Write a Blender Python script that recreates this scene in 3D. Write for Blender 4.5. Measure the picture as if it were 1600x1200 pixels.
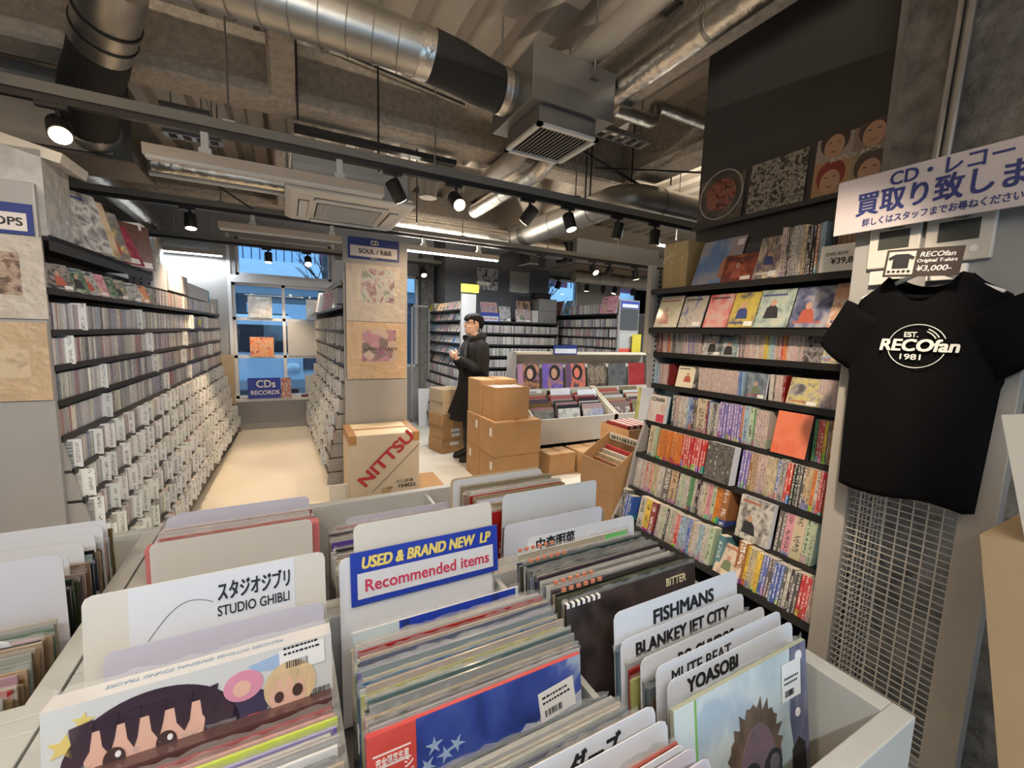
import bpy, bmesh, math, random
from mathutils import Vector, Matrix
rng = random.Random(7)
sc = bpy.context.scene
for o in list(bpy.data.objects):
    bpy.data.objects.remove(o)
COL = sc.collection

# ---------------------------------------------------------------- camera, world, exposure
YAW, PITCH, ROLL, FPX, EYE = math.radians(27.97), math.radians(6.78), math.radians(1.72), 665.7, 1.52
fw = Vector((math.sin(YAW) * math.cos(PITCH), math.cos(YAW) * math.cos(PITCH), -math.sin(PITCH)))
rt0 = Vector((math.cos(YAW), -math.sin(YAW), 0))
up0 = rt0.cross(fw)
rt = math.cos(ROLL) * rt0 + math.sin(ROLL) * up0
up = -math.sin(ROLL) * rt0 + math.cos(ROLL) * up0
cam = bpy.data.cameras.new('camera')
cam.sensor_width, cam.sensor_fit, cam.lens = 36.0, 'HORIZONTAL', FPX * 36.0 / 1600.0
cam.clip_start, cam.clip_end = 0.02, 200
co = bpy.data.objects.new('camera', cam)
COL.objects.link(co)
m = Matrix((rt, up, -fw)).transposed().to_4x4()
m.translation = Vector((0, 0, EYE))
co.matrix_world = m
sc.camera = co

world = bpy.data.worlds.new('sky')
sc.world = world
world.use_nodes = True
bg = world.node_tree.nodes['Background']
bg.inputs[0].default_value = (0.42, 0.70, 1.0, 1)
bg.inputs[1].default_value = 2.0
sc.view_settings.view_transform = 'Standard'
sc.view_settings.look = 'None'
sc.view_settings.gamma = 1
sc.view_settings.use_curve_mapping = False
sc.view_settings.exposure = 0.2
cy = sc.cycles
cy.max_bounces, cy.diffuse_bounces, cy.glossy_bounces = 6, 3, 3
cy.transparent_max_bounces, cy.transmission_bounces = 10, 3
cy.sample_clamp_indirect, cy.sample_clamp_direct = 4.0, 12.0
cy.use_denoising = True
cy.caustics_reflective = cy.caustics_refractive = False

WARM, COOL = (1.0, 0.72, 0.45), (0.93, 0.97, 1.0)


def area_light(name, loc, sx, sy, power, col, rot=(0, 0, 0), parent=None):
    l = bpy.data.lights.new(name, 'AREA')
    l.shape, l.size, l.size_y, l.energy, l.color = 'RECTANGLE', sx, sy, power, col
    o = bpy.data.objects.new(name, l)
    COL.objects.link(o)
    o.location, o.rotation_euler = loc, rot
    o.parent = parent
    return o


# ---------------------------------------------------------------- helpers
def children(o):
    return list(o.children)


class MB:
    """collects simple shapes into ONE mesh"""

    def __init__(s):
        s.v, s.f, s.m, s.c = [], [], [], []
        s.M, s.col = None, None

    def add(s, vs, fs, mat=0):
        n = len(s.v)
        for p in vs:
            p = Vector(p)
            if s.M is not None:
                p = s.M @ p
            s.v.append(tuple(p))
        for i, f in enumerate(fs):
            s.f.append(tuple(n + k for k in f))
            s.m.append(mat if isinstance(mat, int) else mat[i])
            s.c.append(s.col)

    def box(s, x0, x1, y0, y1, z0, z1, mat=0):
        """faces: bottom, top, front(-y), back, left(-x), right"""
        vs = [(x, y, z) for z in (z0, z1) for y in (y0, y1) for x in (x0, x1)]
        s.add(vs, [(0, 2, 3, 1), (4, 5, 7, 6), (0, 1, 5, 4), (2, 6, 7, 3), (0, 4, 6, 2), (1, 3, 7, 5)], mat)

    def quad(s, a, b, c, d, mat=0):
        s.add([a, b, c, d], [(0, 1, 2, 3)], mat)

    def prism(s, poly, d0, d1, axis='y', mat=0):
        """poly in the two other axes (in cyclic x,y,z order kept simple), swept along axis"""
        def P(a, b, d):
            return {'x': (d, a, b), 'y': (a, d, b), 'z': (a, b, d)}[axis]
        n = len(poly)
        vs = [P(a, b, d0) for a, b in poly] + [P(a, b, d1) for a, b in poly]
        fs = [tuple(range(n)), tuple(range(2 * n - 1, n - 1, -1))]
        for i in range(n):
            j = (i + 1) % n
            fs.append((i, i + n, j + n, j))
        s.add(vs, fs, mat)

    def tube(s, pts, r, n=12, mat=0, cap=True):
        pts = [Vector(p) for p in pts]
        rs = r if isinstance(r, (list, tuple)) else [r] * len(pts)
        rings, prev = [], None
        for i, p in enumerate(pts):
            t = (pts[min(i + 1, len(pts) - 1)] - pts[max(i - 1, 0)]).normalized()
            if prev is None:
                a = Vector((0, 0, 1)) if abs(t.z) < 0.9 else Vector((1, 0, 0))
                u = t.cross(a).normalized()
            else:
                u = (prev - t * prev.dot(t)).normalized()
            prev = u
            w = t.cross(u)
            rings.append([p + (u * math.cos(2 * math.pi * k / n) + w * math.sin(2 * math.pi * k / n)) * rs[i] for k in range(n)])
        vs = [q for g in rings for q in g]
        fs = []
        for i in range(len(rings) - 1):
            for k in range(n):
                j = (k + 1) % n
                fs.append((i * n + k, i * n + j, (i + 1) * n + j, (i + 1) * n + k))
        if cap:
            fs += [tuple(range(n - 1, -1, -1)), tuple((len(rings) - 1) * n + k for k in range(n))]
        s.add(vs, fs, mat)

    def loft(s, rings, mat=0, cap=True, closed=True):
        n = len(rings[0])
        vs = [q for g in rings for q in g]
        fs = []
        for i in range(len(rings) - 1):
            for k in range(n if closed else n - 1):
                j = (k + 1) % n
                fs.append((i * n + k, i * n + j, (i + 1) * n + j, (i + 1) * n + k))
        if cap and closed:
            fs += [tuple(range(n - 1, -1, -1)), tuple((len(rings) - 1) * n + k for k in range(n))]
        s.add(vs, fs, mat)

    def ball(s, c, r, n=12, mat=0):
        rx, ry, rz = r if isinstance(r, (list, tuple)) else (r, r, r)
        rings = []
        for i in range(1, n // 2):
            th = math.pi * i / (n // 2)
            rings.append([(c[0] + rx * math.sin(th) * math.cos(2 * math.pi * k / n), c[1] + ry * math.sin(th) * math.sin(2 * math.pi * k / n), c[2] + rz * math.cos(th)) for k in range(n)])
        s.loft(rings[::-1], mat)

    def mesh(s, name, mats=(), smooth=False):
        me = bpy.data.meshes.new(name)
        me.from_pydata(s.v, [], s.f)
        for x in mats:
            me.materials.append(x)
        me.polygons.foreach_set('material_index', s.m)
        if smooth:
            me.polygons.foreach_set('use_smooth', [True] * len(s.f))
        if any(c is not None for c in s.c):
            ca = me.color_attributes.new('tint', 'FLOAT_COLOR', 'CORNER')
            buf = []
            for p, c in zip(me.polygons, s.c):
                buf += list((*(c or (1, 1, 1)), 1)) * p.loop_total
            ca.data.foreach_set('color', buf)
        me.update()
        return me

    def build(s, name, mats=(), parent=None, loc=(0, 0, 0), rot=(0, 0, 0), smooth=False, bevel=0.0, segs=2):
        if not isinstance(mats, (list, tuple)):
            mats = [mats]
        o = bpy.data.objects.new(name, s.mesh(name, mats, smooth))
        COL.objects.link(o)
        o.location, o.rotation_euler, o.parent = loc, rot, parent
        if bevel:
            b = o.modifiers.new('bevel', 'BEVEL')
            b.width, b.segments, b.limit_method = bevel, segs, 'ANGLE'
        if smooth:
            e = o.modifiers.new('split', 'EDGE_SPLIT')
            e.split_angle = math.radians(40)
        return o


def tag(o, label=None, cat=None, group=None, kind=None):
    if label: o['label'] = label
    if cat: o['category'] = cat
    if group: o['group'] = group
    if kind: o['kind'] = kind
    return o


def thing(name, label, cat, loc=(0, 0, 0), rz=0.0, group=None):
    o = bpy.data.objects.new(name, None)
    o.empty_display_size = 0.05
    COL.objects.link(o)
    o.location, o.rotation_euler = loc, (0, 0, rz)
    return tag(o, label, cat, group)


def struct(name, mb, mats, **k):
    return tag(mb.build(name, mats, **k), kind='structure')


def dup(o, parent=None, loc=None, rot=None, scale=None, col=None, label=None, group=None):
    c = o.copy()
    COL.objects.link(c)
    if parent is not None: c.parent = parent
    if loc is not None: c.location = loc
    if rot is not None: c.rotation_euler = rot
    if scale is not None: c.scale = scale
    if col is not None: c.color = (*col, 1)
    if label: c['label'] = label
    if group: c['group'] = group
    for ch in children(o):
        d = ch.copy()
        COL.objects.link(d)
        d.parent = c
        if col is not None and ch.get('tinted'): d.color = (*col, 1)
        for g in children(ch):
            e = g.copy()
            COL.objects.link(e)
            e.parent = d
    return c


def lettering(s, size, mat, parent=None, M=None, bold=0.0, width=None, shear=0.0, name='lettering', spacing=1.0, align='LEFT', stretch=1.0):
    """flat printed words as a thin mesh in the local XY plane, M places it (x along words, y up, z off the surface)"""
    cu = bpy.data.curves.new('words', 'FONT')
    cu.body, cu.size, cu.extrude, cu.shear, cu.align_x = s, size, 0.0004, shear, align
    cu.space_character = spacing
    cu.resolution_u = 3
    o = bpy.data.objects.new('words', cu)
    COL.objects.link(o)
    bpy.context.view_layer.update()
    src = bpy.data.meshes.new_from_object(o.evaluated_get(bpy.context.evaluated_depsgraph_get()))
    bpy.data.objects.remove(o)
    vs0 = [v.co.copy() for v in src.vertices]
    fs0 = [tuple(p.vertices) for p in src.polygons]
    bpy.data.meshes.remove(src)
    if width and vs0:
        xs = [v.x for v in vs0]
        k = width / max(1e-6, max(xs) - min(xs))
        vs0 = [Vector((v.x * k, v.y, v.z)) for v in vs0]
    mb = MB()
    offs = [(0, 0)] if not bold else [(0, 0), (bold, 0), (bold, bold * 0.7), (0, bold * 0.7)]
    for k, (dx, dy) in enumerate(offs):
        mb.add([(v.x + dx, v.y * stretch + dy, v.z + k * 0.00004) for v in vs0], fs0)
    if M is not None:
        mb.v = [tuple(M @ Vector(p)) for p in mb.v]
    return mb.build(name, mat, parent)


def frame(o, x, y):
    """matrix with origin o, local x axis, local y axis"""
    x, y = Vector(x).normalized(), Vector(y)
    z = x.cross(y).normalized()
    y = z.cross(x)
    M = Matrix((x, y, z)).transposed().to_4x4()
    M.translation = Vector(o)
    return M


ONES = 'zeroth first second third fourth fifth sixth seventh eighth ninth tenth eleventh twelfth thirteenth fourteenth fifteenth sixteenth seventeenth eighteenth nineteenth'.split()
TENS = {2: 'twent', 3: 'thirt', 4: 'fort', 5: 'fift', 6: 'sixt', 7: 'sevent', 8: 'eight', 9: 'ninet'}


def nth(n):
    if n < 20: return ONES[n]
    t, u = divmod(n, 10)
    return TENS[t] + 'ieth' if u == 0 else TENS[t] + 'y-' + ONES[u]


# ---------------------------------------------------------------- materials
MATS = {}


def mat(name, col, rough=0.6, metal=0.0, coat=0.0, noise=0.0, nscale=8.0, bump=0.0, bscale=40.0, emit=None, estr=0.0, stretch=(1, 1, 1), coord='Object', col2=None, spec=0.5, coatr=0.08, alpha=1.0, detail=4.0):
    if name in MATS: return MATS[name]
    m = bpy.data.materials.new(name)
    m.use_nodes = True
    nt = m.node_tree
    p = nt.nodes['Principled BSDF']
    p.inputs['Base Color'].default_value = (*col, 1)
    p.inputs['Roughness'].default_value = rough
    p.inputs['Metallic'].default_value = metal
    p.inputs['Coat Weight'].default_value = coat
    p.inputs['Coat Roughness'].default_value = coatr
    p.inputs['Specular IOR Level'].default_value = spec
    p.inputs['Alpha'].default_value = alpha
    if noise or bump:
        tc = nt.nodes.new('ShaderNodeTexCoord')
        mp = nt.nodes.new('ShaderNodeMapping')
        mp.inputs['Scale'].default_value = stretch
        nt.links.new(tc.outputs[coord], mp.inputs[0])
    if noise:
        n = nt.nodes.new('ShaderNodeTexNoise')
        n.inputs['Scale'].default_value, n.inputs['Detail'].default_value = nscale, detail
        nt.links.new(mp.outputs[0], n.inputs['Vector'])
        r = nt.nodes.new('ShaderNodeValToRGB')
        c2 = col2 or tuple(max(0, c * (1 - noise)) for c in col)
        r.color_ramp.elements[0].color, r.color_ramp.elements[0].position = (*c2, 1), 0.32
        r.color_ramp.elements[1].color, r.color_ramp.elements[1].position = (*col, 1), 0.68
        nt.links.new(n.outputs['Fac'], r.inputs[0])
        nt.links.new(r.outputs[0], p.inputs['Base Color'])
    if bump:
        n2 = nt.nodes.new('ShaderNodeTexNoise')
        n2.inputs['Scale'].default_value, n2.inputs['Detail'].default_value = bscale, 5
        nt.links.new(mp.outputs[0], n2.inputs['Vector'])
        b = nt.nodes.new('ShaderNodeBump')
        b.inputs['Strength'].default_value, b.inputs['Distance'].default_value = bump, 0.02
        nt.links.new(n2.outputs['Fac'], b.inputs['Height'])
        nt.links.new(b.outputs[0], p.inputs['Normal'])
        if coat: nt.links.new(b.outputs[0], p.inputs['Coat Normal'])
    if emit:
        p.inputs['Emission Color'].default_value = (*emit, 1)
        p.inputs['Emission Strength'].default_value = estr
    MATS[name] = m
    return m


def node(nt, kind, **kw):
    n = nt.nodes.new('ShaderNode' + kind)
    for k, v in kw.items():
        if k in ('operation', 'blend_type', 'data_type', 'attribute_name', 'interpolation_type', 'noise_dimensions', 'feature'): setattr(n, k, v)
        else: n.inputs[int(k[1:]) if k[0] == 'i' and k[1:].isdigit() else k].default_value = v
    return n


def mixc(nt, fac, a, b):
    n = nt.nodes.new('ShaderNodeMix')
    n.data_type = 'RGBA'
    for sock, val in ((n.inputs['Factor'], fac), (n.inputs[6], a), (n.inputs[7], b)):
        if hasattr(val, 'links') or hasattr(val, 'is_linked'): nt.links.new(val, sock)
        elif isinstance(val, (int, float)): sock.default_value = val
        else: sock.default_value = (*val, 1)
    return n.outputs[2]


def mth(nt, op, a, b=0.0):
    n = nt.nodes.new('ShaderNodeMath')
    n.operation = op
    for sock, val in ((n.inputs[0], a), (n.inputs[1], b)):
        if hasattr(val, 'is_linked'): nt.links.new(val, sock)
        else: sock.default_value = val
    return n.outputs[0]


def printed(name, rough=0.45, coat=0.0, glyph=(16.0, 90.0), along='z', across='y', amount=0.5, attr=False, band=True, lo=0.52, ctr=0.5, half=0.27):
    """printed paper: every copy takes its own object colour (or face tint), small glyph-like marks run along the middle, a band near the foot"""
    m = bpy.data.materials.new(name)
    m.use_nodes = True
    nt = m.node_tree
    p = nt.nodes['Principled BSDF']
    p.inputs['Roughness'].default_value, p.inputs['Coat Weight'].default_value = rough, coat
    p.inputs['Coat Roughness'].default_value = 0.12
    oi = nt.nodes.new('ShaderNodeObjectInfo')
    if attr:
        at = nt.nodes.new('ShaderNodeVertexColor')
        at.layer_name = 'tint'
        base, rnd = at.outputs['Color'], oi.outputs['Random']
    else:
        base, rnd = oi.outputs['Color'], oi.outputs['Random']
    tc = nt.nodes.new('ShaderNodeTexCoord')
    se = nt.nodes.new('ShaderNodeSeparateXYZ')
    nt.links.new(tc.outputs['Object' if attr else 'Generated'], se.inputs[0])
    ax = {'x': se.outputs[0], 'y': se.outputs[1], 'z': se.outputs[2]}
    cb = nt.nodes.new('ShaderNodeCombineXYZ')
    sx, sz = glyph
    nt.links.new(mth(nt, 'MULTIPLY', ax[across], sx), cb.inputs[0])
    nt.links.new(mth(nt, 'ADD', mth(nt, 'MULTIPLY', ax[along], sz), mth(nt, 'MULTIPLY', rnd, 371.0)), cb.inputs[1])
    nt.links.new(mth(nt, 'MULTIPLY', rnd, 91.0), cb.inputs[2])
    n = node(nt, 'TexNoise', Scale=1.0, Detail=2.0)
    nt.links.new(cb.outputs[0], n.inputs['Vector'])
    g = mth(nt, 'GREATER_THAN', n.outputs['Fac'], lo)
    if not attr:
        c = mth(nt, 'ABSOLUTE', mth(nt, 'SUBTRACT', ax[across], ctr))
        g = mth(nt, 'MULTIPLY', g, mth(nt, 'LESS_THAN', c, half))
        cb2 = nt.nodes.new('ShaderNodeCombineXYZ')
        nt.links.new(mth(nt, 'ADD', mth(nt, 'MULTIPLY', ax[along], 3.2), mth(nt, 'MULTIPLY', rnd, 57.0)), cb2.inputs[0])
        n2 = node(nt, 'TexNoise', Scale=1.0, Detail=0.0)
        nt.links.new(cb2.outputs[0], n2.inputs['Vector'])
        g = mth(nt, 'MULTIPLY', g, mth(nt, 'GREATER_THAN', n2.outputs['Fac'], 0.43))
    bw = nt.nodes.new('ShaderNodeRGBToBW')
    nt.links.new(base, bw.inputs[0])
    ink = mixc(nt, mth(nt, 'GREATER_THAN', bw.outputs[0], 0.22), (0.9, 0.88, 0.84), (0.03, 0.03, 0.035))
    body = base
    if band and not attr:
        cut = mth(nt, 'ADD', mth(nt, 'MULTIPLY', rnd, 0.22), 0.02)
        hs = nt.nodes.new('ShaderNodeHueSaturation')
        nt.links.new(base, hs.inputs['Color'])
        nt.links.new(mth(nt, 'FRACT', mth(nt, 'MULTIPLY', rnd, 13.7)), hs.inputs['Hue'])
        hs.inputs['Value'].default_value = 0.8
        body = mixc(nt, mth(nt, 'LESS_THAN', ax[along], cut), base, hs.outputs[0])
    out = mixc(nt, mth(nt, 'MULTIPLY', g, amount), body, ink)
    nt.links.new(out, p.inputs['Base Color'])
    MATS[name] = m
    return m


def artwork(name, cols, scale=3.0, coat=0.6, distort=1.2, seed=0.0, rough=0.4, bump=0.0, constant=False, coord='Generated', vor=False):
    """loosely painted picture in the given colours"""
    if name in MATS: return MATS[name]
    m = bpy.data.materials.new(name)
    m.use_nodes = True
    nt = m.node_tree
    p = nt.nodes['Principled BSDF']
    p.inputs['Roughness'].default_value, p.inputs['Coat Weight'].default_value = rough, coat
    p.inputs['Coat Roughness'].default_value = 0.06
    tc = nt.nodes.new('ShaderNodeTexCoord')
    mp = nt.nodes.new('ShaderNodeMapping')
    mp.inputs['Location'].default_value = (seed * 3.1, seed * 1.7, seed * 2.3)
    nt.links.new(tc.outputs[coord], mp.inputs[0])
    if vor:
        n = node(nt, 'TexVoronoi', Scale=scale)
        nt.links.new(mp.outputs[0], n.inputs['Vector'])
        sx = nt.nodes.new('ShaderNodeSeparateColor')
        nt.links.new(n.outputs['Color'], sx.inputs[0])
        fac = sx.outputs[0]
    else:
        n = node(nt, 'TexNoise', Scale=scale, Detail=3.0, Distortion=distort * 0.45)
        nt.links.new(mp.outputs[0], n.inputs['Vector'])
        fac = n.outputs['Fac']
    r = nt.nodes.new('ShaderNodeValToRGB')
    cr = r.color_ramp
    if constant: cr.interpolation = 'CONSTANT'
    k = len(cols)
    lo, hi = (0.05, 0.95) if vor else (0.3, 0.68)
    while len(cr.elements) < k: cr.elements.new(0.5)
    for i, c in enumerate(cols):
        cr.elements[i].position = lo + (hi - lo) * i / max(1, k - 1)
        cr.elements[i].color = (*c, 1)
    nt.links.new(fac, r.inputs[0])
    nt.links.new(r.outputs[0], p.inputs['Base Color'])
    if bump:
        n2 = node(nt, 'TexNoise', Scale=7.0, Detail=3.0, Distortion=2.0)
        nt.links.new(tc.outputs['Object'], n2.inputs['Vector'])
        b = nt.nodes.new('ShaderNodeBump')
        b.inputs['Strength'].default_value, b.inputs['Distance'].default_value = bump, 0.03
        nt.links.new(n2.outputs['Fac'], b.inputs['Height'])
        nt.links.new(b.outputs[0], p.inputs['Coat Normal'])
    MATS[name] = m
    return m


def glass_mat(name, tint=(0.9, 0.96, 1.0), refl=0.08):
    m = bpy.data.materials.new(name)
    m.use_nodes = True
    nt = m.node_tree
    nt.nodes.remove(nt.nodes['Principled BSDF'])
    t = nt.nodes.new('ShaderNodeBsdfTransparent')
    t.inputs[0].default_value = (*tint, 1)
    g = nt.nodes.new('ShaderNodeBsdfGlossy')
    g.inputs['Roughness'].default_value = 0.02
    fr = nt.nodes.new('ShaderNodeFresnel')
    fr.inputs[0].default_value = 1.45
    mx = nt.nodes.new('ShaderNodeMixShader')
    nt.links.new(fr.outputs[0], mx.inputs[0])
    nt.links.new(t.outputs[0], mx.inputs[1])
    nt.links.new(g.outputs[0], mx.inputs[2])
    nt.links.new(mx.outputs[0], nt.nodes['Material Output'].inputs[0])
    MATS[name] = m
    return m


BLACK = mat('black metal', (0.012, 0.012, 0.013), 0.45, 0.0)
BLACKM = mat('matt black', (0.01, 0.01, 0.011), 0.8)
WHITEP = mat('white card', (0.64, 0.67, 0.72), 0.45, noise=0.06, nscale=6)
CREAMP = mat('cream card', (0.6, 0.59, 0.54), 0.5, noise=0.06, nscale=6)
GREYM = mat('grey painted steel', (0.33, 0.32, 0.31), 0.45, noise=0.08, nscale=5)
GREYD = mat('dark grey steel', (0.1, 0.1, 0.105), 0.5, noise=0.1, nscale=5)
BINM = mat('pale grey laminate', (0.44, 0.46, 0.45), 0.42, noise=0.07, nscale=3)
BINTOP = mat('cream rim laminate', (0.62, 0.61, 0.57), 0.4, noise=0.08, nscale=4)
KRAFT = mat('brown cardboard', (0.44, 0.26, 0.12), 0.8, noise=0.12, nscale=5, bump=0.1, bscale=60)
KRAFT2 = mat('pale cardboard', (0.52, 0.42, 0.29), 0.8, noise=0.1, nscale=5)
TAPE = mat('packing tape', (0.42, 0.22, 0.08), 0.3, coat=0.4)
LABELW = mat('white sticker', (0.75, 0.75, 0.73), 0.5)
NAVY = mat('navy print', (0.012, 0.028, 0.17), 0.45)
BLUE = mat('royal blue print', (0.012, 0.04, 0.36), 0.4, coat=0.2)
INK = mat('black ink', (0.012, 0.012, 0.014), 0.5)
REDI = mat('red ink', (0.42, 0.025, 0.035), 0.5)
YELI = mat('yellow ink', (0.78, 0.55, 0.1), 0.5)
WHITEI = mat('white ink', (0.8, 0.8, 0.8), 0.5)
CREAMI = mat('cream ink', (0.75, 0.68, 0.45), 0.5)
GALV = mat('galvanised sheet', (0.52, 0.51, 0.48), 0.4, 1.0, noise=0.22, nscale=5, bump=0.05, bscale=30)
GALVD = mat('dull steel sheet', (0.36, 0.35, 0.34), 0.42, 0.9, noise=0.2, nscale=3)
FOIL = mat('foil insulation', (0.75, 0.72, 0.66), 0.28, 1.0, noise=0.2, nscale=6, bump=0.5, bscale=18)
FLEXB = mat('black flexible hose', (0.02, 0.019, 0.018), 0.75, bump=0.4, bscale=70, stretch=(1, 1, 1))
PIPEW = mat('pale wrapped pipe', (0.52, 0.48, 0.42), 0.45, 0.3, noise=0.15, nscale=5)
SPRAY = mat('sprayed fireproofing', (0.6, 0.53, 0.44), 0.95, noise=0.3, nscale=26, bump=0.9, bscale=38, detail=6)
DECK = mat('galvanised deck', (0.6, 0.54, 0.46), 0.5, 0.2, noise=0.12, nscale=1.5)
PLASTW = mat('white plastic', (0.75, 0.74, 0.71), 0.4)
WALLG = mat('grey wall paint', (0.34, 0.345, 0.35), 0.7, noise=0.05, nscale=2)
WALLD = mat('charcoal wall paint', (0.062, 0.06, 0.058), 0.75, noise=0.08, nscale=2)
CONC = mat('rough concrete', (0.25, 0.24, 0.22), 0.95, noise=0.55, nscale=16, bump=0.9, bscale=26, detail=7)
FLOORM = mat('pale worn floor', (0.6, 0.57, 0.5), 0.42, noise=0.14, nscale=1.6, detail=8)
GLASS = glass_mat('window glass')
PAGES = mat('paper edge', (0.66, 0.62, 0.54), 0.8)
SPINE = printed('printed spine', 0.45, 0.25, (5.0, 34.0), amount=0.9)
CDSPINE = printed('disc case spine', 0.3, 0.7, (4.0, 45.0), amount=0.55, band=False)
TINTED = printed('mixed spines', 0.35, 0.5, (260.0, 190.0), amount=0.35, attr=True)
SLEEVE = printed('record sleeve', 0.4, 0.5, (7.0, 14.0), along='x', across='z', amount=0.55, band=False, lo=0.54)
CARDMARK = printed('index card print', 0.5, 0.1, (34.0, 34.0), across='x', amount=0.85, band=False, lo=0.53, ctr=0.89, half=0.045)
# ---------------------------------------------------------------- room shell
YB, ZD = 7.22, 3.50
b = MB(); b.box(-3.4, 9.0, -3.2, YB + 0.2, -0.1, 0.0)
struct('floor', b, FLOORM)
# corrugated deck, ribs run along y
b = MB()
prof, x = [], -3.4
while x < 9.0:
    prof += [(x, ZD + 0.09), (x + 0.10, ZD + 0.09), (x + 0.135, ZD), (x + 0.265, ZD)]
    x += 0.30
lo = [(px_, -3.2, pz_) for px_, pz_ in prof]
hi = [(px_, YB + 0.1, pz_) for px_, pz_ in prof]
b.loft([hi, lo], closed=False)
b.box(-3.4, 9.0, -3.2, YB + 0.1, ZD + 0.12, ZD + 0.2)
struct('ceiling', b, DECK)


def wall_with_holes(name, mats, x0, x1, y0, y1, z0, z1, holes):
    mb = MB()
    xs = sorted({x0, x1, *[h[0] for h in holes], *[h[1] for h in holes]})
    for a, c in zip(xs, xs[1:]):
        zs = [(z0, z1)]
        for h in holes:
            if h[0] <= a and c <= h[1]:
                zs = [q for (p, r) in zs for q in ((p, min(r, h[2])), (max(p, h[3]), r)) if q[1] - q[0] > 1e-4]
        for p, r in zs:
            mb.box(a, c, y0, y1, p, r)
    return struct(name, mb, mats)


WIN1 = (-0.66, 0.62, 0.46, 2.12)
TRAN = (-0.60, 0.64, 2.22, 2.74)
wall_with_holes('wall_back', WALLG, -3.4, 9.0, YB, YB + 0.18, 0, ZD + 0.12,
                [WIN1, TRAN, (1.62, 1.99, 0.9, 2.42), (4.28, 5.3, 2.0, 2.62), (6.39, 7.6, 2.0, 2.6)])
b = MB(); b.box(-3.4, -3.2, -3.2, YB, 0, ZD + 0.12)
struct('wall_left', b, WALLD)
wall_with_holes('wall_front', WALLG, -3.4, 2.6, -3.2, -3.05, 0, ZD + 0.12, [(-0.7, 1.9, 0.1, 2.5)])  # opening shaped to let blue sky fill in from behind the camera
b = MB(); b.box(2.6, 9.0, 1.75, 1.9, 0, ZD + 0.12)
struct('wall_side', b, WALLD)
b = MB(); b.box(8.8, 9.0, 1.9, YB, 0, ZD + 0.12)
struct('wall_far_right', b, WALLG)
b = MB(); b.box(2.32, 2.6, 0.95, 1.94, 0, ZD + 0.1)
b.box(2.28, 2.34, 0.95, 1.94, 2.19, 2.215)
struct('wall_right', b, WALLD)
b = MB(); b.box(2.22, 2.6, 0.84, 0.95, 0, ZD + 0.1)
struct('trim_1', b, WALLG)
b = MB(); b.box(2.02, 2.6, -1.6, 0.84, 0, ZD + 0.1)
struct('wall_concrete', b, CONC)
# dark square pier behind the middle racks, concrete pier by the second window
b = MB(); b.box(2.26, 4.2, 6.62, YB, 0, ZD + 0.1)
struct('wall_pier', b, mat('slate wall paint', (0.13, 0.135, 0.15), 0.7))
b = MB(); b.box(2.0, 2.22, 7.07, YB, 0, 2.8)
struct('wall_column', b, CONC)
b = MB(); b.box(-0.75, 0.75, YB - 0.012, YB, 2.76, 2.92); b.box(-0.75, 0.75, YB - 0.02, YB, 2.92, 2.95)
struct('trim_2', b, mat('beige fascia', (0.36, 0.33, 0.3), 0.6))

FRAME = mat('white window frame', (0.66, 0.68, 0.72), 0.45)


def window(n, x0, x1, z0, z1, bars_x=(), bars_z=(), y=YB, w=0.04):
    f = MB()
    for (a, c, p, r) in [(x0, x0 + w, z0, z1), (x1 - w, x1, z0, z1), (x0, x1, z0, z0 + w), (x0, x1, z1 - w, z1)] + [(q - w / 2, q + w / 2, z0, z1) for q in bars_x] + [(x0, x1, q - w / 2, q + w / 2) for q in bars_z]:
        f.box(a, c, y + 0.02, y + 0.09, p, r)
    o = struct('window_%d' % n, f, FRAME)
    g = MB(); g.box(x0 + w * .6, x1 - w * .6, y + 0.05, y + 0.056, z0 + w * .6, z1 - w * .6)
    g.build('pane', GLASS, o)
    return o


w1 = window(1, *WIN1, bars_x=(-0.02,), bars_z=(1.07, 1.615))
b = MB(); b.box(-0.75, 0.7, YB - 0.05, YB + 0.03, 0.42, 0.46); b.box(-0.70, -0.66, YB - 0.015, YB + 0.02, 0.46, 2.78); b.box(0.64, 0.69, YB - 0.015, YB + 0.02, 0.46, 2.78)
b.box(-0.66, 0.64, YB - 0.015, YB + 0.1, 2.12, 2.22)
struct('trim_3', b, FRAME)
b = MB(); b.box(0.02, 0.57, YB + 0.01, YB + 0.03, 1.09, 1.59)
tag(b.build('window_panel', mat('opaque pale panel', (0.55, 0.57, 0.6), 0.5)), 'pale grey opaque board filling the middle pane of the window', 'panel')
window(2, *TRAN)
window(3, 1.62, 1.99, 0.9, 2.42)
window(4, 4.28, 5.3, 2.0, 2.62)
window(5, 6.39, 7.6, 2.0, 2.6)
b = MB(); b.box(-0.70, 0.30, YB - 0.012, YB, 0, 0.09)
struct('baseboard_back', b, WALLG)

# sprayed steel beams (I sections, rounded by the coating)


def beam(axis, c, z0, h, wf, a, d, n):
    t = 0.11
    poly = [(-wf, 0.02), (-wf + 0.02, 0), (wf - 0.02, 0), (wf, 0.02), (wf, t - 0.02), (wf - 0.03, t + 0.01), (0.07, t + 0.05), (0.055, t + 0.1), (0.055, h), (-0.055, h), (-0.055, t + 0.1), (-0.07, t + 0.05), (-wf + 0.03, t + 0.01), (-wf, t - 0.02)]
    mb = MB()
    mb.prism([(c + p, z0 + q) for p, q in poly], a, d, axis='x' if axis == 'x' else 'y')
    struct('trim_%d' % n, mb, SPRAY)


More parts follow.
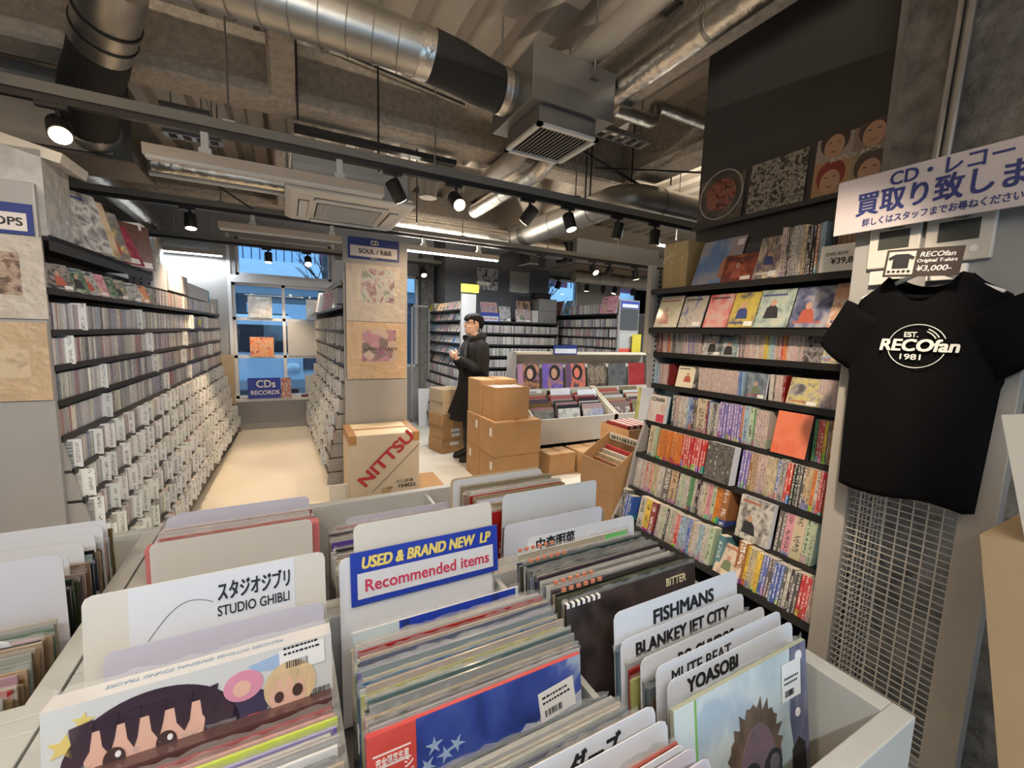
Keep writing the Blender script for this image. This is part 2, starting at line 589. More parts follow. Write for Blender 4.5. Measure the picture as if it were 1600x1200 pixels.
beam('x', 3.54, 3.0, 0.43, 0.13, -3.3, 3.1, 10)
beam('x', 6.45, 3.0, 0.5, 0.13, -3.3, 8.8, 11)
beam('y', 0.02, 3.02, 0.48, 0.075, 2.7, 3.42, 12)
beam('y', 0.02, 3.02, 0.48, 0.075, 3.66, 6.3, 13)
beam('y', 3.1, 3.0, 0.5, 0.13, -1.0, 7.1, 14)
beam('y', 2.02, 3.06, 0.44, 0.1, -1.0, 3.4, 15)
beam('x', -0.4, 3.0, 0.5, 0.13, -3.3, 2.0, 16)

# ---------------------------------------------------------------- outside the windows
STREET = mat('street asphalt', (0.2, 0.21, 0.23), 0.9, noise=0.2, nscale=4)
b = MB(); b.box(-14, 24, YB + 0.2, 24, -0.25, -0.12)
struct('ground', b, STREET)
FAC = mat('pale facade', (0.62, 0.72, 0.8), 0.7)
bd = thing('building', 'pale blue apartment building across the street with dark balcony rails', 'building', (0, 15, 0))
b = MB(); b.box(-12, 20, 0, 4, -0.2, 14); b.build('facade', FAC, bd)
b = MB(); b.box(-12, 20, -0.9, 0.0, 2.75, 3.35)
b.build('balcony_front', FAC, bd)
b = MB()
for i in range(160):
    b.box(-12 + i * 0.2, -11.97 + i * 0.2, -0.88, -0.85, 3.35, 3.95)
b.box(-12, 20, -0.9, -0.83, 3.92, 3.98)
b.build('balcony_railing', mat('rail steel', (0.05, 0.08, 0.14), 0.5), bd)
b = MB()
for i in range(8):
    b.box(-11 + i * 4, -9.6 + i * 4, -0.06, 0.02, 3.35, 6.0)
b.build('cladding', mat('maroon cladding', (0.2, 0.03, 0.06), 0.7), bd)
for i in range(8):
    b = MB(); b.box(-9.2 + i * 4, -7.4 + i * 4, -0.05, 0.02, 3.35, 5.6)
    b.build('window', mat('sky lit glazing', (0.45, 0.6, 0.75), 0.15), bd)
b = MB(); b.box(-12, 20, -0.1, 0.05, 0.2, 2.45)
b.build('shop_front', mat('dark shop front', (0.05, 0.07, 0.1), 0.3), bd)
for i in range(6):
    b = MB(); b.box(-11 + i * 5, -8.2 + i * 5, -0.14, -0.09, 0.9, 2.2)
    b.build('shop_window', mat('sky lit glazing', (0.45, 0.6, 0.75), 0.15), bd)
# van parked outside
van = thing('van', 'pale blue delivery van parked in the street outside the window', 'van', (-0.55, 10.2, -0.12))
VANP = mat('van paint', (0.62, 0.74, 0.85), 0.3, coat=0.5)
b = MB()
b.prism([(-0.85, 0.35), (0.85, 0.35), (0.86, 1.1), (0.74, 1.75), (0.62, 1.86), (-0.62, 1.86), (-0.74, 1.75), (-0.86, 1.1)], 0, 3.4, axis='y')
b.build('body', VANP, van, bevel=0.05)
b = MB(); b.prism([(-0.76, 1.1), (0.76, 1.1), (0.64, 1.66), (-0.64, 1.66)], -0.02, 0.0, axis='y')
b.build('windscreen', mat('dark glass', (0.02, 0.03, 0.04), 0.05), van)
b = MB(); b.box(-0.88, 0.88, -0.1, 0.05, 0.32, 0.55); b.build('bumper', mat('bumper', (0.3, 0.36, 0.42), 0.5), van, bevel=0.03)
for s in (-0.66, 0.66):
    b = MB(); b.ball((s, -0.03, 0.78), (0.13, 0.05, 0.1)); b.build('headlight', mat('lamp glass', (0.8, 0.85, 0.9), 0.1), van, smooth=True)
    b = MB(); b.tube([(s - 0.1, 0.7, 0.3), (s + 0.1, 0.7, 0.3)], 0.3, 20); b.build('wheel', BLACKM, van)
b = MB(); b.tube([(-0.6, 0.6, 1.9), (0.6, 0.6, 1.9)], 0.02, 6); b.tube([(-0.6, 2.4, 1.9), (0.6, 2.4, 1.9)], 0.02, 6); b.build('roof_rack', BLACK, van)
# bare street trees
BARK = mat('bark', (0.06, 0.05, 0.05), 0.9)


def tree(x, y, h, seed, label):
    r = random.Random(seed)
    t = thing('street_tree', label, 'tree', (x, y, -0.12), group='street trees')
    mb = MB(); mb.tube([(0, 0, 0), (0.03, 0, h * .4), (0.0, 0.05, h)], [0.1, 0.08, 0.02], 8); mb.build('trunk', BARK, t)
    mb = MB()
    for i in range(26):
        z = h * r.uniform(0.3, 0.95); a = r.uniform(0, 6.3); L = r.uniform(0.5, 1.4)
        p = Vector((0, 0, z)); q = p + Vector((math.cos(a) * L * .7, math.sin(a) * L * .7, L * .7))
        mb.tube([p, (p + q) / 2 + Vector((0, 0, -.05)), q], [0.03, 0.02, 0.006], 5)
        for k in range(3):
            s0 = p.lerp(q, r.uniform(.4, .9)); a2 = a + r.uniform(-1, 1)
            mb.tube([s0, s0 + Vector((math.cos(a2) * .4, math.sin(a2) * .4, .35))], [0.012, 0.004], 4)
    mb.build('branch', BARK, t)


tree(0.9, 11.8, 5.5, 1, 'bare thin tree outside beyond the window mullion')
tree(-1.9, 12.2, 5.0, 2, 'bare tree outside beside the parked van')
tree(7.5, 12.0, 6.0, 3, 'bare tree outside the high window over the far racks')
# ---------------------------------------------------------------- lighting tracks, spots, tubes
TZ = 2.6
LAMPON = mat('lit lamp', (1, 0.9, 0.7), 0.5, emit=(1.0, 0.8, 0.5), estr=14)
TUBEON = mat('lit tube', (1, 1, 1), 0.5, emit=(0.95, 0.98, 1.0), estr=6)
TUBEOFF = mat('unlit tube housing', (0.56, 0.47, 0.37), 0.5)
TRACKTOP = mat('track top steel', (0.22, 0.21, 0.19), 0.5)


def track(y, x0, x1, label):
    t = thing('lighting_track', label, 'lighting track', (0, y, TZ), group='ceiling lighting tracks')
    mb = MB(); mb.box(x0, x1, -0.018, 0.018, -0.035, 0.0); mb.build('power_rail', BLACK, t)
    mb = MB(); mb.box(x0, x1, -0.032, 0.032, 0.0, 0.05); mb.build('steel_channel', TRACKTOP, t)
    for i, x in enumerate([x0 + 0.5 + k * 1.2 for k in range(int((x1 - x0) / 1.2))]):
        mb = MB(); mb.tube([(x, 0, 0.05), (x, 0, ZD - TZ + 0.02)], 0.006, 6); mb.box(x - .03, x + .03, -.036, .036, 0.045, .056)
        mb.build('hanger_rod', GALVD, t)
    return t


track(3.03, -1.95, 3.75, 'black lighting track with big lit spotlight, nearest overhead crossing below the large duct')
track(4.95, -2.2, 6.5, 'black lighting track hung just beyond the ceiling air conditioner')
track(6.85, -1.7, 8.2, 'black lighting track along the window wall')
track(0.2, -2.5, 1.7, 'unseen lighting track added above the record bins for fill spotlights')  # added out of view, only carries the fill spots

heads = MB()


def spot(x, y, aim, lit, label, power=60, size=0.048, L=0.135, cone=70, col=WARM):
    """aim: direction the head points to"""
    t = thing('track_spotlight', label, 'spotlight', (x, y, TZ - 0.035), group='track spotlights')
    mb = MB(); mb.box(-0.06, 0.06, -0.016, 0.016, -0.022, 0.0); mb.build('adapter', BLACK, t)
    mb = MB(); mb.tube([(0.02, 0, -0.02), (0.02, 0, -0.085)], 0.011, 8); mb.build('bracket', BLACK, t)
    d = Vector(aim).normalized()
    c = Vector((0.02, 0, -0.11))
    p0, p1 = c - d * L * 0.45, c + d * L * 0.55
    mb = MB(); mb.tube([p0, p0 + d * 0.008, p1 - d * .002, p1], [size * .85, size, size, size * .97], 20)
    mb.build('lamp_head', BLACK, t, smooth=True)
    mb = MB(); mb.tube([p1 + d * 0.0005, p1 + d * 0.003], size * 0.86, 20)
    mb.build('lens', LAMPON if lit else mat('dark lens', (0.3, 0.27, 0.22), 0.2), t)
    if lit:
        l = bpy.data.lights.new('spot_lamp', 'SPOT')
        l.energy, l.color, l.spot_size, l.spot_blend, l.shadow_soft_size = power, col, math.radians(cone), 0.5, 0.04
        o = bpy.data.objects.new('spot_lamp', l)
        COL.objects.link(o)
        o.parent = t
        o.location = p1 + d * 0.012
        o.rotation_euler = d.to_track_quat('-Z', 'Y').to_euler()
    return t


spot(-0.979, 3.03, (0.3, -0.85, -0.75), True, 'large lit spotlight at the near end of the long track, facing the record bins', 30)
spot(0.66, 3.03, (0.45, 0.3, -0.6), True, 'lit spotlight tilted sideways beside the end of the unlit tube light', 90)
spot(1.09, 3.03, (0.05, -0.8, -0.6), True, 'glowing spotlight aimed straight out beside the tilted one', 25)
spot(1.70, 3.03, (-0.35, 0.75, -0.75), True, 'spotlight tilted away above the cardboard boxes', 110, cone=85)
spot(2.08, 3.03, (0.12, -0.3, -0.9), True, 'lit spotlight hanging in front of the spiral elbow duct', 110, cone=85)
spot(2.60, 3.03, (-0.1, 0.15, -1), False, 'unlit black spotlight, second from the dark wall end of its track')
spot(3.05, 3.03, (0, 0.02, -1), False, 'unlit black spotlight hanging straight, nearest the dark wall')
spot(-0.762, 4.95, (0.05, -0.2, -1), True, 'small lit spotlight over the aisle by the long rack', 190, cone=95)
spot(3.008, 4.95, (0.02, 0.2, -1), False, 'unlit spotlight hanging straight in front of the dark pier')
spot(3.861, 4.95, (0.05, -0.75, -0.75), True, 'lit spotlight facing out, over the far corner racks', 60)
spot(4.143, 4.95, (-0.3, 0.4, -0.9), False, 'unlit spotlight tilted backwards next to the facing lit one')
spot(4.651, 4.95, (0.3, 0, -1), True, 'spotlight at the far end of its track by the tall book rack', 50)
spot(-0.203, 6.85, (0, -0.15, -1), True, 'spotlight hanging before the window transom, nearest the wall corner', 110, cone=95)
spot(0.287, 6.85, (0, -0.7, -0.8), True, 'glowing spotlight before the window transom near the end panel', 70)
spot(1.95, 6.85, (0, -0.6, -0.8), True, 'glowing spotlight in front of the concrete column', 40)
for i, x in enumerate((4.541, 5.211, 5.621, 5.916, 6.412)):
    spot(x, 6.85, (0.25 * (i % 3 - 1), 0.1, -1), i in (1, 3), '%s spotlight from the dark pier on the far window track' % nth(i + 1), 30)
spot(-0.9, 0.2, (0.5, 0.5, -1), True, 'added unseen fill spotlight over the record bins', 22, cone=80)  # added fill lamp for the bins, out of view
spot(0.45, 0.2, (-0.25, 0.35, -1), True, 'added unseen fill spotlight above the middle record bins', 16, cone=80)  # second added fill lamp, unseen above the middle bins
spot(0.15, 0.2, (-1.0, 3.6, -1.5), True, 'added unseen spotlight brightening the long CD rack', 170, cone=46, col=(1.0, 0.88, 0.74))  # unseen lamp added to brighten the long rack
spot(0.6, 0.2, (1.35, 1.15, -1.5), True, 'added unseen spotlight brightening the tall book rack', 135, cone=48, col=(1.0, 0.8, 0.6))  # unseen lamp added to brighten the book rack


def tube_light(x, y, z, L, lit, label, power=45, col=COOL, clips=True, up=0.0, upcol=None):
    t = thing('tube_light', label, 'tube light', (x, y, z), group='ceiling tube lights')
    mb = MB()
    mb.prism([(-0.028, 0.0), (-0.034, 0.055), (0.034, 0.055), (0.028, 0.0)], -L / 2, L / 2, axis='x')
    mb.build('housing', TUBEOFF, t)
    mb = MB(); mb.prism([(-0.022, -0.014), (-0.027, 0.0), (0.027, 0.0), (0.022, -0.014)], -L / 2 + .01, L / 2 - .01, axis='x')
    mb.build('diffuser', TUBEON if lit else mat('off diffuser', (0.7, 0.68, 0.64), 0.35), t)
    if clips:
        for s in (-L * 0.28, L * 0.28):
            mb = MB(); mb.box(s - 0.018, s + 0.018, -0.02, 0.02, 0.055, TZ - z - 0.03); mb.box(s - 0.03, s + 0.03, -0.026, 0.026, 0.055, 0.085)
            mb.build('clip', PLASTW, t)
    if not clips:
        for s in (-L * 0.35, L * 0.35):
            mb = MB(); mb.tube([(s, 0, 0.05), (s, 0, ZD - z + 0.03)], 0.005, 6); mb.build('hanger_rod', GALVD, t)
    if lit:
        area_light('tube_lamp', (0, 0, -0.02), L - 0.03, 0.04, power, col, (0, 0, 0), t)
        if up:
            area_light('ceiling_fill', (0, 0, 0.075), L - 0.03, 0.05, power * up, upcol or col, (math.pi, 0, 0), t)  # added fill lamp aimed up to brighten the ceiling
    return t


tube_light(-0.02, 3.03, 2.40, 1.24, False, 'unlit beige tube light clipped under the nearest track')
tube_light(0.10, 4.95, 2.42, 1.26, False, 'unlit white tube light beyond the air conditioner, above the window')
tube_light(1.77, 4.95, 2.42, 1.22, True, 'lit tube light running behind the SOUL end panel', 50, up=1.0, upcol=(1.0, 0.88, 0.74))
tube_light(-1.15, 7.06, 2.44, 0.85, True, 'lit tube light high on the grey wall beyond the long rack', 13, clips=False)
tube_light(-0.7, -0.7, 2.45, 2.4, True, 'added unseen tube light brightening bins and ceiling, opposite the window', 30, clips=False, up=8.0, upcol=(1.0, 0.84, 0.66))  # added behind the camera to light the bins and lift the ceiling
tube_light(-2.5, 0.2, 2.5, 1.24, True, 'added unseen tube light brightening the ceiling over the outer record bins', 14, clips=False, up=8.5, upcol=(1.0, 0.84, 0.66))  # added out of view, mostly upward fill for the ceiling
tube_light(4.6, 3.4, 2.5, 2.4, True, 'lit tube light over the aisle beyond the tall book rack', 85, clips=False, up=0.45, upcol=(1.0, 0.86, 0.7))

# ---------------------------------------------------------------- ceiling cassette air conditioner
ac = thing('ceiling_air_conditioner', 'white square cassette air conditioner hung above the SOUL end panel', 'air conditioner', (0.495, 4.07, 2.49))
ACW = mat('air conditioner plastic', (0.76, 0.76, 0.73), 0.4)
b = MB(); w = 0.475
b.loft([[(sx * (w - k * 0.045), sy * (w - k * 0.045), 0.05 - h) for sx, sy in ((-1, -1), (1, -1), (1, 1), (-1, 1))] for k, h in ((0, 0), (0, 0.02), (1, 0.045))])
b.build('fascia_panel', ACW, ac, bevel=0.01)
b = MB(); b.box(-0.42, 0.42, -0.42, 0.42, 0.05, 0.33)
b.build('casing', mat('white coated casing', (0.56, 0.6, 0.62), 0.4, 0.3), ac)
b = MB()
for i in range(22):
    y = -0.235 + i * 0.022
    b.box(-0.24, 0.24, y, y + 0.006, -0.004, 0.006)
for i in range(9):
    x = -0.24 + i * 0.059
    b.box(x, x + 0.006, -0.24, 0.245, -0.004, 0.006)
b.build('intake_grille', ACW, ac)
b = MB(); b.box(-0.25, 0.25, -0.25, 0.255, 0.0035, 0.0048); b.build('dark_filter', mat('grille void', (0.04, 0.035, 0.03), 0.8), ac)
for ang in range(4):
    M = Matrix.Rotation(ang * math.pi / 2, 4, 'Z')
    b = MB(); b.M = M; b.box(-0.27, 0.27, -0.375, -0.31, -0.012, 0.004); b.build('louvre_flap', mat('flap plastic', (0.8, 0.8, 0.78), 0.35), ac, bevel=0.004)
    b = MB(); b.M = M; b.box(-0.275, 0.275, -0.381, -0.305, 0.0015, 0.0046); b.build('outlet_slot', mat('grille void', (0, 0, 0)), ac)
for sx in (-0.45, 0.45):
    for sy in (-0.36, 0.36):
        b = MB(); b.tube([(sx, sy, 0.12), (sx, sy, ZD - 2.47)], 0.006, 6); b.box(sx - .03, sx + .03, sy - .02, sy + .02, 0.1, 0.16)
        b.build('hanger', GALV, ac)

# ---------------------------------------------------------------- big spiral duct with flexible end and supply plenum
du = thing('spiral_duct', 'large silver spiral duct with black flexible end feeding the ceiling plenum', 'duct', (0, 2.47, 3.0))
b = MB(); b.tube([(-1.9, 0, 0.06), (0.72, 0, 0.02)], 0.122, 32); b.build('duct_pipe', GALV, du, smooth=True)
x = -1.8
while x < 0.70:
    b = MB()
    ring = [(x + 0.03 * math.sin(k / 24 * 2 * math.pi + 1.0), 0.1232 * math.cos(k / 24 * 2 * math.pi), 0.043 - (x + 1.9) * .0115 + 0.1232 * math.sin(k / 24 * 2 * math.pi)) for k in range(25)]
    b.tube(ring, 0.0028, 5, cap=False)
    b.build('seam', GALVD, du, smooth=True)
    x += 0.125
b = MB(); b.tube([(0.66, 0, 0.02), (0.75, 0, 0.018)], 0.126, 32); b.build('joint_tape', FOIL, du, smooth=True)
b = MB(); b.tube([(0.745, 0, 0.018), (0.9, 0.0, 0.0), (1.05, 0, -0.03), (1.17, 0, -0.045)], [0.128, 0.129, 0.126, 0.12], 32); b.build('flexible_hose', FLEXB, du, smooth=True)
b = MB(); b.tube([(1.16, 0, -0.045), (1.2, 0, -0.045)], 0.125, 32); b.tube([(1.2, 0, -0.045), (1.205, 0, -0.045)], 0.129, 32); b.build('clamp_collar', FOIL, du, smooth=True)
b = MB(); b.tube([(1.2, 0, -0.04), (1.245, 0, -0.04)], 0.116, 32); b.build('spigot', GALVD, du, smooth=True)
for x in (-0.9, 0.47):
    b = MB(); b.tube([(x, 0, 0.15), (x, 0, ZD - 3.0)], 0.006, 6); b.build('hanger_rod', GALVD, du)

pl = thing('air_plenum', 'grey sheet steel supply plenum with slatted white grille underneath', 'air plenum', (1.53, 2.46, 2.82))
b = MB(); b.box(-0.29, 0.29, -0.26, 0.26, 0, 0.285); b.build('plenum_box', mat('plenum steel', (0.3, 0.295, 0.28), 0.4, 0.7, noise=0.12, nscale=3), pl, bevel=0.003)
b = MB(); b.box(-0.22, 0.18, -0.23, 0.17, -0.105, 0.0); b.build('neck', mat('plenum steel', (0, 0, 0)), pl, bevel=0.003)
b = MB()
G0, G1, H0, H1 = -0.235, 0.195, -0.25, 0.19
for (a, c, p, r) in [(G0, G1, H0, H0 + .03), (G0, G1, H1 - .03, H1), (G0, G0 + .03, H0, H1), (G1 - .03, G1, H0, H1)]:
    b.box(a, c, p, r, -0.122, -0.105)
b.build('grille_frame', PLASTW, pl)
b = MB()
for i in range(14):
    x = G0 + 0.038 + i * 0.0265
    b.M = Matrix.Translation((x, 0, -0.113)) @ Matrix.Rotation(math.radians(-40), 4, 'Y')
    b.box(-0.008, 0.008, H0 + 0.03, H1 - 0.03, -0.001, 0.001)
b.M = None
b.build('slat', PLASTW, pl)
b = MB(); b.box(-0.205, 0.165, -0.215, 0.155, -0.1064, -0.1052); b.build('dark_void', mat('grille void', (0, 0, 0)), pl)
for sx, sy in ((-0.26, 0.2), (0.12, -0.272), (0.26, 0.2)):
    b = MB(); b.tube([(sx, sy, 0.2), (sx, sy, ZD - 2.82)], 0.006, 6); b.box(sx - .03, sx + .03, sy - .012, sy + .012, 0.2, 0.25); b.build('hanger', GALVD, pl)

# ---------------------------------------------------------------- dark fan box with flexible hose, upper corner
fb = thing('ventilation_box', 'dark steel ventilation box with black hose entering it, above the long disc rack', 'ventilation box', (-1.7, 3.95, 2.6))
FBM = mat('dark galvanised box', (0.17, 0.165, 0.155), 0.4, 0.6, noise=0.15, nscale=3)
b = MB(); b.box(-1.4, 0.80, 0.03, 0.5, 0.012, 0.5); b.build('box_body', FBM, fb)
b = MB(); b.box(-1.4, 0.815, 0.0, 0.515, 0.0, 0.012); b.build('bottom_flange', mat('brown primed steel', (0.2, 0.165, 0.135), 0.6), fb)
b = MB(); b.prism([(-1.4, 0.03), (0.70, 0.03), (0.76, 0.5), (-1.4, 0.5)], 0.01, 0.03, axis='y'); b.build('face_panel', mat('lit face steel', (0.4, 0.385, 0.36), 0.45, 0.4, noise=0.15, nscale=4), fb)  # light falling on this face is put into its paler colour
b = MB(); b.tube([(0.63, -0.16, 0.175), (0.62, 0.04, 0.17)], 0.143, 28); b.build('spigot', GALV, fb, smooth=True)
fd = thing('flexible_duct', 'black flexible hose with silver collar dropping into the ventilation box', 'duct', (0, 0, 0))
P = [(-0.80, 3.14, 2.965), (-0.855, 3.27, 2.915), (-0.94, 3.44, 2.85), (-1.02, 3.65, 2.79), (-1.07, 3.86, 2.775)]
b = MB(); b.tube(P, [0.128, 0.13, 0.135, 0.14, 0.14], 32); b.build('hose', FLEXB, fd, smooth=True)
b = MB(); b.tube([(-0.665, 2.84, 3.11), (-0.70, 2.91, 3.06), (-0.75, 3.03, 3.005), (-0.812, 3.165, 2.955)], 0.131, 32); b.build('collar', GALV, fd, smooth=True)
for k, q in enumerate(((-0.735, 2.995, 3.02), (-0.775, 3.085, 2.985))):
    b = MB(); d = Vector((0.4, -0.85, 0.34)).normalized(); b.tube([Vector(q), Vector(q) + d * 0.014], 0.137, 32); b.build('clamp_ring', BLACK, fd, smooth=True)

# ---------------------------------------------------------------- insulated and plain pipe runs


def pipe(name, label, cat, pts, r, m, group=None, n=18, rings=()):
    t = thing(name, label, cat, pts[0], group=group)
    o = Vector(pts[0])
    loc = [Vector(p) - o for p in pts]
    # round the corners
    fine = [loc[0]]
    for i in range(1, len(loc) - 1):
        a, c, d = loc[i - 1], loc[i], loc[i + 1]
        k = min(r * 2.0, (c - a).length * .45, (d - c).length * .45)
        p0, p2 = c + (a - c).normalized() * k, c + (d - c).normalized() * k
        for j in range(7):
            u = j / 6
            fine.append(p0 * (1 - u) ** 2 + c * 2 * u * (1 - u) + p2 * u * u)
    fine.append(loc[-1])
    mb = MB(); mb.tube(fine, r, n); mb.build('pipe_run', m, t, smooth=True)
    for q, dv in rings:
        mb = MB(); q = Vector(q) - o; dv = Vector(dv).normalized()
        mb.tube([q - dv * .012, q + dv * .012], r * 1.03, n); mb.build('joint_band', GALVD, t, smooth=True)
    return t


pipe('wrapped_pipe', 'pale wrapped pipe passing behind the plenum and bending down over the air conditioner', 'pipe',
     [(1.66, -1.0, 3.2), (1.66, 2.9, 3.2), (1.66, 3.1, 2.91), (1.66, 3.76, 2.91), (1.12, 3.76, 2.91), (1.12, 3.76, 2.66)], 0.075, PIPEW)
pipe('foil_pipe', 'foil wrapped pipe running beside the dark wall and on behind the plenum', 'pipe',
     [(1.9, -1.0, 3.06), (1.9, 2.9, 3.06), (1.9, 3.15, 2.86), (1.9, 4.6, 2.86)], 0.07, FOIL, rings=[((1.9, 1.6, 3.06), (0, 1, 0)), ((1.9, 3.9, 2.86), (0, 1, 0))])
pipe('foil_pipe', 'thin foil pipe with a double bend beside the dark wall', 'pipe',
     [(1.95, 2.35, 3.0), (2.3, 2.35, 3.0), (2.3, 2.35, 3.12), (3.0, 2.35, 3.12)], 0.045, FOIL)
pipe('foil_duct', 'crinkled foil duct between the ventilation box and the air conditioner', 'duct',
     [(-0.86, 4.3, 2.72), (0.1, 4.3, 2.72)], 0.07, FOIL)
pipe('white_pipe', 'slim pale pipe under the crinkled foil duct', 'pipe', [(-0.86, 4.2, 2.62), (0.1, 4.2, 2.62)], 0.018, PLASTW)
pipe('foil_duct', 'foil duct crossing under the beam toward the spiral elbow', 'duct', [(1.05, 5.3, 3.49), (1.05, 5.3, 2.78), (2.655, 5.3, 2.78)], 0.1, FOIL)
pipe('elbow_duct', 'silver spiral duct with wide elbow turning in behind the dark wall', 'duct',
     [(2.8, 6.3, 2.8), (2.8, 3.15, 2.8), (4.6, 3.15, 2.8)], 0.14, GALV, n=28,
     rings=[((2.8, 3.6, 2.8), (0, 1, 0)), ((2.8, 4.3, 2.8), (0, 1, 0)), ((2.8, 5.0, 2.8), (0, 1, 0)), ((3.2, 3.15, 2.8), (1, 0, 0))])
pipe('foil_hose', 'crumpled foil hose bending into the far fan unit', 'duct', [(2.96, 5.6, 2.8), (3.4, 5.6, 2.78), (3.76, 5.6, 2.78)], 0.12, FOIL)
for i, x in enumerate((-1.9, -1.45)):
    pipe('foil_pipe', ('outer' if i == 0 else 'inner') + ' of two foil pipes bending down the wall beyond the long rack', 'pipe',
         [(x, 4.6, 2.8), (x, 6.95, 2.78), (x, 6.95, 2.2)], 0.11, FOIL, group='foil pipes down the back wall')
fu = thing('fan_unit', 'grey ceiling fan unit with black collar above the far racks', 'fan unit', (3.9, 5.4, 2.62))
b = MB(); b.box(0, 1.7, 0, 0.9, 0, 0.35); b.build('casing', mat('grey casing', (0.3, 0.3, 0.3), 0.5, 0.4), fu)
b = MB(); b.box(-0.1, 0.0, 0.1, 0.4, 0.02, 0.3); b.build('collar', BLACK, fu)
b = MB(); b.box(0.05, 1.65, 0.05, 0.85, -0.02, 0.0); b.build('base_panel', mat('brown board', (0.22, 0.16, 0.11), 0.7), fu)
vt = thing('ceiling_vent', 'small grey ceiling diffuser with pale rim over the far window', 'vent', (3.9, 6.5, 2.68))
b = MB(); b.box(-0.3, 0.3, -0.22, 0.22, 0, 0.2); b.build('neck', GALVD, vt)
b = MB(); b.box(-0.34, 0.34, -0.26, 0.26, -0.015, 0.0); b.build('rim', PLASTW, vt)
b = MB(); b.box(-0.3, 0.3, -0.22, 0.22, -0.018, -0.014); b.build('face', GREYM, vt)
pipe('lagged_pipe', 'pale jointed duct under the far fan unit', 'duct', [(4.3, 6.0, 2.5), (6.5, 6.0, 2.5)], 0.09, PIPEW, rings=[((4.8, 6, 2.5), (1, 0, 0)), ((5.3, 6, 2.5), (1, 0, 0))])

# perforated cable trays and thin conduits under the deck


def cable_tray(name_label, axis, c, z, a, d):
    mb = MB()
    for s in (-0.055, 0.055):
        if axis == 'x': mb.box(a, d, c + s - .006, c + s + .006, z, z + .035)
        else: mb.box(c + s - .006, c + s + .006, a, d, z, z + .035)
    k = a
    while k < d:
        if axis == 'x': mb.box(k, k + .035, c - .055, c + .055, z, z + .006)
        else: mb.box(c - .055, c + .055, k, k + .035, z, z + .006)
        k += 0.09
    for e in (a + .06, d - .06):
        if axis == 'x': mb.tube([(e, c, z), (e, c, ZD + .03)], 0.005, 5)
    o = mb.build('cable_ladder', GALVD)
    return tag(o, name_label, 'cable ladder')


cable_tray('perforated steel cable ladder above the black hose', 'x', 3.9, 3.12, -1.9, -1.25)
cable_tray('short steel cable ladder beside the ventilation box, higher one', 'x', 4.1, 3.05, -0.75, -0.45)
cable_tray('short steel cable ladder beside the ventilation box, lower one', 'x', 4.4, 2.98, -0.8, -0.42)
cable_tray('steel cable ladder near the deck above the grey plenum', 'x', 2.0, 3.33, 0.9, 1.45)
cable_tray('steel cable ladder passing behind the plenum toward the double bend pipe', 'x', 2.62, 2.98, 1.83, 2.5)
cable_tray('steel cable ladder up by the beam behind the foil pipe', 'x', 1.9, 3.33, 1.75, 2.2)


def wire(label, pts, r=0.005, name='conduit', cat='conduit'):
    o0 = Vector(pts[0])
    mb = MB(); mb.tube([Vector(p) - o0 for p in pts], r, 6)
    return tag(mb.build(name, BLACK, loc=o0, smooth=True), label, cat)


wire('thin black conduit crossing the deck bay beside the hose', [(-1.3, 4.3, 3.0), (-0.1, 4.2, 3.05)])
wire('thin black conduit beyond the concrete beam', [(0.12, 4.3, 3.02), (1.0, 4.4, 2.98)])
wire('black brace rod rising from the cable ladder', [(-0.8, 4.6, 2.9), (-0.25, 4.9, 2.62)], 0.008)
wire('thin conduit along the top of the sprayed beam', [(-0.8, 3.38, 3.44), (0.2, 3.38, 3.42), (1.3, 3.38, 3.3)], 0.008)
wire('black cable slung between beam and plenum', [(1.8, 2.7, 2.9), (2.3, 3.0, 2.98), (3.0, 3.2, 2.95)], 0.012)
wire('thin rod crossing in front of the far deck', [(2.0, 2.6, 2.72), (3.4, 2.6, 2.95), (3.4, 2.6, 3.52)], 0.008)
for i, (x, y, z0) in enumerate(((0.09, 2.75, 2.64), (1.25, 4.6, 2.64), (0.62, 3.3, 2.64), (2.45, 3.3, 2.75), (2.9, 3.2, 2.95), (3.25, 3.05, 2.95), (2.2, 2.9, 2.64))):
    wire('%s thin hanger rod along the ceiling from the long rack side' % nth(i + 1), [(x, y, z0), (x, y, ZD + .02)], 0.007, 'hanger_rod', 'hanger rod')
b = MB(); b.box(0.09, 1.3, 3.55, 3.62, 2.9, 2.94)
tag(b.build('steel_channel', BLACK), 'black slotted channel under the sprayed beam beside the concrete stub', 'channel')
# ---------------------------------------------------------------- disc racks
STUFF = MB()            # the many CDs past the three hundred that show largest
b = MB(); b.box(-0.142, 0.0, 0, 1, 0, 0.125); ME_CD = b.mesh('cd_case', [CDSPINE])
b = MB(); b.box(-0.115, 0.036, -0.0009, 0.0009, 0, 0.134); ME_IDX = b.mesh('index_card', [CARDMARK])
DULL = [tuple(c * 1.3 for c in q) for q in [(0.32, 0.31, 0.33), (0.22, 0.22, 0.25), (0.42, 0.41, 0.42), (0.14, 0.14, 0.16), (0.5, 0.49, 0.47), (0.3, 0.26, 0.33), (0.36, 0.33, 0.35),
        (0.55, 0.54, 0.52), (0.1, 0.1, 0.11), (0.28, 0.3, 0.33), (0.45, 0.4, 0.38), (0.3, 0.17, 0.17), (0.24, 0.27, 0.36), (0.6, 0.58, 0.5), (0.38, 0.4, 0.36)]]
BRIGHT = [(0.62, 0.6, 0.56), (0.7, 0.66, 0.6), (0.5, 0.42, 0.4), (0.35, 0.2, 0.2), (0.2, 0.22, 0.3), (0.66, 0.58, 0.48), (0.12, 0.12, 0.14), (0.55, 0.5, 0.52),
          (0.6, 0.35, 0.3), (0.72, 0.7, 0.68), (0.4, 0.36, 0.36), (0.6, 0.52, 0.4)]
